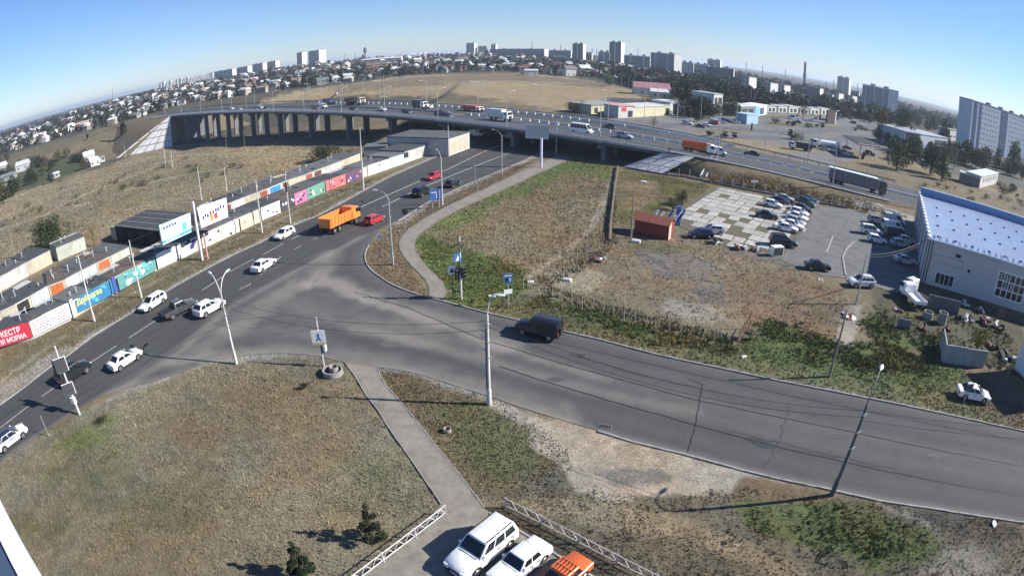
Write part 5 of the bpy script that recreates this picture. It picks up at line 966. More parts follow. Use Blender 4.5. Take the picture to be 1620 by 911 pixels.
for px, py, tp, lb in ((1523,640,600,'thin leaning sign post behind the parked white saloon'),(78,690,650,'thin grey post on the verge at the lower left'),(752,296,258,'short bare post between avenue and path'),(287,325+66,395-24,'thin stake under the plain white banner'),(296,389,370,'second thin stake under the plain white banner')):
    b = at(px, py); h = on_line(px, tp, b) - b.z; t = thing('thin_post', lb, 'post', b); MB().cyl((0,0,-.3),(0,0,h),.05,.04,6).obj('post', pole_g, t)
    if px == 1523: MB().box(-.6,.6,-.05,.0,h-.85,h-.1).obj('sign_board', signback, t)
# traffic light masts
def signal_head(root, p, d, n3=3, nm='signal_head'):
    d = Vector((d[0], d[1], 0)).normalized(); s = Vector((-d.y, d.x, 0)); m_ = MB(); w = .19; hh = .42*n3
    a = p - d*.12 - s*w; m_.loft([[a, a+d*.24, a+d*.24+s*2*w, a+s*2*w], [q + Vector((0,0,hh)) for q in (a, a+d*.24, a+d*.24+s*2*w, a+s*2*w)]]); o = m_.obj(nm, signback, root)
    for k in range(n3):
        c = p + d*.125 + Vector((0,0,.21+.42*k)); v = MB(); v.cyl(c, c + d*.2, .17, .17, 8, caps=False); v.obj('visor', signback, o); L_ = MB(); L_.cyl(c - d*.0, c + d*.015, .15, .15, 10); L_.obj('lens', M('lens_' + 'gyr'[k % 3], ((.02,.08,.06),(.12,.08,.01),(.12,.01,.01))[k % 3], .3), o)
b = at(730,473); ts = thing('traffic_light','traffic light mast with crossing sign at the corner of the island path','traffic light',b); h = on_line(727,372,b)
MB().cyl((0,0,-.3),(0,0,h),.12,.09,10).obj('mast', pole_d, ts); MB().cyl((0,0,-.2),(0,0,3.0),.135,.13,10).obj('mast_sleeve', pole_w, ts); MB().cyl((0,0,h-2.6),(0,0,h-2.0),.11,.11,10).obj('band', pole_w, ts); MB().cyl((0,0,h-.7),(0,0,h-.1),.11,.1,10).obj('band', pole_w, ts)
signal_head(ts, Vector((.25,0,2.6)), (.9,-.5)); signal_head(ts, Vector((-.35,0,2.4)), (-.4,-.9)); signal_head(ts, Vector((.15,.3,2.6)), (.6,.8))
P = Vector((-.2,-.15,5.0)); d, n = board(ts, P, .9, 1.0, (.9,.45), signb); mark(ts, P, d, n, [(-.3,-.35),(.3,-.35),(0,.3)], signw)
b2 = at(717,472); tp = thing('crossing_sign','white crossing sign with red edge on a thin post beside the island traffic light','road sign',b2); h2 = on_line(717,420,b2); MB().cyl((0,0,-.3),(0,0,h2),.05,.05,6).obj('post', pole_d, tp); P = Vector((0,-.1,h2-.5)); d, n = board(tp, P, .9, 1.0, (1,.1), signw); mark(tp, P, d, n, [(-.25,-.3),(.25,-.3),(0,.3)], M('sign_black',(.02,.02,.03),.5)); MB().box(.46,.58,-.14,-.02,h2-1.05,h2+.05).obj('sign_edge', red_p, tp)
b = at(126,655); ts = thing('traffic_light','white traffic light mast with dark boards at the lower avenue verge','traffic light',b); h = on_line(89.5,546,b)
MB().cyl((0,0,-.3),(0,0,h),.14,.09,10).obj('mast', pole_w, ts)
for z, x, w, hh in ((h*.75,.25,1.25,1.35),(h*.40,.1,1.2,1.15)): board(ts, Vector((x,-.25,z)), w, hh, (.7,.7), signback); board(ts, Vector((x-.04,-.20,z)), w+.12, hh+.12, (.7,.7), signw, nm='board_edge', th=.03)
signal_head(ts, Vector((-1.25,.1,h*.60)), (-.8,.3)); signal_head(ts, Vector((-.75,.1,h*.62)), (-.5,.8)); MB().bar((0,0,h*.74),(-1.3,.1,h*.74),.07,.07).obj('arm', pole_g, ts); MB().box(-.25,.25,-.3,.1,h*.18,h*.27).obj('control_box', signw, ts)
# hoarding near the overpass
b = at(856,265); hb = thing('hoarding','grey blank hoarding on a single white pole below the overpass','hoarding',b); h = on_line(856,221,b); MB().cyl((0,0,-.3),(0,0,h+.3),.32,.30,12).obj('post', M('hoarding_post',(.58,.56,.72),.5), hb)
c = [on_plane(px, py, b, Vector((1,.05,0))) - b for px, py in ((831,197.5),(868.5,199),(868,221),(831,219))]; m_ = MB(); m_.loft([c, [q + Vector((0,.5,0)) for q in c]]); m_.obj('panel', M('hoarding_grey', (.22,.27,.31), .6, var=.05), hb)
# cables
def cable(a, b, sag, nm='cable', label=None, r=.016):
    pts = [a.lerp(b, q) - Vector((0,0,sag*4*q*(1-q))) for q in np.linspace(0, 1, 13)]; m_ = MB(); m_.tube(pts, r, 5); tag(m_.obj(nm, wire_m), label, 'cable')
dn = Vector((0,0,-.5)); LP = POLES
cable(LP['p2']+dn, LP['p3']+dn, 1.2, label='overhead cable from the white lamp post to the dark leaning lamp post'); cable(LP['p2']+dn*2, LP['p3']+dn*2, 1.3, label='lower overhead cable from the white lamp post to the dark leaning lamp post')
cable(LP['p1']+dn, LP['p2']+dn, 1.1, label='overhead cable from the twin-armed lamp post to the white lamp post'); cable(LP['p1']+dn*2.5, LP['p2']+dn*2.5, 1.2, label='lower cable from the twin-armed lamp post to the white lamp post')
cable(LP['y2'], Vector((62.5,66,6.4)), .7, r=.05, label='thick cable from the yard pole to the blue-roofed hall'); cable(LP['y2']-Vector((0,0,.35)), Vector((62.5,66,6.0)), .7, r=.03, label='thinner cable under the thick one to the blue-roofed hall')
cable(LP['y2'], LP['y3'], .8, label='cable from the yard pole to the leaning wooden pole')
cable(LP['p3']+dn, Vector((75,9,7.5)), .8, label='cable from the dark leaning lamp post off to the right'); cable(LP['p3']+dn*2.5, Vector((75,9,6.6)), .9, label='lower cable from the dark leaning lamp post off to the right')
for a, b_ in (('u0','u1'),('u1','u2'),('u2','u3'),('u3','u4'),('u4','u6')): cable(LP[a]+dn*.4, LP[b_]+dn*.4, .6, label='cable between utility poles %s' % {'u0':'at the gas banner and the teal banner','u1':'at the teal banner and the beige wall','u2':'at the beige wall and the black graffiti','u3':'at the black graffiti and the red graffiti','u4':'at the red graffiti and the block building'}[a])
# lattice fences by the forecourt
def lattice_fence(px, label, mat, h=.85, pn=2.6):
    W = ats(px); P = resample(W, 40); L_ = np.linalg.norm(np.diff(P, axis=0), axis=1).sum(); n = max(1, round(L_/pn)); Q = [Vector(q) for q in resample(W, n+1)]; o = Q[0].copy(); root = thing('lattice_fence', label, 'fence', o); r = .028
    for i, q in enumerate(Q): q.z = T1(q.x, q.y); MB().box(-.05,.05,-.05,.05,-.1,h+.06).obj('post', mat, root, q - o)
    for a, b in zip(Q[:-1], Q[1:]):
        a, b = a - o, b - o
        for z in (h, .22): MB().bar(a+Vector((0,0,z)), b+Vector((0,0,z)), .05, .05).obj('rail', mat, root)
        k = 6
        for j in range(k):
            u0, u1 = j/k, (j+1)/k; z0, z1 = (.22,h) if j % 2 == 0 else (h,.22); MB().bar(a.lerp(b,u0)+Vector((0,0,z0)), a.lerp(b,u1)+Vector((0,0,z1)), .035, .035).obj('lattice_bar', mat, root)
lattice_fence([(705,814),(640,864),(575,913),(500,970)], 'low white lattice fence left of the forecourt', M('fence_white', (.62,.60,.58), .6, var=.15, stain=.25))
lattice_fence([(800,803),(880,842),(960,884),(1040,925),(1100,955)], 'low grey lattice fence right of the parked cars', M('fence_grey', (.40,.385,.38), .6, var=.2, stain=.4))
# stake fence round the waste ground
stake = M('stake_wood', (.36,.30,.22), .9, var=.3, sc=2); WG = 'fence stakes round the waste ground'
for i, (px, py, hh) in enumerate([(827.5,457,1.4),(837,454,1.4),(846,449,1.6),(856,445,1.5),(865,441,1.8),(875,436,1.5),(884.5,431,1.9),(892,428,1.6),(898,424,1.8),(906,420,1.7),(913,416,2.0),(926,404.5,2.2),(940.5,399.6,2.2),(952.6,391,2.2),(858,466,1.6),(873,470,1.5),(888,474,1.9),(905,482,1.7),(921,490,2.0),(937,492,1.7),(954,493,1.9),(970,501,1.7),(987,508,2.1),(1005,512,1.8),(1023,516.5,2.0),(1041,521,1.8),(1058,526,2.0),(1076,527,1.9),(1094,528,2.1),(1112,532,1.9),(1130,536,2.0),(1228,510,1.8),(1262,515,1.8),(1293,522,1.7),(1483,560,2.4),(1510,575,2.4),(1539,580,2.4),(1565,588,2.6),(1592,600,2.6),(1500,566,2),(963,384,1.9),(965,370,1.8),(967,352,1.8),(969,335,1.8),(970,318,1.8),(972,300,1.7),(974,282,1.7)]):
    p = at(px, py); m_ = MB(); m_.cyl((0,0,-.3),(random.uniform(-.15,.15),random.uniform(-.1,.1),hh),.05,.035,6); o = m_.obj('fence_stake', stake); o.location = p; tag(o, 'weathered wooden fence stake round the waste ground', 'fence stake', WG)
HB = 'concrete posts of the fence along the highway bank'
for i, (px, py) in enumerate([(1008,268),(1025,272),(1042,275),(1058,278),(1074,280),(1091,281),(1108,283.5),(1125,287),(1141,291.5),(1158.5,296),(1175.5,299),(1192.6,302),(1210,305),(1227,308),(1245,311),(1262,315),(1280,318),(1297,321),(1315,325),(1335,329)]):
    p = at(px, py); m_ = MB(); m_.box(-.08,.08,-.08,.08,-.3,1.9); o = m_.obj('fence_post', pole_w); o.location = p; tag(o, 'thin concrete fence post at the foot of the highway bank', 'fence post', HB)
    if i == 11: m_ = MB(); m_.box(-.9,.9,-.05,.05,1.9,2.35); o = m_.obj('sign_board', signw); o.location = p; tag(o, 'small white board on a fence post above the slab yard', 'sign')
W = ats([(990,266),(1042,275.5),(1091,282),(1141,292.5),(1192,303),(1262,316),(1340,330)]); m_ = MB()
for a, b in zip(W[:-1], W[1:]): m_.bar(a + Vector((0,0,.15)), b + Vector((0,0,.15)), .25, .4)
tag(m_.obj('fence_plinth', conc), 'low concrete plinth under the fence along the highway bank', 'plinth')
W = ats([(977,266),(972,300),(966,350),(964,384)]); m_ = MB(); m_.tube([w + Vector((0,0,.45)) for w in W], .22, 8); tag(m_.obj('pipe', M('rusty_pipe', (.13,.10,.08), .8, var=.3, stain=.4)), 'long rusty ground pipe running down the field edge beside the stakes', 'pipe')
# gate frame by the bank
g0 = at(1165,553); gf = thing('gate_frame','rusty leaning gate frame at the field corner above the side street','gate',g0); v = at(1184,520) - g0; rust = M('rusty_steel', (.24,.13,.08), .8, .2, var=.3)
for q in np.linspace(0,1,6): MB().cyl(v*q, v*q+Vector((0,0,2.4)), .05,.05,6).obj('upright', rust, gf)
for z in (.9,2.4): MB().bar(Vector((0,0,z)), v+Vector((0,0,z)), .07,.07).obj('rail', rust, gf)
# ---------------------------------------------------------------- slab yard, asphalt lot, cabin, hall, junk
yard = line_w([(1130,296),(1175,302),(1250,322),(1290,328),(1275,365),(1240,402),(1150,390),(1075,358),(1062,338)])
mb = MB(); mb.add([(x,y,.006) for x, y in yard], [tuple(range(len(yard)))]); sy_o = struct(mb.obj('slab_yard', M('yard_soil', (.10,.088,.055), .95, var=.35, sc=1.5, bump=.3)))
u = (at(1130,297) - at(1087,323)); u.z = 0; u.normalize(); v = (at(1200,347) - at(1103,326)); v.z = 0; v.normalize()
slabs_m = [M('yard_slab', (.37,.36,.33), .9, var=.22, sc=1.2, bump=.15, stain=.35), M('yard_slab_b', (.31,.30,.275), .9, var=.22, sc=1.2, bump=.15, stain=.4)]; o0 = at(1087,323); su, sv = 3.0, 2.05; protos = []
for k in range(6):
    m_ = MB(); j = lambda: random.uniform(-.06,.06); c = [u*(a*su/2*.93 + j()) + v*(b*sv/2*.915 + j()) for a, b in ((-1,-1),(1,-1),(1,1),(-1,1))]; m_.loft([[q + Vector((0,0,-.05)) for q in c], [q + Vector((0,0,.06)) for q in c], [q*.97 + Vector((0,0,.075)) for q in c]]); protos.append(m_.mesh('slab', slabs_m[k % 2]))
cnt = 0
for i in range(-14, 16):
    for jj in range(-4, 26):
        p = o0 + u*(i*su) + v*(jj*sv + (i % 2)*.06 + random.uniform(-.08,.08)); d = sdist(yard, np.array([p.x]), np.array([p.y]))[0]
        if d < .9 or cnt > 295: continue
        near = i < 0
        if random.random() < (.45 if i < -5 else .22 if near else .06): continue
        o = O('slab', random.choice(protos), sy_o, (p.x, p.y, .01 + random.uniform(-.02,.02))); o.rotation_euler = (random.uniform(-.012,.012), random.uniform(-.012,.012), random.uniform(-.03,.03)*(3 if near else 1)); cnt += 1
lotp = line_w([(1290,327),(1340,330),(1395,341),(1446,351),(1456,446),(1440,470),(1400,458),(1345,440),(1300,436),(1236,412),(1245,395),(1275,362)])
mb = MB(); mb.add([(x,y,.010) for x, y in lotp], [tuple(range(len(lotp)))]); struct(mb.obj('asphalt_lot', M('lot_asphalt', (.125,.125,.125), .9, var=.28, sc=.5, bump=.08, stain=.3)))
ribbon(np.array(line_w([(1318,373),(1308,399)])), .14, .016, 'lot_line', paint)
for px in ([(1270,366),(1318,371)],[(1262,378),(1300,382)],[(1330,335),(1300,362)],[(1345,340),(1322,380)],[(1250,396),(1290,405)]): ribbon(resample(line_w(px), 20), .07, .015, 'lot_crack', tar_shade)
kerb(resample(np.array(line_w([(1352,382),(1339,394),(1333,408),(1338,436)])), 20), 'lot_kerb', h=.12, w=.3)
# cabin
f0, f1 = at(1003,369), at(1056.5,380); cb = thing('cabin','small red-brown cabin with pitched roof and pale door end on the waste ground','cabin', (f0.x,f0.y,0), math.atan2(f1.y-f0.y, f1.x-f0.x)); Lc = (Vector((f1.x,f1.y,0))-Vector((f0.x,f0.y,0))).length; redw = M('cabin_red', (.20,.045,.035), .85, var=.2, stain=.3); hc, dc = 2.3, 2.6
MB().loft([[(x,0,0),(x,dc,0),(x,dc,hc),(x,dc/2,hc+.75),(x,0,hc)] for x in (0,Lc)]).obj('wall', redw, cb)
for s_ in (0, 1):
    for k in range(5): x0, x1 = -.2 + k*(Lc+.4)/5 + .01, -.2 + (k+1)*(Lc+.4)/5 - .01; y0, y1 = ((-.25, dc/2) if s_ == 0 else (dc+.25, dc/2)); m_ = MB(); m_.loft([[(x,y0,hc-.12),(x,y1,hc+.80),(x,y1,hc+.88),(x,y0,hc-.04)] for x in (x0,x1)]); m_.obj('roof_sheet', M('cabin_roof', (.27,.09,.06), .8, var=.25, stain=.3), cb)
m_ = MB(); m_.loft([[(x,.02,0),(x,1.15,0),(x,1.15,hc+.45),(x,.02,hc-.05)] for x in (Lc+.005,Lc+.07)]); m_.obj('door', M('cabin_door', (.62,.36,.28), .8), cb); m_ = MB(); m_.box(Lc+.07,Lc+.12,.4,.7,1.2,1.8); m_.obj('door_pane', signw, cb)
# playground-like slide: white and blue shapes behind the cabin
ps = thing('slide_frame','white and blue folded metal frames standing behind the red cabin','frame',at(1056,357)); bl = M('frame_blue', (.05,.12,.42), .6)
for k, (dx, cc) in enumerate(((-3.2,signw),(-2.2,signw),(-.6,bl),(.6,signw),(1.4,bl))): m_ = MB(); m_.bar((dx,0,.2),(dx+1.5,.3,2.6-.3*(k%2)),.6,.12); m_.obj('panel', cc, ps)
m_ = MB(); m_.box(1.6,2.2,.2,.9,0,3.2); m_.obj('column', bl, ps)
jm = [M('junk_dark', (.03,.03,.032), .8), M('junk_rust', (.16,.075,.05), .85, var=.3), M('junk_pale', (.5,.5,.48), .8, var=.2), M('junk_blue', (.08,.14,.35), .7)]
def junk(px, py, s, n, label, mats=(0,1), cat='scrap', seed=1, flat=1.0):
    r_ = random.Random(seed); t = thing('scrap_heap', label, cat, at(px, py))
    for k in range(n):
        m_ = MB(); a = [r_.uniform(.25,.7)*s for _ in range(3)]; m_.box(-a[0],a[0],-a[1]*.6,a[1]*.6,-a[2]*.3,a[2]*.3, top=(r_.uniform(.5,1),r_.uniform(.5,1))); o = m_.obj('scrap_piece', jm[mats[k % len(mats)]], t, (r_.uniform(-s,s), r_.uniform(-s,s)*.7, r_.uniform(.1,.6)*s*flat)); o.rotation_euler = (r_.uniform(-.5,.5), r_.uniform(-.5,.5), r_.uniform(0,3))
junk(1130,385,1.1,7,'low dark heap of scrap in front of the cars by the red cabin',(0,0,2),seed=2); junk(1173,393,1.1,7,'rusty scrap heap along the near edge of the slab yard',(1,0,2),seed=3,flat=.6); junk(1195,398,1.0,6,'brown and pale scrap next to the white cabinet',(1,2,0),seed=4,flat=.6)
junk(1076,381,.35,3,'small blue barrel heap beside the cabin door',(3,0),seed=5); junk(946,413,.8,4,'small pile of boards and a red lump beside the stakes',(2,1,0),seed=6); junk(1296,442,.5,4,'pale pallet pieces below the wrecked black saloon',(2,2),seed=7,flat=.3)
b = at(1228,404); cbx = thing('cabinet','white open cabinet lying at the slab yard edge','cabinet',b,.2); MB().box(-1.0,1.0,-.5,.5,0,1.5).obj('carcass', pm('white'), cbx)
for k in range(3): MB().box(-.9+k*.62,-.38+k*.62,-.54,-.49,.15,1.35).obj('panel', jm[0], cbx)
for px, py, s in ((1006,383,.5),(897,444,.4),(778,470,.3),(839,447,.28),(1177,565,.22),(1018,289,.5)): m_ = MB(); m_.cbox(-s*1.4,s*1.4,-s*.6,s*.6,-.05,s*.8,s*.25); o = m_.obj('concrete_block', white_c); o.location = at(px,py); o.rotation_euler.z = random.uniform(-.4,.4); tag(o, {1006:'white lump lying before the red cabin',897:'white lump on the pale patch by the stakes',778:'white block on the grass by the traffic light',839:'small white lump at the stake line',1177:'small white stone by the gate frame',1018:'pale lump on the grass under the highway bank'}[px], 'block')
# -- hall with pale blue metal roof
B1, B2, B4 = at(1456,446), at(1617,494), at(1446,350); B1.z = B2.z = B4.z = 0; d = (B2-B1).normalized(); nrm = Vector((-d.y, d.x, 0)); hz = math.atan2(d.y, d.x); Lh = 48.0; Wh = (B4-B1).dot(nrm); skew = (B4-B1).dot(d)
he = on_line(1472.6,378,B1); hp_ = on_line(1462,309, B4)
hall = thing('hall','large grey hall with pale blue corrugated roof at the right edge','building', B1, hz)
wall_h = M('hall_cladding', (.47,.48,.47), .7, var=.06, sc=.4, stain=.15); blue_r = M('hall_roof_blue', (.42,.50,.63), .4, .3, var=.10, sc=.5, spec=.5, stain=.1); blue_d = M('hall_parapet_blue', (.14,.24,.42), .5, .2, var=.1, sc=.6)
he = min(max(he, 7), 12); hb_ = he + .15
fl = [(0,0),(Lh,0),(Lh,Wh),(skew,Wh)]; MB().prism(fl, -.5, he - .15).obj('wall', wall_h, hall)
RW = Wh*.86
def rp(x, y, dz=0): return Vector((x + skew*y/Wh, y, he + (hb_-he)*y/Wh + dz))
m_ = MB(); m_.loft([[rp(-.4,-.5,-.12),rp(Lh,-.5,-.12),rp(Lh,-.5,.05),rp(-.4,-.5,.05)],[rp(-.4,RW,-.12),rp(Lh,RW,-.12),rp(Lh,RW,.05),rp(-.4,RW,.05)]]); m_.obj('roof', blue_r, hall)
for k in range(int(Lh/.32)):
    x = .2 + k*.32; m_ = MB(); m_.loft([[rp(x-.05,y,.05),rp(x+.05,y,.05),rp(x+.03,y,.11),rp(x-.03,y,.11)] for y in (-.5,RW)]); m_.obj('roof_rib', blue_r, hall)
    if k > 160: break
for k in range(11):
    for q in range(4): x = 1.6 + k*3.2 + q*.5; y = 2.0 + q*RW/4.6; c = rp(x, y, .12); MB().box(c.x-.22,c.x+.22,c.y-.16,c.y+.16,c.z-.05,c.z+.16).obj('roof_vent', M('vent_navy', (.03,.05,.12), .5), hall)
for k in range(34): x = .5 + k*1.15; c = rp(x, .1, .05); m_ = MB(); m_.bar(c, c + Vector((.18,.35,.55)), .09, .09); m_.bar(c + Vector((.4,0,0)), c + Vector((.2,.35,.55)), .09, .09); m_.obj('snow_guard', M('guard_navy', (.05,.07,.14), .6), hall)
for q in range(14): y = q*RW/14; c = rp(.1, y, .1); MB().box(c.x-.3,c.x+.15,c.y,c.y+RW/14*.7,c.z,c.z+.16).obj('edge_cap', signw, hall)
# parapet wall behind the roof
pz = hb_ + 1.5; NP = 12
for k in range(NP): x0 = -.2 + k*Lh/NP; x1 = x0 + Lh/NP - .05; MB().box(x0+skew, x1+skew, RW+.05, RW+.35, he-.2, pz).obj('parapet_panel', blue_d, hall)
MB().box(-.3+skew, Lh, RW-.02, RW+.5, pz+.004, pz+.16).obj('parapet_cap', M('cap_pale', (.5,.56,.65), .5), hall)
for s_ in (0,.5): MB().loft([[(x,-.15,-.2),(x+.1,-.15,-.2),(x+.1,-.05,he),(x,-.05,he)] for x in (.1+s_,.18+s_)]).obj('downpipe', M('pipe_navy', (.05,.07,.12), .6), hall)
for k in range(7): y = (k+.3)*Wh/7; x = skew*y/Wh; m_ = MB(); m_.box(x-.12,x-.0,y-.08,y+.08,-.2,he-.1); m_.obj('gable_rib', M('pipe_navy', (.05,.07,.12), .6), hall)
def wall_pt(px, py):
    r = ray(px, py); o = Vector((0,0,CAM_H)); s = (B1 - o).dot(nrm)/r.dot(nrm); q = o + r*s - B1; return q.dot(d), q.z
def wall_rect(px0, px1, mat, nm, y=-.06, dep=.09):
    (xa, za), (xb, zb) = wall_pt(*px0), wall_pt(*px1); m_ = MB(); m_.box(min(xa,xb), max(xa,xb), y, y+dep, min(za,zb), max(za,zb)); o = m_.obj(nm, mat, hall); return o, (min(xa,xb), max(xa,xb), min(za,zb), max(za,zb))
dark_g = M('window_dark', (.018,.022,.032), .25, spec=.6)
x0, z0 = wall_pt(1478,445); x1, z1 = wall_pt(1511,433); w = (x1-x0)/4; z0, z1 = z0-.1, z0+1.5
MB().box(x0-.08,x1+.08,-.05,.0,z0-.08,z1+.08).obj('window_frame', signw, hall)
for k in range(4): MB().box(x0+k*w+.06,x0+(k+1)*w-.06,-.075,-.052,z0,z1).obj('window', dark_g, hall)
for px, py, ww, hh in ((1516,405,1.0,.6),(1532.5,429,.55,.6)): x, z = wall_pt(px, py); MB().box(x-ww/2-.07,x+ww/2+.07,-.05,-.0,z-hh/2-.07,z+hh/2+.07).obj('window_frame', signw, hall); MB().box(x-ww/2,x+ww/2,-.075,-.052,z-hh/2,z+hh/2).obj('window', dark_g, hall)
xa, za = wall_pt(1476,400); xb, zb = wall_pt(1520,436)
for a in ((xa,xb,za-.04,za+.04),(xa,xb,zb+1.0,zb+1.08),(xa-.04,xa+.04,zb+1.0,za),(xb-.04,xb+.04,zb+1.0,za)): MB().box(a[0],a[1],-.03,.0,a[2],a[3]).obj('panel_joint', M('joint_grey', (.2,.22,.24), .7), hall)
x0, z1 = wall_pt(1582,428.5); x1, _ = wall_pt(1625,442); _, z0 = wall_pt(1573,467); cw, rh = (x1-x0)/5, (z1-z0)/3
MB().box(x0-.15,x1+.15,-.06,.0,z0-.15,z1+.15).obj('window_frame', signw, hall)
for r_ in range(3):
    for c in range(5): MB().box(x0+c*cw+.1,x0+(c+1)*cw-.1,-.085,-.062,z0+r_*rh+.1,z0+(r_+1)*rh-.1).obj('window', dark_g, hall)
for c, r_, ch in ((0,2,'5'),(1,2,'5'),(1,1,'2'),(2,1,'3')): text3(ch, rh*.85, (x0+(c+.5)*cw, -.095, z0+r_*rh+rh*.2), (.6,.62,.64), hall, align='CENTER')
# building in the corner
q0, q1 = at(1607,590), at(1640,600); aw, La = gen_building('white_building','pale wall of another building cut by the right edge below the hall', at(1604,583), at(1660,640), 10, 6.0, M('pale_cladding', (.55,.6,.66), .7, var=.08), roof_ms[0])
# white trucks, tank and walls
def small_truck(loc, rz, label, bed=True):
    t = thing('white_truck', label, 'truck', loc, rz); cab(t, 1.0, 2.7, .95, .6, 2.2, pm('white')); MB().box(-2.8,2.4,-.4,.4,.45,.65).obj('chassis', trim, t); wheel_set(t, (1.9,-1.7), (-.8,.8), .38, .24)
    if bed: MB().box(-2.9,.9,-1.05,1.05,.9,1.02).obj('flat_bed', pm('white'), t); [MB().box(-2.9,.9,sy*1.05-.03,sy*1.05+.03,1.02,1.4).obj('side_board', pm('white'), t) for sy in (-1,1)]; MB().box(-2.95,-2.9,-1.05,1.05,1.02,1.4).obj('tail_board', pm('white'), t)
p = at(1441,478); small_truck(p, math.atan2(at(1424,460).y - p.y, at(1424,460).x - p.x), 'white flatbed truck standing on the weeds beside the hall'); small_truck(at(1453,470), 1.9, 'white truck cab without bed right of the flatbed truck', False)
def wall_slab(a, b, h, label, mat=None, th=.18, name='yard_wall'):
    p0, p1 = at(*a), at(*b); dd = p1-p0; dd.z = 0; t = thing(name, label, 'wall', (p0.x,p0.y,0), math.atan2(dd.y,dd.x)); n = max(1, round(dd.length/2.6))
    for k in range(n): MB().box(k*dd.length/n+.02,(k+1)*dd.length/n-.02,-th/2,th/2,-.2,h+random.uniform(-.05,.05)).obj('panel', mat or M('yard_wall_grey', (.27,.29,.30), .85, var=.15, stain=.3), t)
wall_slab((1490,572),(1555,581),2.1,'grey concrete panel wall of the small yard enclosure, front side'); wall_slab((1490,572),(1487,545),2.1,'grey panel wall of the small yard enclosure, left side'); wall_slab((1465,486),(1515,498),2.0,'dark metal fence panels below the hall wall', M('dark_fence', (.10,.12,.12), .8, var=.2)); wall_slab((1418,516),(1439,521),1.2,'low dark block wall in the weeds left of the concrete rings', M('dark_block', (.14,.16,.19), .8))
def ring_at(px, py, r, h, label, tilt=0):
    p = at(px, py); m_ = MB(); n = 20
    for a, b, z0, z1 in ((r, r, 0, h),): 
        o = [(r*math.cos(2*math.pi*i/n), r*math.sin(2*math.pi*i/n)) for i in range(n)]; q = [(x*.84, y*.84) for x, y in o]
        vs = [(x,y,0) for x,y in o]+[(x,y,h) for x,y in o]+[(x,y,h) for x,y in q]+[(x,y,0.02) for x,y in q]; fs = []
        for i in range(n):
            j = (i+1)%n
            for l in range(3): fs.append((l*n+i, l*n+j, (l+1)*n+j, (l+1)*n+i))
        m_.add(vs, fs)
    o = m_.obj('concrete_ring', M('ring_concrete', (.26,.25,.23), .9, var=.2, stain=.35), smooth=40); o.location = p; o.rotation_euler = (tilt, 0, 0); tag(o, label, 'concrete ring'); return o
ring_at(1467,503,.75,.9,'concrete well ring lying near the white trucks'); ring_at(1489,511,.72,1.5,'taller concrete well ring beside the other by the hall')
ring_at(527,591,.98,.5,'wide concrete manhole ring at the lawn tip'); ring_at(529,589,.42,.66,'small inner concrete collar standing in the wide manhole ring')
ring_at(708,682,.30,.3,'small white pipe end sticking out of the tall grass')
m_ = MB(); m_.box(-.7,.7,-.5,.5,0,.03); 
def grate(px, py, label):
    p = at(px, py); t = thing('drain_grate', label, 'drain', (p.x,p.y,.024)); t.rotation_euler.z = -.25; MB().box(-.55,.55,-.3,.3,0,.02).obj('frame', M('iron', (.14,.14,.14), .7, .3), t)
    for k in range(5): MB().box(-.45+k*.19,-.32+k*.19,-.2,.2,.021,.03).obj('slot', M('iron_dark', (.008,.008,.008), .8), t)
grate(918,562,'storm drain grate in the middle of the side street'); grate(957,675,'storm drain grate at the near kerb of the side street')
m_ = MB(); m_.cyl((0,0,0),(0,0,.05),.35,.35,16); o = m_.obj('manhole_lid', M('lid_pale', (.42,.42,.40), .8)); o.location = at(1573,829) + Vector((0,0,.02)); o.rotation_euler = (.4,.2,0); tag(o, 'pale round lid on the mud at the lower right kerb', 'lid')
junk(1549,492,1.0,6,'wrecked white car shell by the hall wall',(2,0,2),seed=9); junk(1560,510,1.3,9,'heap of white and dark scrap at the hall foot',(2,0,1),seed=10); junk(1522,482,.9,5,'leaning white pieces on the dark fence',(2,2,0),seed=11); junk(1585,520,1.2,6,'dark scrap under the hall wall near the right edge',(0,0,2),seed=12); junk(1510,556,.9,7,'dark tyres heaped inside the yard enclosure',(0,0),seed=13); junk(1345,500,1.0,9,'strewn rubble beside the cable pole',(2,1),seed=14,flat=.2); junk(1450,492,.7,5,'rusty frame behind the white flatbed truck',(1,1),seed=15)
for k, (px, py, sd_, lb) in enumerate(((1478,478,31,'dark scrap pieces in front of the hall gable'),(1530,506,32,'pale boards and pipes in front of the hall wall'),(1500,520,33,'rusty pieces between the concrete rings and the enclosure'),(1570,548,34,'dark heap beside the small enclosure'),(1420,492,35,'low boards in the weeds by the white trucks'),(1590,566,36,'pale panels near the right edge below the hall'),(1460,520,37,'brown heap of boards left of the enclosure'))):
    junk(px, py, (.9,1.2,.8,1.1,.6,1.2,.8)[k], 8, lb, ((0,0,1),(2,0,2),(1,1,0),(0,0,1),(2,1),(2,0),(1,0))[k], seed=sd_, flat=.5)
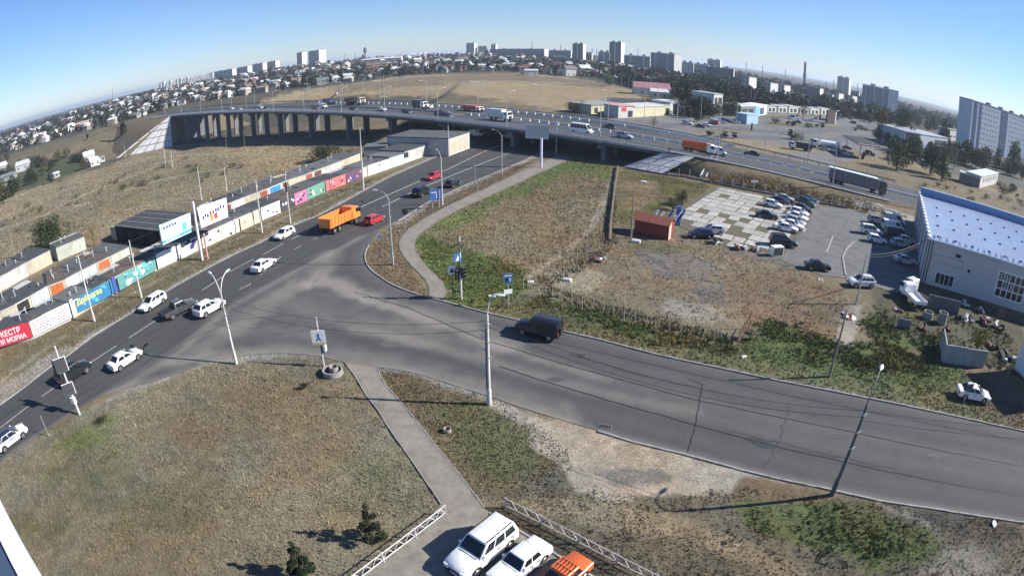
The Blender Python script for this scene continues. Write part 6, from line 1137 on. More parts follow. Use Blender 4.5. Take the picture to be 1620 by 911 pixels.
# building edge beside the camera (lower left corner): pale sill and bluish wall
def near_pt(px, py, t): r = ray(px, py); return Vector((0,0,CAM_H)) + r*t
zL = -3.4; e0, e1, e2, e3 = (near_pt(px, py, zL/ray(px, py).z) for px, py in ((0,792),(66,912),(27,912),(0,815)))
wl = thing('building_ledge','white window ledge and bluish wall edge at the lower left corner','ledge', e1)
dn_ = Vector((0,0,-.12)); xt = (e1 - e0).normalized(); A0, A1 = e0 - xt*4, e1 + xt*3; C0, C1 = e3 - xt*4 - Vector((.25,0,.0)), e2 + xt*3
MB().loft([[q - e1 for q in (A0,C0,C0+dn_,A0+dn_)], [q - e1 for q in (A1,C1,C1+dn_,A1+dn_)]]).obj('sill', M('sill_white', (.75,.77,.76), .6, var=.08, sc=3, stain=.15), wl)
sh = Vector((-.9,-.15,-.05)); MB().loft([[q - e1 + Vector((0,0,-.05)) for q in (C0,C0+sh,C0+sh+Vector((0,0,-3)),C0+Vector((-.01,0,-3)))], [q - e1 + Vector((0,0,-.05)) for q in (C1,C1+sh,C1+sh+Vector((0,0,-3)),C1+Vector((-.01,0,-3)))]]).obj('wall', M('wall_bluish', (.05,.08,.13), .6, var=.1), wl)
# ---------------------------------------------------------------- the town: skyline blocks, houses, shops, filling station
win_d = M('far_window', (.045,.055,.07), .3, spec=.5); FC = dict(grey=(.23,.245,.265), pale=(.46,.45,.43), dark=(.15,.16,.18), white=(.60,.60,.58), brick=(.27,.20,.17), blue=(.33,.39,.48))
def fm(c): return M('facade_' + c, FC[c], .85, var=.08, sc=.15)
def block(x0, x1, xg, yt, yb, label, col='grey', gable='white', depth=14., floors=None, ytR=None, group=None, name='apartment_block', H=None, roofbits=2, lit=False):
    """slab block: facade from pixel x0 to x1, end wall coloured lighter as sunlit on to xg; roof line at yt, foot at yb"""
    A = at(x0, yb); rA = math.hypot(A.x, A.y)
    if rA > 1750: A = Vector((A.x*1750/rA, A.y*1750/rA, 0)); A.z = T1(A.x, A.y); rA = 1750
    dB = ray(x1, yb + (x1-x0)*0.0); s = rA/math.hypot(dB.x, dB.y); B = Vector((dB.x*s, dB.y*s, 0)); B.z = A.z
    if xg > x1:
        # turn the block so its end wall shows this much
        lat = (xg-x1)/FOC*rA*1.08; depth = max(depth, lat*1.2); fwd = math.sqrt(depth**2 - lat**2); rd = Vector((B.x, B.y, 0)).normalized(); sd_ = Vector((rd.y, -rd.x, 0)); dep = rd*fwd + sd_*lat; fr = (rd*-lat + sd_*fwd).normalized()
        L_ = ((x1-x0)/FOC*rA*1.02)/max(.35, fr.dot(sd_)); A = B - fr*L_
    else:
        fr = (B - A); fr.z = 0; L_ = fr.length; fr.normalize()
    gz = min(T1(A.x, A.y), T1(B.x, B.y)); h = H or (on_line((x0+x1)/2, yt, (A+B)/2) - gz); A.z = gz
    t = thing(name, label, 'building', A, math.atan2(fr.y, fr.x), group); MB().box(.02,L_-.02,.0,depth,-6,h).obj('wall', fm(col), t); MB().box(L_-.02,L_+.35,-.2,depth+.2,-6,h+.3).obj('end_wall', fm(gable), t); MB().box(-.3,L_+.4,-.3,depth+.3,h+.304,h+.9).obj('roof', fm('dark'), t)  # shaded front and sunlit end are put into the two wall colours
    n = floors or max(3, int(h/2.9)); c = max(2, int(L_/3.4)); m_ = MB()
    for f in range(n):
        z = (f+.35)*h/n
        for k in range(c): x = (k+.25)*L_/c; m_.box(x, x+L_/c*.5, -.06, .0, z, z+h/n*.45)
    stuff(m_.obj('window', win_d, t))
    if h > 20:
        m_ = MB()
        for k in range(max(1, int(L_/18))): x = (k+.5)*L_/max(1, int(L_/18)); m_.box(x-1.3, x+1.3, -.9, -.0, 2, h-.6)
        stuff(m_.obj('balcony', fm('pale' if col != 'white' else 'grey'), t))
    for k in range(roofbits): x = (k+.5)*L_/roofbits; MB().box(x-2,x+2,4,9,h+.904,h+3.2).obj('roof_house', fm('grey'), t)
    return t
SKY = 'apartment blocks on the skyline'
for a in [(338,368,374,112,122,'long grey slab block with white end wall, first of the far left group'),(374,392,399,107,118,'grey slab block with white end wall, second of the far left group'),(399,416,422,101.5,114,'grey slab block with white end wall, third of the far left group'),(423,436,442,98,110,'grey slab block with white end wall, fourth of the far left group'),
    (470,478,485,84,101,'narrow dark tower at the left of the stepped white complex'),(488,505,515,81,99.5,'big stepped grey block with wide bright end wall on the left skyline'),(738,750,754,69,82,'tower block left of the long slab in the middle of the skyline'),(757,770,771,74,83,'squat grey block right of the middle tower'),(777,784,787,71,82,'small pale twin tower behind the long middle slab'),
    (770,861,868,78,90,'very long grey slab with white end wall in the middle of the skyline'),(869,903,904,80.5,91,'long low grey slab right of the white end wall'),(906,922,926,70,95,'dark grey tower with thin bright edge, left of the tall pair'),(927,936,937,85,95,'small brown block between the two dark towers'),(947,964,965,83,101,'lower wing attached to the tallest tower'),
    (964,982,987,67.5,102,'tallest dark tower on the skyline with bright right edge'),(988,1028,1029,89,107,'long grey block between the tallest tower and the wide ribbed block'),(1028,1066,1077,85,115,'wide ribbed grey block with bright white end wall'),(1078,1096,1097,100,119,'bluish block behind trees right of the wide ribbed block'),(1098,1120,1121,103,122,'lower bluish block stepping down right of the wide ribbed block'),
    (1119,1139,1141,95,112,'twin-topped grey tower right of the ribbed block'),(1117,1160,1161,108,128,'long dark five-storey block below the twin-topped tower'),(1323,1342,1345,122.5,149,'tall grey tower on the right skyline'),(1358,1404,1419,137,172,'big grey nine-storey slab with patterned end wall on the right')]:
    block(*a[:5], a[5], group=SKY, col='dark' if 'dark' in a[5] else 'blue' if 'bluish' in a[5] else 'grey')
PL = 'pale five-storey blocks among the trees'
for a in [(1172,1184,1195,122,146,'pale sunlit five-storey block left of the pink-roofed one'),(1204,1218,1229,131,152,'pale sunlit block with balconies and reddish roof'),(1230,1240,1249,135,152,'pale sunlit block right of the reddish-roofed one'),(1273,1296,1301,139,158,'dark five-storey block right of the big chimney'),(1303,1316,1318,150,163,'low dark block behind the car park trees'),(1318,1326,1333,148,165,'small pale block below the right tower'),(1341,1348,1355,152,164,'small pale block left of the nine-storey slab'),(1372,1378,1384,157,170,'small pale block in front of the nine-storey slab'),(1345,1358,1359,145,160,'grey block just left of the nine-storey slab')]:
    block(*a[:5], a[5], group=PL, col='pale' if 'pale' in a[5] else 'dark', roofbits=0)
for i in range(16):
    x = 252 + i*5.4; yy = 76 + 2.0e-4*(x+3-800)**2; block(x, x+random.uniform(2.4,4.4), x+5, yy - random.uniform(1.5,4.5), yy + 6, 'tiny white block in the row on the far left skyline', col='white', group='tiny white blocks on the far left skyline', roofbits=0)
big = block(1532,1620,1621,160,236,'tall pale blue-grey office block with dark vertical stair bands at the right edge', col='blue', depth=16, roofbits=3) if False else None
def big_block():
    A = at(1531,237); B = at(1640,262); fr = B - A; fr.z = 0; L_ = fr.length*1.25; fr.normalize(); h = on_line(1533,158,A) - A.z
    t = thing('office_block','tall pale blue-grey office block with dark vertical stair bands at the right edge','building',A,math.atan2(fr.y,fr.x)); wl = M('office_wall', (.40,.46,.54), .8, var=.06, sc=.2); MB().box(0,L_,0,14,-3,h).obj('wall', wl, t); MB().box(-.2,L_+.2,-.2,14.2,h+.004,h+.7).obj('roof', fm('dark'), t)
    navy = M('office_navy', (.045,.07,.15), .5); W = L_
    for x, w in ((.022*W,.028*W),(.075*W,.018*W),(.30*W,.07*W),(.62*W,.07*W)): MB().box(x,x+w,-.25,.02,-1,h-.5).obj('stair_band', navy, t)
    wm_ = MB().box(-.5,.5,-.06,.0,0,1.35).mesh('window', win_d); cols = [x for x in np.arange(.105,.98,.030) if not (.28 < x < .385 or .60 < x < .70)]
    for f in range(9):
        for x in cols: O('window', wm_, t, (x*W, -.01, (f+.5)*h/9.5))
    for k in range(6): x = (.2+.13*k)*W; MB().box(x-1.2,x+1.2,3,7,h+.704,h+2.4).obj('roof_house', fm('grey'), t)
    for x, z in ((.31,.9),(.35,.9),(.31,.3),(.345,.25),(.33,.8)): MB().box(x*W-.4,x*W+.4,-.34,-.26,z*h,z*h+1).obj('lit_pane', fm('white'), t)
big_block()
# chimneys, masts, tower with dome
def chimney(px, yt, yb, r, label, mat, cat='chimney', name='chimney', band=None, d=None):
    b = at(px, yb) if d is None else Vector((ray(px,yb).x, ray(px,yb).y, 0)).normalized()*d; rb_ = math.hypot(b.x, b.y); b = b*(1900/rb_) if rb_ > 1900 else b; b.z = T1(b.x, b.y); h = on_line(px, yt, b) - b.z; t = thing(name, label, cat, b); R_ = r/FOC*math.hypot(b.x, b.y); MB().cyl((0,0,-5),(0,0,h),R_,R_*.8,10).obj('shaft', mat, t)
    if band: MB().cyl((0,0,h*.42),(0,0,h*.52),R_*1.25,R_*1.2,10).obj('band', band, t)
chimney(1272,98,138,2.3,'big dark industrial chimney standing above the right part of the town',M('chimney_dark',(.06,.065,.075),.8),band=M('chimney_band',(.12,.13,.15),.8))
for px, yt, yb, lb in ((1180,99,120,'thin chimney left of the green hill'),(1206,104,124,'second thin chimney above the pale blocks'),(1242,110,130,'third thin chimney above the pale blocks'),(1255,120,130,'short chimney left of the big dark chimney'),(1306,130,146,'thin mast left of the right tower'),(1318,126,146,'thin mast beside the right tower'),(1356,131,150,'lattice mast right of the right tower'),(179,138,158,'thin chimney on the far left skyline'),(842,66,82,'thin mast above the long middle slab'),(887,72,86,'second mast right of the long middle slab'),(1009,77,100,'thin red mast above the long grey block'),(545,85,96,'thin mast left of the domed tower'),(562,83,95,'second mast left of the domed tower'),(937,77,92,'crane mast between the dark towers'),(944,78,92,'second crane mast between the dark towers')):
    chimney(px, yt, yb, .7, lb, fm('grey'), 'mast' if 'mast' in lb else 'chimney', 'mast' if 'mast' in lb else 'chimney')
b = at(578,96); t = thing('water_tower','dark domed tower on the left of the skyline','tower',b); h = on_line(578,75,b) - b.z; s_ = math.hypot(b.x,b.y)/FOC; dkm = fm('dark'); MB().cyl((0,0,-3),(0,0,h*.6),1.0*s_,1.0*s_,10).obj('shaft', dkm, t)
m_ = MB(); m_.loft([[(r*math.cos(a), r*math.sin(a), z) for a in np.linspace(0,2*math.pi,11)[:-1]] for r, z in ((1*s_,h*.5),(2.6*s_,h*.68),(3.0*s_,h*.85),(2*s_,h*.97),(.3*s_,h))]); m_.obj('dome', dkm, t, smooth=60); MB().box(-5.5*s_,-2.5*s_,-s_,s_,-2,h*.45).obj('annex', dkm, t)
# far houses
ROOFS = [('pale grey',(.40,.41,.42)),('white',(.50,.50,.50)),('dark grey',(.08,.085,.095)),('reddish brown',(.13,.065,.05)),('grey-green',(.13,.16,.15)),('light brown',(.22,.18,.15))]
WALLS = [(.40,.38,.35),(.30,.26,.22),(.48,.48,.46),(.22,.16,.13)]
HM = []
for ri, (rn, rc) in enumerate(ROOFS):
    for wi in range(2):
        w, d_, h, rh = random.uniform(8,11), random.uniform(7,9), random.uniform(3.2,5.5), random.uniform(2,3.2); m_ = MB(); m_.box(-w/2,w/2,-d_/2,d_/2,-3,h,0)
        hip = wi == 1; k = w*.22 if hip else -.4
        m_.add([(-w/2-.4,-d_/2-.4,h),(w/2+.4,-d_/2-.4,h),(w/2+.4,d_/2+.4,h),(-w/2-.4,d_/2+.4,h),(-w/2+k,0,h+rh),(w/2-k,0,h+rh)], [(0,1,5,4),(2,3,4,5),(1,2,5),(3,0,4)], 1)
        for x in (-w*.3, 0, w*.3): m_.box(x-.5,x+.5,-d_/2-.05,-d_/2,1.0,2.4,2)
        HM.append((rn, m_.mesh('house', [M('house_wall_%d' % ((ri+wi) % 4), WALLS[(ri+wi) % 4], .85, var=.2, sc=.12), M('house_roof_%d' % ri, rc, .7, var=.25, sc=.12), win_d])))
TOWN_PX = [(0,216),(100,185),(210,152),(290,137),(380,122),(440,111),(520,100),(640,86),(700,86),(800,89),(900,97),(980,106),(1060,119),(1090,128),(1060,138),(1000,134),(930,122),(800,113),(720,115),(640,121),(540,131),(450,142),(380,152),(300,164),(250,178),(180,197),(120,211),(0,246)]
def in_px(poly, n, rnd, power=1.0):
    P = np.array(poly, float); out = []; x0, x1, y0, y1 = P[:,0].min(), P[:,0].max(), P[:,1].min(), P[:,1].max()
    while len(out) < n:
        x, y = rnd.uniform(x0, x1), rnd.uniform(y0, y1)
        if sdist(poly, np.array([x]), np.array([y]))[0] > 0: out.append((x, y))
    return out
rh_ = random.Random(3); hpx = in_px(TOWN_PX, 720, rh_); pts = sorted(((at(x, y), x, y) for x, y in hpx), key=lambda q: q[0].length); used = []
farV, farF, nF = [], [], 0; stuff_h = MB(); cnt = 0
for p, x, y in pts:
    r = math.hypot(p.x, p.y)
    if any((p.x-q[0])**2 + (p.y-q[1])**2 < q[2]**2 for q in used[-60:]): continue
    used.append((p.x, p.y, 11)); rn, me = rh_.choice(HM); rz = rh_.choice((0, math.pi/2)) + rh_.uniform(-.5,.5); sc = rh_.uniform(.8,1.15)*(1 if r < 900 else 1.15)
    if cnt < 285:
        o = O('house', me, None, (p.x, p.y, p.z), rz); o.scale = (sc,)*3; tag(o, 'small house with a %s roof among the trees of the far hillside' % rn, 'house', 'far hillside houses with %s roofs' % rn); cnt += 1
    else:
        cz, sz = math.cos(rz)*sc, math.sin(rz)*sc; off = len(stuff_h.v); stuff_h.v += [(p.x + v.co.x*cz - v.co.y*sz, p.y + v.co.x*sz + v.co.y*cz, p.z + v.co.z*sc) for v in me.vertices]
        ri = [q[1] for q in HM].index(me)//2
        for f in me.polygons: stuff_h.f.append(tuple(i + off for i in f.vertices)); stuff_h.m.append(0 if f.material_index == 0 else 1 + ri if f.material_index == 1 else 7)
stuff(stuff_h.obj('distant_houses', [M('house_wall_0', WALLS[0])] + [M('house_roof_%d' % i, ROOFS[i][1]) for i in range(6)] + [win_d]), 'distant houses filling the upper slope of the town', 'houses')
# larger or nearer single buildings
def house(px, py, w, d_, h, rh, rz, label, wc, rc, name='house'):
    p = at(px, py); t = thing(name, label, 'house', p, rz); wm = M('wall_%.2f_%.2f' % wc[:2], wc, .85, var=.15, sc=.5); MB().box(-w/2,w/2,-d_/2,d_/2,-1.5,h).obj('wall', wm, t)
    m_ = MB(); m_.add([(-w/2-.4,-d_/2-.4,h),(w/2+.4,-d_/2-.4,h),(w/2+.4,d_/2+.4,h),(-w/2-.4,d_/2+.4,h),(-w/2-.2,0,h+rh),(w/2+.2,0,h+rh)], [(0,1,5,4),(2,3,4,5),(1,2,5),(3,0,4),(3,2,1,0)]); m_.obj('roof', M('roof_%.2f_%.2f' % rc[:2], rc, .7, var=.2, sc=.4), t)
    for x in (-w*.28, w*.28): MB().box(x-.6,x+.6,-d_/2-.06,-d_/2,1,2.3).obj('window', win_d, t)
    for y in (-d_*.2, d_*.2): MB().box(w/2,w/2+.06,y-.5,y+.5,1,2.3).obj('window', win_d, t)
W_, G_ = (.48,.475,.455), (.22,.23,.24)
for a in [(141,254,9,8,4,3,.9,'white gabled house at the foot of the paved bridge slope',W_,(.5,.5,.5)),(149,262,7,6,3,2.5,1.1,'lower white gabled house in front of the other at the bridge slope',W_,(.55,.55,.55)),(160,256,6,4,2.6,1,.7,'small pale shed right of the white gabled houses',W_,G_),(37,268,12,9,4,3,.6,'white house with broken roof line in the trees at the left',W_,(.42,.44,.46)),(5,270,8,8,4,3,.6,'white house at the very left edge behind the trees',W_,(.5,.5,.5)),(14,284,14,8,3,2,.5,'long low dark roofed house with bright eaves at the left edge',(.3,.3,.3),(.16,.17,.18)),(10,303,8,6,3,2,.5,'small pale roofed shed at the left edge below the long roof',(.3,.28,.25),(.4,.42,.42)),(88,281,6,4,2.4,1.2,.6,'row of pale garden sheds under the dark trees',W_,(.5,.5,.5)),
    (64,222,16,9,4,4,.7,'white house with two pointed roofs on the far left below the rail line',W_,(.55,.55,.55)),(97,212,14,9,4,3,.6,'white house right of the pointed roofs beyond the highway',W_,(.5,.45,.4)),(115,208,12,9,4,3,.6,'bright white house by the highway on the far left',W_,(.6,.6,.6)),(135,203,18,9,5,3,.6,'pink-walled house by the highway on the far left',(.45,.22,.22),(.4,.3,.25)),
    (605,101,70,14,9,2,.05,'long pink and white school building on the left hillside',(.62,.52,.48),(.55,.5,.5)),(596,110,30,14,7,4,.3,'orange-walled house with dark roof below the school',(.55,.33,.24),(.12,.11,.11)),(840,119,14,10,5,1.5,.1,'white boxy house at the upper edge of the dry field',W_,(.45,.46,.48)),(900,120,12,10,7,4,.4,'white gabled house at the right edge of the dry field',W_,(.14,.13,.13)),(924,118,13,10,7,4,.4,'bright white house right of the dark gabled one',W_,(.5,.5,.5)),(1030,150,26,14,5,4,-.1,'low house with pink-red roof beyond the overpass',(.5,.5,.5),(.30,.15,.17)),(1042,154,12,10,4,2,-.1,'white annex with grey roof beside the pink-red roof',W_,(.5,.5,.5))]:
    house(*a)
# shops and service buildings beyond the overpass
def flat_b(a, b, depth, h, label, wc, rc, name='shop', cat='shop', pieces=()):
    p0, p1 = at(*a), at(*b); dd = p1-p0; dd.z = 0; L_ = dd.length; t = thing(name, label, cat, (p0.x,p0.y,0), math.atan2(dd.y,dd.x)); wm = M('wall_%.2f_%.2f' % wc[:2], wc, .8, var=.15, sc=.4, stain=.2); MB().box(0,L_,0,depth,-.5,h).obj('wall', wm, t); MB().box(-.2,L_+.2,-.3,depth+.2,h+.004,h+.35).obj('roof', M('roof_%.2f_%.2f' % rc[:2], rc, .75, var=.15, sc=.4), t)
    for u0, u1, z0, z1, c, nm in pieces: MB().box(u0*L_,u1*L_,-.07,.0,z0*h,z1*h).obj(nm, c if not isinstance(c, tuple) else M('piece_%.2f_%.2f_%.2f' % c, c, .6), t)
    return t
dko = (.03,.03,.035); yl = (.46,.44,.29); wt = (.50,.495,.475)
flat_b((935,181),(985,178),14,4,'long low grey-roofed shed with yellow front beyond the overpass',yl,(.24,.26,.25),pieces=((.1,.2,.1,.7,dko,'door'),(.55,.62,.1,.7,dko,'door')))
flat_b((978,187),(1003,186),9,5,'white shop with red sign patches beyond the overpass',wt,(.5,.25,.25),pieces=((.2,.5,.55,.9,(.5,.05,.06),'sign'),(.6,.9,.05,.6,dko,'door')))
flat_b((1003,186),(1060,182),12,4.5,'long yellow-white garage building beyond the overpass',yl,(.5,.5,.48),pieces=((.86,.97,.05,.75,dko,'door'),)); flat_b((1060,182),(1081,181),11,6,'white workshop with a dark gate beyond the overpass',wt,(.55,.55,.55),pieces=((.2,.55,.05,.9,dko,'gate'),))
flat_b((1128,183),(1142,182.5),14,11,'green-roofed two-storey shop with white corner beyond the overpass',wt,(.30,.40,.36),pieces=((.1,.4,.55,.85,dko,'window'),(.5,.9,.55,.85,dko,'window')))
flat_b((1171,185),(1196,184),14,5.5,'grey shop with blue end sign beyond the overpass',(.16,.18,.18),(.5,.52,.52),pieces=((.1,.4,.4,.75,dko,'window'),(.85,1.,.05,1.0,(.10,.28,.55),'sign'),(.5,.8,.1,.75,dko,'window')))
flat_b((1196,184),(1213,181),10,5.5,'white and light blue shop front right of the grey shop',(.55,.62,.68),(.6,.62,.62),pieces=((.3,.7,.1,.8,(.06,.08,.16),'door'),(.05,.25,.1,.9,(.12,.35,.65),'sign'))); flat_b((1181,197),(1199,196),6,4.5,'blue-grey kiosk at the road junction beyond the highway',(.28,.40,.52),(.35,.45,.52),'kiosk','kiosk')
for k in range(7): flat_b((1214+k*17,177+k*.9),(1228+k*17,177.6+k*.9),9,3.6+.4*(k%3),'low white market stall building, %s in the row beyond the car park' % ('first','second','third','fourth','fifth','sixth','last')[k],wt,(.45,.45,.45),'market_stall','market stall',pieces=((.15,.4,.1,.7,dko,'opening'),(.55,.85,.1,.7,dko,'opening')))
hb2 = flat_b((1308,196),(1322,197),1.0,8,'dark brown back of a roadside hoarding near the car park',(.06,.045,.045),(.1,.1,.1),'hoarding','hoarding',pieces=((.88,1.0,.0,1.,wt,'edge'),))
flat_b((1428,236),(1454,240),22,9.0,'grey two-storey building with recessed glass entrance on the right',(.34,.38,.43),(.34,.37,.40),'grey_building','building',pieces=((.10,.85,.30,.95,(.05,.06,.08),'glass_front'),(.2,.3,.1,.3,wt,'poster'),(.5,.58,.1,.3,wt,'poster')))
flat_b((1454,240),(1497,244),20,9.0,'side wing of the grey building with a long dark window band',(.36,.41,.47),(.34,.37,.40),'grey_building','building',pieces=((.5,.94,.55,.80,(.04,.05,.07),'window'),(.5,.94,.16,.34,(.03,.03,.04),'window')))
flat_b((1501,222),(1529,226),12,8.5,'white building with a row of arched windows behind the trees',wt,(.2,.19,.17),'white_house','building',pieces=tuple((.08+k*.15,.16+k*.15,.30,.50,dko,'window') for k in range(6)))
ks = flat_b((1517,288),(1549,298),7,3.6,'grey side of the roadside kiosk under pale blue-grey roof',(.17,.175,.17),(.33,.40,.42),'roadside_kiosk','kiosk'); flat_b((1549,298),(1577,290),6.5,4.4,'pale lit front of the roadside kiosk with sign letters',wt,(.5,.56,.56),'lit_kiosk','kiosk',pieces=tuple((.12+k*.14,.20+k*.14,.45,.8,(.25,.26,.22),'letter') for k in range(6)))
# filling station canopy
c0, c1, c3 = at(1356,252), at(1387,255), at(1333,238); cn = thing('fuel_canopy','flat filling station canopy with pale fascia on thin columns','canopy', (c0.x,c0.y,0)); ch = on_line(1357,226,c0); a, b, e = c0-c0, c1-c0, c3-c0
for q in (a, b, e): q.z = 0
poly = [a - (b+e)*.08, b + (b-e)*.08, b + e*1.08, e + (e-b)*.05]; MB().prism(poly, ch-.7, ch-.004).obj('fascia', M('canopy_fascia', (.60,.57,.56), .6), cn); MB().prism([q*.985 for q in poly], ch, ch+.15).obj('roof', M('canopy_roof', (.04,.038,.036), .9), cn); MB().bar(poly[0]+Vector((0,-.05,ch-.35)), poly[1]+Vector((0,-.05,ch-.35)), .05, .25).obj('red_band', M('canopy_red', (.4,.05,.05), .6), cn)
for q in (a*1+b*.1, a+b*.9, e*.9+b*.1, e*.9+b*.9): MB().cyl(q, q+Vector((0,0,ch-.7)), .22,.22,8).obj('column', white_c, cn)
for q in (b*.35+e*.1, b*.65+e*.4): MB().box(q.x-.5,q.x+.5,q.y-.4,q.y+.4,0,1.9).obj('fuel_pump', M('pump_dark', (.05,.05,.055), .5), cn)
# tank lorry, tractor, parked cars far right
tk = thing('tank_lorry','white tank lorry parked beside the filling station','tank lorry', at(1305,236), math.atan2(at(1330,238).y-at(1283,231).y, at(1330,238).x-at(1283,231).x)+math.pi); MB().cyl((-6.2,0,2.35),(2.2,0,2.35),1.15,1.15,16).obj('tank', pm('white'), tk, smooth=40); MB().box(-6.2,5.6,-.8,.8,.85,1.25).obj('chassis', trim, tk); cab(tk,3.4,5.8,1.2,1.0,3.4,pm('white')); wheel_set(tk,(4.8,2.2,-3.6,-4.9),(-1.0,1.0),.5,.35)
dt_ = thing('tipper_truck','dark tipper truck with white cab parked by the filling station verge','tipper truck', at(1266,238), math.atan2(at(1285,241).y-at(1248,236).y, at(1285,241).x-at(1248,236).x)+math.pi); tipper(dt_,'black','white',8.5)
far_lb = {'white':'white','silver':'silver','black':'black','blue':'blue','red':'red','grey':'dark grey'}
for k, (px, py, c, kd) in enumerate([(1305,238.5,'silver','sedan'),(1318,240,'white','sedan'),(1329,243,'blue','sedan'),(1342,247,'silver','wagon'),(1340,236,'black','sedan'),(1376,246,'black','suv'),(1313,182,'red','sedan'),(1326,184,'blue','sedan'),(1335,183,'white','sedan'),(1344,185,'silver','sedan'),(1353,184,'white','van'),(1361,187,'grey','sedan'),(1332,188,'silver','hatch'),(1345,189,'blue','hatch'),(1286,182,'white','sedan'),(1279,191,'white','sedan'),(1262,184,'silver','sedan'),(1297,186,'black','sedan'),(1117,200,'white','sedan'),(1129,196,'white','van'),(1142,195,'silver','sedan'),(1152,194,'blue','sedan'),(1165,193,'white','sedan'),(1172,192,'white','hatch'),(1108,202,'black','sedan'),(1097,183,'white','sedan'),(1250,189,'white','sedan'),(1349,196,'grey','van'),(1367,193,'white','sedan'),(1450,255,'silver','sedan'),(1442,250,'white','sedan'),(1456,258,'white','sedan')]):
    p = at(px, py); lb = '%s %s standing %s' % (far_lb[c], {'sedan':'saloon','hatch':'hatchback','wagon':'estate car','suv':'SUV','van':'van'}[kd], 'by the filling station' if 1300 < px < 1380 and py > 230 else 'in front of the grey building' if px > 1430 else 'in the far car park' if px > 1245 else 'by the kiosk beyond the highway')
    car(kd, None, None, 'R', c, lb, 'cars parked beyond the highway', loc=p, rz=random.choice((-.5,2.6,1.1)) + random.uniform(-.1,.1), cat='van' if kd == 'van' else 'car')
rp_c = random.Random(21)
for k, (px, py) in enumerate(in_px([(1308,179),(1372,180),(1378,190),(1340,192),(1310,188)], 26, rp_c) + in_px([(1240,186),(1300,184),(1305,193),(1250,196)], 8, rp_c) + in_px([(1085,196),(1180,188),(1190,192),(1100,203)], 8, rp_c) + in_px([(1436,246),(1470,258),(1462,264),(1436,252)], 6, rp_c)):
    p = at(px, py); c = rp_c.choice(('white','white','silver','black','grey','blue','red')); car(rp_c.choice(('sedan','hatch','crossover')), None, None, 'R', c, '%s car in the %s' % (far_lb[c], 'crowded far car park' if px > 1305 and py < 200 else 'yard of the grey building' if px > 1400 else 'row of cars by the market stalls'), 'cars parked beyond the highway', loc=p, rz=rp_c.choice((-.5,2.6,1.1)) + rp_c.uniform(-.1,.1))
# roads beyond
for px, w in ([(1010,203),(1080,196),(1160,204),(1240,210),(1330,206),(1390,198)], 9),([(1085,222),(1150,216),(1230,218),(1300,224),(1345,218),(1390,214)], 7): ribbon(smooth_line(resample(line_w(px), 50), 4), w, .02, 'far_road', M('far_asphalt', (.10,.10,.105), .9, var=.2, sc=.3))
for px, py, tp, lb in ((1126,205,199,'white post left of the bright portal beyond the highway'),(1148,206,199,'white post right of the bright portal beyond the highway'),(1189,206,195,'dark post beyond the highway by the kiosk'),(1234,214,209,'pair of small white boards on the far verge')):
    b = at(px, py); t = thing('verge_post', lb, 'post', b); MB().box(-.3,.3,-.2,.2,0,on_line(px,tp,b)).obj('post', white_c if 'white' in lb else signback, t)
# ---------------------------------------------------------------- trees, bushes, weeds and grass
def M_leaf(name):
    m = M_tint(name, .8, (.9,), (.25,), spec=.2); return m
leaf_m = M_leaf('foliage'); bark = M('bark', (.09,.072,.055), .95, var=.3, sc=4, bump=.2)
def leaf_cloud(centres, radii, n, size, base, rng, varc=.35, flat=.0, upright=False):
    """n small leaf faces scattered in the clumps"""
    C = np.array(centres, float); Rr = np.array(radii, float); w = Rr**2; k = rng.choice(len(C), n, p=w/w.sum())
    d = rng.normal(size=(n,3)); d /= np.linalg.norm(d, axis=1)[:, None]; rad = rng.uniform(.35, 1.0, n)**.6; P = C[k] + d*(Rr[k]*rad)[:, None]
    a = rng.normal(size=(n,3)); a /= np.linalg.norm(a, axis=1)[:, None]; b = np.cross(a, rng.normal(size=(n,3))); b /= np.linalg.norm(b, axis=1)[:, None]
    s = size*rng.uniform(.6, 1.4, n)[:, None]; V = np.stack([P - a*s, P + b*s*.6, P + a*s, P - b*s*.6], 1).reshape(-1, 3); F = np.arange(4*n).reshape(n, 4)
    col = np.array(base)*(1 + varc*rng.uniform(-1, 1, (n,1)))*(1 + .18*rng.uniform(-1, 1, (n,3))); clump = 1 + .3*rng.uniform(-1, 1, len(C)); col *= clump[k][:, None]
    return V, F, np.repeat(np.clip(col, .004, .5), 4, 0)
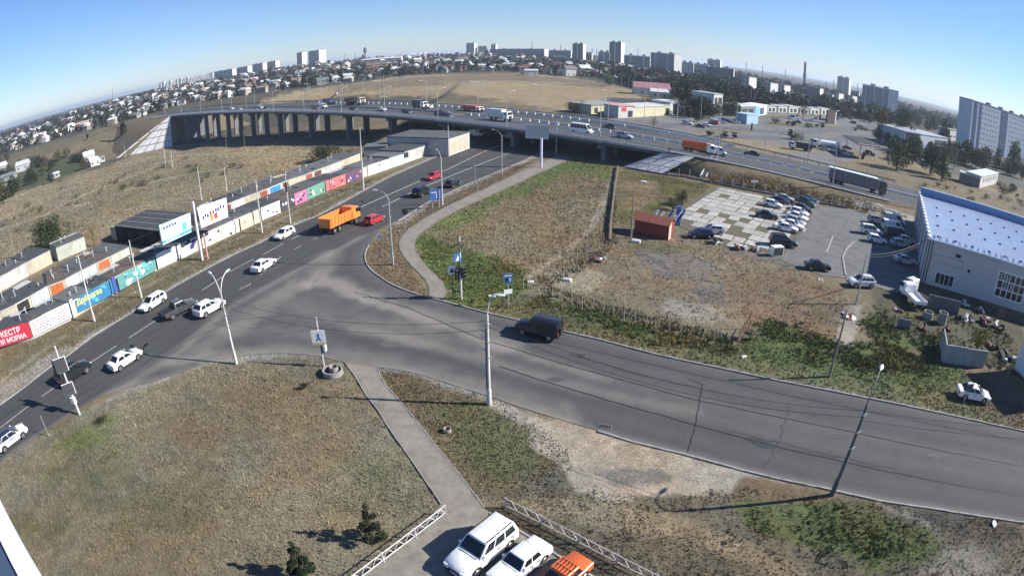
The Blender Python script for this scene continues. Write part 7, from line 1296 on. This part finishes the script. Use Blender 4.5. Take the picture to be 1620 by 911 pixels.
def tree_parts(h, cw, base, n, size, seed, shape='round', trunk_h=.3, bare=False):
    rng = np.random.default_rng(seed); r_ = random.Random(seed); m_ = MB(); tr = .045*h*.6; top = h*(.75 if shape != 'cone' else .95); m_.cyl((0,0,-.4),(r_.uniform(-.1,.1),r_.uniform(-.1,.1),top),tr,tr*.25,7); cs, rs = [], []
    nb = 14 if shape != 'bush' else 16
    for k in range(nb):
        a = k*2.4 + r_.uniform(-.3,.3); q = (k+.5)/nb
        if shape == 'round': z = h*(trunk_h + (1-trunk_h)*(.12+.76*q)); rr = cw/2*math.sin(math.pi*(.18+.74*q))*r_.uniform(.45,.8); cr = cw*r_.uniform(.16,.26)
        elif shape == 'column': z = h*(.15+.78*q); rr = cw*.22*(1.1-q*.6); cr = cw*r_.uniform(.24,.36)*(1.15-.55*q)
        elif shape == 'cone': z = h*(.10+.85*q); rr = cw*.40*(1-q)*r_.uniform(.7,1.1); cr = cw*.20*(1.1-q*.85)
        else: z = h*r_.uniform(.25,.72); rr = cw*.40*r_.uniform(.1,1.0); cr = cw*r_.uniform(.12,.20)
        c = (rr*math.cos(a), rr*math.sin(a), z); cs.append(c); rs.append(cr); m_.cyl((0,0,z*.62 if shape != 'bush' else .1), c, tr*.38, tr*.1, 5)
        if bare:
            for _ in range(5): e = Vector(c) + Vector((r_.uniform(-1,1),r_.uniform(-1,1),r_.uniform(-.3,1)))*cr; m_.cyl(c, e, tr*.1, tr*.03, 4)
    V, F, t = leaf_cloud(cs, rs, n, size, base, rng); V[:, 2] = np.maximum(V[:, 2], .05)
    return m_.mesh('trunk', bark), npmesh('crown', V, F, leaf_m, t, smooth=False)
_TP = {}
def tree(px, py, h, cw, label, key, base=(.05,.07,.025), n=1600, size=None, seed=1, shape='round', name='tree', cat='tree', group=None, rz=None, loc=None, **kw):
    k = (key, shape)
    if k not in _TP: _TP[k] = (tree_parts(10, 10*cw/h, base, n, (size or .35), seed, shape, **kw), 10.0)
    (tm, cm), h0 = _TP[k]; p = loc or at(px, py); t = thing(name, label, cat, p, rz if rz is not None else random.uniform(0, 6), group); t.scale = (h/h0*1.22, h/h0*1.22, h/h0*1.1); O('trunk', tm, t); O('crown', cm, t); return t
GRN, OLV, DKG, YEL, BRN, LTG, BARE = (.045,.062,.022), (.075,.078,.032), (.020,.032,.016), (.20,.16,.04), (.105,.075,.045), (.10,.125,.04), (.075,.062,.048)
def th(px, base, top): p = at(px, base); return on_line(px, top, p) - p.z
def tw(px, base, w): p = at(px, base); return w/FOC*math.hypot(math.hypot(p.x,p.y), CAM_H-p.z)
def T_(px, yb_, top, w, label, key, **kw): tree(px, yb_, max(.6, th(px, yb_, top)), tw(px, yb_, w), label, key, **kw)
# named trees and bushes
T_(1418,268,226,42,'big round olive bush-like tree beside the highway verge','n1',base=OLV,n=2600,size=.26,seed=1,trunk_h=.08)
T_(1471,276,236,34,'dark green tree in front of the grey building','n2',base=DKG,n=2200,size=.28,seed=2,trunk_h=.1); T_(1489,285,240,20,'light green columnar poplar before the grey building','n3',base=LTG,n=1800,size=.26,seed=3,shape='column')
T_(1508,268,240,27,'thin brownish tree right of the light green poplar','n4',base=BARE,n=1300,size=.22,seed=4,bare=True,trunk_h=.12); T_(1526,257,222,22,'tall green tree behind the roadside kiosk','n5',base=GRN,n=2000,size=.28,seed=5,trunk_h=.1)
T_(1553,270,239,28,'broad olive green tree before the office block','n6',base=OLV,n=2000,size=.28,seed=6,trunk_h=.12); T_(1576,270,236,18,'narrow grey-green tree before the office block','n7',base=OLV,n=1500,size=.28,seed=7,shape='column'); T_(1601,272,224,25,'bright green poplar before the right end of the office block','n8',base=LTG,n=2200,size=.26,seed=8,shape='column')
T_(1606,250,208,38,'dark tall tree cluster covering the right end of the office block','n9',base=DKG,n=2200,size=.3,seed=9,trunk_h=.1); T_(1493,220,190,18,'dark conifer left of the white arched house','n10',base=DKG,n=1800,size=.28,seed=10,shape='cone')
T_(1395,210,174,18,'orange-tinged autumn tree left of the hoarding','n11',base=(.15,.10,.035),n=1700,size=.3,seed=11,trunk_h=.15); T_(1428,214,175,28,'green tree behind the grey building','n12',base=GRN,n=2000,size=.28,seed=12,trunk_h=.12); T_(1388,223,208,19,'clipped dark hedge block behind the fuel canopy','n13',base=DKG,n=1500,size=.3,seed=13,shape='bush',name='hedge',cat='hedge')
T_(1155,184,160,30,'round dark green tree right of the green-roofed shop','n14',base=GRN,n=1800,size=.28,seed=14,trunk_h=.1); T_(1104,186,154,26,'dark tree left of the green-roofed shop','n15',base=DKG,n=1800,size=.28,seed=15,trunk_h=.1); T_(1085,182,147,30,'tall dark tree behind the white workshop','n16',base=DKG,n=1800,size=.28,seed=16,trunk_h=.1); T_(1058,164,149,28,'dark bush below the pink-roofed house','n17',base=DKG,n=1300,size=.3,seed=17,shape='bush')
T_(1028,176,156,24,'brown-green tree behind the yellow-white garages','n18',base=OLV,n=1500,size=.28,seed=18,trunk_h=.1); T_(908,178,159,32,'dark brown bush beyond the overpass railing','n19',base=BARE,n=1700,size=.26,seed=19,shape='bush',name='bush',cat='bush'); T_(964,136,120,16,'bright yellow-green tree at the right edge of the town','n20',base=LTG,n=1500,size=.3,seed=20,trunk_h=.1)
T_(1034,204,186,14,'leafless small tree beside the road beyond the highway','n21',base=BARE,n=500,size=.2,seed=21,bare=True); T_(1270,190,165,16,'leafless tree in the far car park','n22',base=BARE,n=700,size=.22,seed=22,bare=True)
T_(197,223,181,12,'tall bare dark tree by the paved bridge slope','n23',base=(.05,.045,.035),n=1100,size=.24,seed=23,shape='column',bare=True); T_(139,222,210,5,'small dark shrub on the far left slope','n24',base=DKG,n=500,size=.5,seed=24,shape='bush',name='bush',cat='bush')
T_(83,394,338,72,'big dark green bush behind the third row of garages','n25',base=(.034,.046,.020),n=5200,size=.20,seed=25,shape='bush',name='bush',cat='bush'); T_(150,389,356,24,'thin yellowing tree beside the cream garage side wall','n26',base=YEL,n=900,size=.16,seed=26,bare=True,trunk_h=.15)
T_(512,256,225,54,'dark green bush mass behind the white garages near the overpass','n27',base=(.028,.038,.018),n=4200,size=.22,seed=27,shape='bush',name='bush',cat='bush'); T_(554,250,234,30,'yellow-green bush left of the scrap slabs','n28',base=OLV,n=2000,size=.24,seed=28,shape='bush',name='bush',cat='bush')
T_(1078,324,298,24,'grey-green bush at the corner of the slab yard','n29',base=(.055,.06,.035),n=2200,size=.2,seed=29,shape='bush',name='bush',cat='bush'); T_(1064,332,312,30,'low dark bush left of the slab yard corner','n30',base=(.045,.05,.03),n=2000,size=.2,seed=30,shape='bush',name='bush',cat='bush')
T_(1544,553,513,28,'yellow-leaved shrub inside the small walled enclosure','n31',base=(.20,.17,.035),n=2200,size=.2,seed=31,shape='bush',name='shrub',cat='shrub'); T_(1580,505,482,22,'bare brownish shrub at the hall foot','n32',base=BARE,n=900,size=.14,seed=32,shape='bush',bare=True,name='shrub',cat='shrub')
T_(590,856,795,40,'small dark conifer casting a long shadow near the lattice fence','n33',base=(.035,.042,.022),n=1500,size=.22,seed=33,shape='cone',bare=True); T_(482,915,852,40,'small green conifer at the bottom edge of the lawn','n34',base=(.026,.038,.018),n=3200,size=.24,seed=34,shape='cone')
T_(163,668,656,22,'small dark clump of weeds on the big lawn near the traffic light','n35',base=(.03,.033,.018),n=700,size=.5,seed=35,shape='bush',name='weed_clump',cat='weeds'); T_(482,615,609,12,'tiny dark clump on the lawn left of the manhole ring','n36',base=(.03,.03,.018),n=500,size=.6,seed=36,shape='bush',name='weed_clump',cat='weeds')
T_(1187,536,516,18,'pale straw clump by the gate frame','n37',base=(.26,.24,.15),n=1200,size=.4,seed=37,shape='bush',name='weed_clump',cat='weeds'); T_(735,665,640,46,'dry straw tuft on the lawn beside the path','n38',base=(.24,.19,.10),n=2000,size=.4,seed=38,shape='bush',name='weed_clump',cat='weeds') if False else None
SB = 'scrub bushes on the highway bank'
for i, (px, py, tp, w) in enumerate([(1150,291,272,30),(1172,293,270,34),(1196,297,270,40),(1222,300,276,36),(1246,306,284,34),(1268,310,290,30),(1290,314,297,26),(1312,320,305,24),(1128,288,276,20),(1235,292,276,26),(1340,328,314,24),(1370,336,322,26),(1398,345,330,22)]):
    tree(px, py, max(1.2, th(px, py, tp)*.8), tw(px, py, w), '%s scrub bush on the highway bank above the %s' % (('yellow-brown','dark olive','rusty brown')[i % 3], 'asphalt lot' if px > 1280 else 'slab yard'), 'sb%d' % (i % 3), base=((.15,.115,.05),(.05,.052,.028),(.12,.075,.035))[i % 3], n=1500, size=.3, seed=50+i % 3, shape='bush', name='scrub_bush', cat='bush', group=SB)
RT = 'trees round the grey building and the office block'
r8 = random.Random(14)
for i, (px, py) in enumerate(in_px([(1440,262),(1480,262),(1530,262),(1620,290),(1620,268),(1540,240),(1500,228),(1440,225),(1400,212),(1385,222)], 46, r8)):
    tree(px, py, r8.uniform(5,9.5), r8.uniform(4.5,7), ('dark green','olive green','thin grey-brown','light green')[i % 4] + ' tree between the grey building and the office block', 'rt%d' % (i % 4), base=(DKG,OLV,BARE,GRN)[i % 4], n=1500, size=.34, seed=90+i % 4, group=RT, trunk_h=.1)
CT = 'trees among the market stalls beyond the highway'
for i, (px, py) in enumerate(in_px([(1080,185),(1180,178),(1300,172),(1400,182),(1395,200),(1300,180),(1200,172),(1100,196)], 40, r8)):
    tree(px, py, r8.uniform(5,9), r8.uniform(4.5,7.5), ('dark green','olive green','thin grey-brown')[i % 3] + ' tree among the market stalls and shops beyond the highway', 'rt%d' % (i % 3), base=DKG, n=1500, size=.34, seed=90+i % 3, group=CT, trunk_h=.1)
for i, (px, py) in enumerate(in_px([(1440,300),(1500,312),(1620,345),(1620,312),(1560,302),(1470,290)], 16, r8)):
    tree(px, py, r8.uniform(.8,2.0), r8.uniform(1.5,3.2), ('straw-coloured','olive','grey-brown')[i % 3] + ' bush on the verge between highway and roadside kiosk', 'ds%d' % (i % 3), base=(BARE,(.20,.165,.09),OLV)[i % 3], n=420, size=.6, seed=70+i % 3, shape='bush', name='dry_bush', cat='bush', group='bushes on the far highway verge')
for i, (px, py) in enumerate(in_px([(1100,208),(1250,212),(1300,228),(1240,228),(1120,216)], 10, r8) + in_px([(1205,193),(1300,198),(1390,206),(1388,212),(1290,204),(1210,199)], 12, r8) + in_px([(1395,214),(1440,222),(1450,252),(1405,238)], 9, r8) + in_px([(1500,272),(1620,300),(1620,318),(1580,302),(1500,284)], 10, r8)):
    tree(px, py, r8.uniform(1.4,3.4), r8.uniform(2,4.2), ('dark green','olive','grey-brown')[i % 3] + ' shrub on the grass strips between the roads beyond the highway', 'shr%d' % (i % 3), base=(DKG,OLV,BARE)[i % 3], n=700, size=.5, seed=110+i % 3, shape='bush', name='verge_shrub', cat='shrub', group='shrubs on the strips beyond the highway')
# left lowland trees
r9 = random.Random(5); LT = 'dark trees round the houses at the left edge'
for i, (px, py) in enumerate(in_px([(0,258),(60,250),(120,245),(150,258),(120,278),(60,300),(0,322)], 34, r9)):
    p = at(px, py); h = r9.uniform(4,7.5); tree(px, py, h, h*r9.uniform(.8,1.1), ('dark green','olive green','grey-brown')[i % 3] + ' tree among the low houses at the left edge', 'lt%d' % (i % 3), base=(DKG,OLV,BARE)[i % 3], n=1100, size=.36, seed=60+i % 3, group=LT, trunk_h=.1)
for i, (px, py) in enumerate(in_px([(0,300),(100,280),(200,270),(330,245),(420,255),(300,300),(120,340),(20,390),(0,380)], 46, r9)):
    tree(px, py, r9.uniform(.7,1.6), r9.uniform(1.2,2.6), ('grey-brown','straw-coloured','olive')[i % 3] + ' low bush on the dry slope behind the garages', 'ds%d' % (i % 3), base=(BARE,(.20,.165,.09),OLV)[i % 3], n=420, size=.6, seed=70+i % 3, shape='bush', name='dry_bush', cat='bush', group='low bushes on the dry slope')
# the green of the town: 210 single trees, the rest one mass
TRG = [(960,113),(1060,122),(1130,137),(1190,153),(1260,160),(1350,170),(1420,182),(1420,198),(1330,184),(1240,175),(1130,166),(1060,150),(985,137)]
r10 = random.Random(8); tp_ = [(q, 0) for q in in_px(TRG, 80, r10)] + [(q, 1) for q in in_px(TOWN_PX, 60, r10)] + [(q, 2) for q in in_px([(1385,168),(1530,205),(1530,225),(1450,205),(1385,195)], 20, r10)]
for i, ((px, py), z) in enumerate(tp_):
    kk = i % 4; h = r10.uniform(6.5,12)*(1.15 if z == 0 and kk == 3 else 1); sh = 'column' if kk == 3 else 'round'
    tree(px, py, h, h*.8, ('dark green','olive','grey-brown leafless','slim dark')[kk] + ' tree in the ' + ('belt beyond the filling station' if z == 0 else 'far hillside town' if z == 1 else 'strip behind the grey building'), 'tw%d' % kk, base=((.028,.04,.018),(.055,.06,.028),(.06,.05,.042),(.032,.042,.022))[kk], n=420, size=.62, seed=80+kk, shape=sh, group='trees of the town beyond the highway', trunk_h=.08)
def mass(px_list, name, label, sz, hgt, cols, per=10, seed=3):
    rng = np.random.default_rng(seed); C, Rr = [], []
    for px, py in px_list: p = at(px, py); h = hgt*rng.uniform(.7,1.4); C.append((p.x, p.y, p.z + h*.5)); Rr.append(h*.62)
    C = np.array(C); n = len(C)*per; V, F, t = leaf_cloud(C, Rr, n, sz, (1,1,1), rng, .3); k = rng.integers(0, len(cols), len(C)); 
    cen = V.reshape(-1, 4, 3).mean(1); t2 = np.array(cols)[rng.choice(len(cols), n)]; t = t.reshape(n, 4, 3)[:, 0]*t2
    stuff(O(name, npmesh(name, V, F, leaf_m, np.repeat(t, 4, 0), smooth=False)), label, 'trees')
mass(in_px(TOWN_PX, 2600, r10) + in_px(TRG, 1500, r10), 'town_trees', 'small far trees filling the gaps between the town houses', 1.7, 6.5, [(.030,.042,.020),(.05,.055,.028),(.06,.05,.04),(.028,.036,.02)], 12, 4)
mass(in_px([(1090,118),(1170,118),(1300,142),(1420,165),(1540,190),(1620,212),(1620,236),(1540,215),(1420,178),(1300,156),(1200,140),(1120,136)], 900, r10), 'far_woodland', 'far hazy woodland on the right below the horizon', 2.6, 8, [(.032,.042,.022),(.045,.05,.028)], 12, 5)
mass(in_px([(0,205),(60,190),(140,165),(200,150),(260,140),(260,150),(140,180),(0,222)], 400, r10), 'far_woodland', 'far tree cover on the far left skyline', 2.4, 6, [(.035,.045,.025),(.05,.052,.032)], 10, 6)
# weeds and grass: blades as real geometry
grass_m = M_tint('grass_blades', .9, (2.0,), (.25,), spec=.1)
_gn = grass_m.node_tree; _gg = _gn.nodes.new('ShaderNodeNewGeometry'); _vm = _gn.nodes.new('ShaderNodeMix'); _vm.data_type = 'VECTOR'; _vm.inputs['Factor'].default_value = .72; _vm.inputs['B'].default_value = (0, 0, 1)
_gn.links.new(_gg.outputs['Normal'], _vm.inputs['A']); _nn = _gn.nodes.new('ShaderNodeVectorMath'); _nn.operation = 'NORMALIZE'; _gn.links.new(_vm.outputs['Result'], _nn.inputs[0]); _gn.links.new(_nn.outputs['Vector'], _gn.nodes['Principled BSDF'].inputs['Normal'])
road_polys = [[tuple(p) for p in AVL[::4]] + [tuple(p) for p in AVR[::-4]], [tuple(p) for p in SDA[::4]] + [tuple(p) for p in SDB[::-4]], [tuple(p) for p in pl1[0]] + [tuple(p) for p in pl1[1][::-1]], [tuple(p) for p in pl2[0]] + [tuple(p) for p in pl2[1][::-1]], lot, lotp, yard]
def blades(name, label, polys_px, dens, hmin, hmax, per, rng, width=.05, gain=1.15, colf=None, lean=.5, seed_noise=0, keep=.0, feather=1.2):
    Vs, Ts = [], []
    for px in polys_px:
        P = [(p.x, p.y) for p in ats(px)]; xs, ys = [p[0] for p in P], [p[1] for p in P]; A = (max(xs)-min(xs))*(max(ys)-min(ys)); n = int(A*dens); x, y = rng.uniform(min(xs), max(xs), n), rng.uniform(min(ys), max(ys), n); ok = sdist(P, x, y) > (fbm(x/1.8, y/1.8, 201, 3) - .5)*feather + rng.normal(0, .12*feather, n)
        for rp_ in road_polys:
            if min(q[0] for q in rp_) > max(xs) or max(q[0] for q in rp_) < min(xs): continue
            ok &= sdist(rp_, x, y) < -.1
        ok &= fbm(x/2.5, y/2.5, 123 + seed_noise, 3) + rng.uniform(-.22, .22, n) > keep; x, y = x[ok], y[ok]
        if not len(x): continue
        z = T(x, y) - .04; c = colf(x, y) if colf else tint_at(x, y); n = len(x)
        for k in range(per):
            a = rng.uniform(0, 6.28, n); h = rng.uniform(hmin, hmax, n)*(.6 + .8*fbm(x/1.5, y/1.5, 7, 2)); ox, oy = rng.normal(0, .07, n)*(1+hmax), rng.normal(0, .07, n)*(1+hmax); ln = rng.uniform(.1, lean, n)*h; b = rng.uniform(0, 6.28, n); w = width*rng.uniform(.6, 1.4, n)
            v0 = np.stack([x+ox - w*np.cos(a), y+oy - w*np.sin(a), z], 1); v1 = np.stack([x+ox + w*np.cos(a), y+oy + w*np.sin(a), z], 1); v2 = np.stack([x+ox + ln*np.cos(b), y+oy + ln*np.sin(b), z + h], 1)
            Vs.append(np.stack([v0, v1, v2], 1).reshape(-1, 3)); cc = np.clip(c*gain*1.55*rng.uniform(.72, 1.32, (n,1)), .01, .5); Ts.append(np.repeat(cc, 3, 0))
    V = np.concatenate(Vs); F = np.arange(len(V)).reshape(-1, 3); stuff(O(name, npmesh(name, V, F, grass_m, np.concatenate(Ts), smooth=False)), label, 'grass')
rb = np.random.default_rng(12)
LAWN_PX = [(0,735),(49,700),(126,660),(200,618),(280,590),(329,573),(390,564),(450,561),(499,565),(545,577),(580,630),(621,690),(698,797),(560,930),(-20,930),(-20,760)]
blades('dry_grass', 'dry mown grass of the big lawn at the lower left', [LAWN_PX], 26, .05, .20, 2, rb, .035)
blades('dry_grass', 'dry grass between the path and the side street', [[(596,581),(651,588),(699,603),(770,625),(830,652),(890,700),(905,740),(880,800),(800,800),(747,780),(715,735),(676,690),(636,638),(607,606)]], 30, .04, .17, 3, rb, .04)
blades('rough_grass', 'rough grass and weeds on the lower right ground', [[(775,812),(900,770),(1010,785),(1170,770),(1320,785),(1476,808),(1640,830),(1640,930),(930,930)]], 22, .04, .17, 3, rb, .04, keep=.36)
blades('verge_grass', 'grass on the verge between garages and avenue', [[(0,560),(115,510),(250,432),(379,370),(515,308),(650,262),(735,233),(610,283),(502,342),(410,385),(280,451),(146,532),(36,614),(0,641)]], 9, .06, .25, 3, rb, .06, keep=.38)
blades('field_grass', 'grass of the triangular field by the path', [FIELD], 7, .08, .28, 3, rb, .06)
blades('island_grass', 'dry grass of the island by the avenue', [[(577,400),(587,429),(621,452),(657,466),(680,470),(655,430),(628,392),(640,375),(690,345),(760,302),(852,252),(793,270),(676,322),(604,368)]], 14, .06, .22, 3, rb, .05)
blades('field_grass', 'dry grass of the fenced waste ground', [[(835,455),(965,385),(975,265),(1040,273),(1150,295),(1075,330),(1045,355),(1170,392),(1240,410),(1300,450),(1345,470),(1330,540),(1180,520),(1100,545),(950,495)]], 9, .05, .18, 3, rb, .05, keep=.36)
blades('bank_grass', 'green roadside grass along the far kerb of the side street', [BANK], 16, .05, .22, 3, rb, .05, keep=.25)
WC = lambda x, y: np.clip(np.array((.074,.090,.033))*(.8 + .45*fbm(x/1.3, y/1.3, 77, 3))[:, None]*np.stack([1 + .45*(fbm(x/2.6, y/2.6, 99, 3) > .58), np.ones_like(x), np.ones_like(x)], 1), .01, .3)
blades('tall_weeds', 'tall dark green weeds on the roadside bank', [[(832,466),(862,467),(930,488),(1040,520),(1165,548),(1160,560),(1040,536),(930,505),(850,480)],[(1190,505),(1340,540),(1440,552),(1500,585),(1440,600),(1330,575),(1210,545)],[(1375,495),(1420,520),(1500,540),(1500,565),(1400,545),(1360,525)]], 20, .08, .38, 8, rb, .045, 1.1, WC, .9, keep=.40, feather=6)
blades('green_weeds', 'low green weeds by the island path and in the field', [[(703,472),(676,424),(653,391),(690,375),(760,405),(830,425),(838,455),(775,488),(731,481)],[(1195,800),(1300,803),(1400,812),(1470,840),(1400,880),(1260,865),(1185,830)]], 18, .07, .26, 7, rb, .04, 1.1, WC, .8, keep=.40, feather=6)
blades('dry_weeds', 'straw-coloured weeds along the stake fence', [[(850,440),(900,425),(960,390),(968,300),(974,300),(972,395),(910,432),(870,455)],[(850,462),(930,488),(1040,518),(1160,545),(1165,535),(1050,505),(940,475),(870,452)]], 10, .2, .6, 6, rb, .05, 1.2, None, .7)
blades('dry_scrub', 'dry tufted grass over the slope behind the garages', [[(0,310),(0,440),(180,365),(300,322),(480,262),(560,244),(420,216),(260,232),(185,256),(100,300)]], 1.6, .10, .38, 5, rb, .10, keep=.34)
blades('bank_scrub', 'dry grass on the highway bank', [[(1042,272),(1070,246),(1130,254),(1240,279),(1330,303),(1440,345),(1340,330),(1240,312),(1141,294)]], 4, .12, .4, 4, rb, .09)
blades('yard_weeds', 'patchy weeds on the littered ground below the hall', [[(1375,480),(1460,478),(1600,530),(1620,600),(1490,560),(1400,520)]], 9, .08, .35, 5, rb, .06, .9, WC, .8, keep=.50)
# lettering becomes plain mesh
bpy.context.view_layer.update(); dg_ = bpy.context.evaluated_depsgraph_get()
for o in [o for o in SC.objects if o.type == 'FONT']:
    me = bpy.data.meshes.new_from_object(o.evaluated_get(dg_)); n = stuff(O('lettering', me, o.parent, o.location)); n.rotation_euler = o.rotation_euler; bpy.data.objects.remove(o)
# ---------------------------------------------------------------- air
bpy.context.view_layer.update(); ZTOP = max((o.matrix_world @ Vector(c)).z for o in SC.objects if o.type == 'MESH' for c in o.bound_box) + 2

hz_ = MB(); hz_.box(-14500, 14500, -14500, 14500, -17.1, ZTOP); ho = hz_.obj('haze', None) if False else None
me = bpy.data.meshes.new('haze'); me.from_pydata(hz_.v, [], hz_.f); hm = bpy.data.materials.new('haze_air'); hm.use_nodes = True; hn = hm.node_tree.nodes; hn.clear(); ov = hn.new('ShaderNodeOutputMaterial'); pv = hn.new('ShaderNodeVolumePrincipled'); pv.inputs['Color'].default_value = (.72,.85,1.0,1); pv.inputs['Density'].default_value = .00014; pv.inputs['Anisotropy'].default_value = .2
hm.node_tree.links.new(pv.outputs[0], ov.inputs['Volume']); me.materials.append(hm); ho = O('haze', me); stuff(ho)
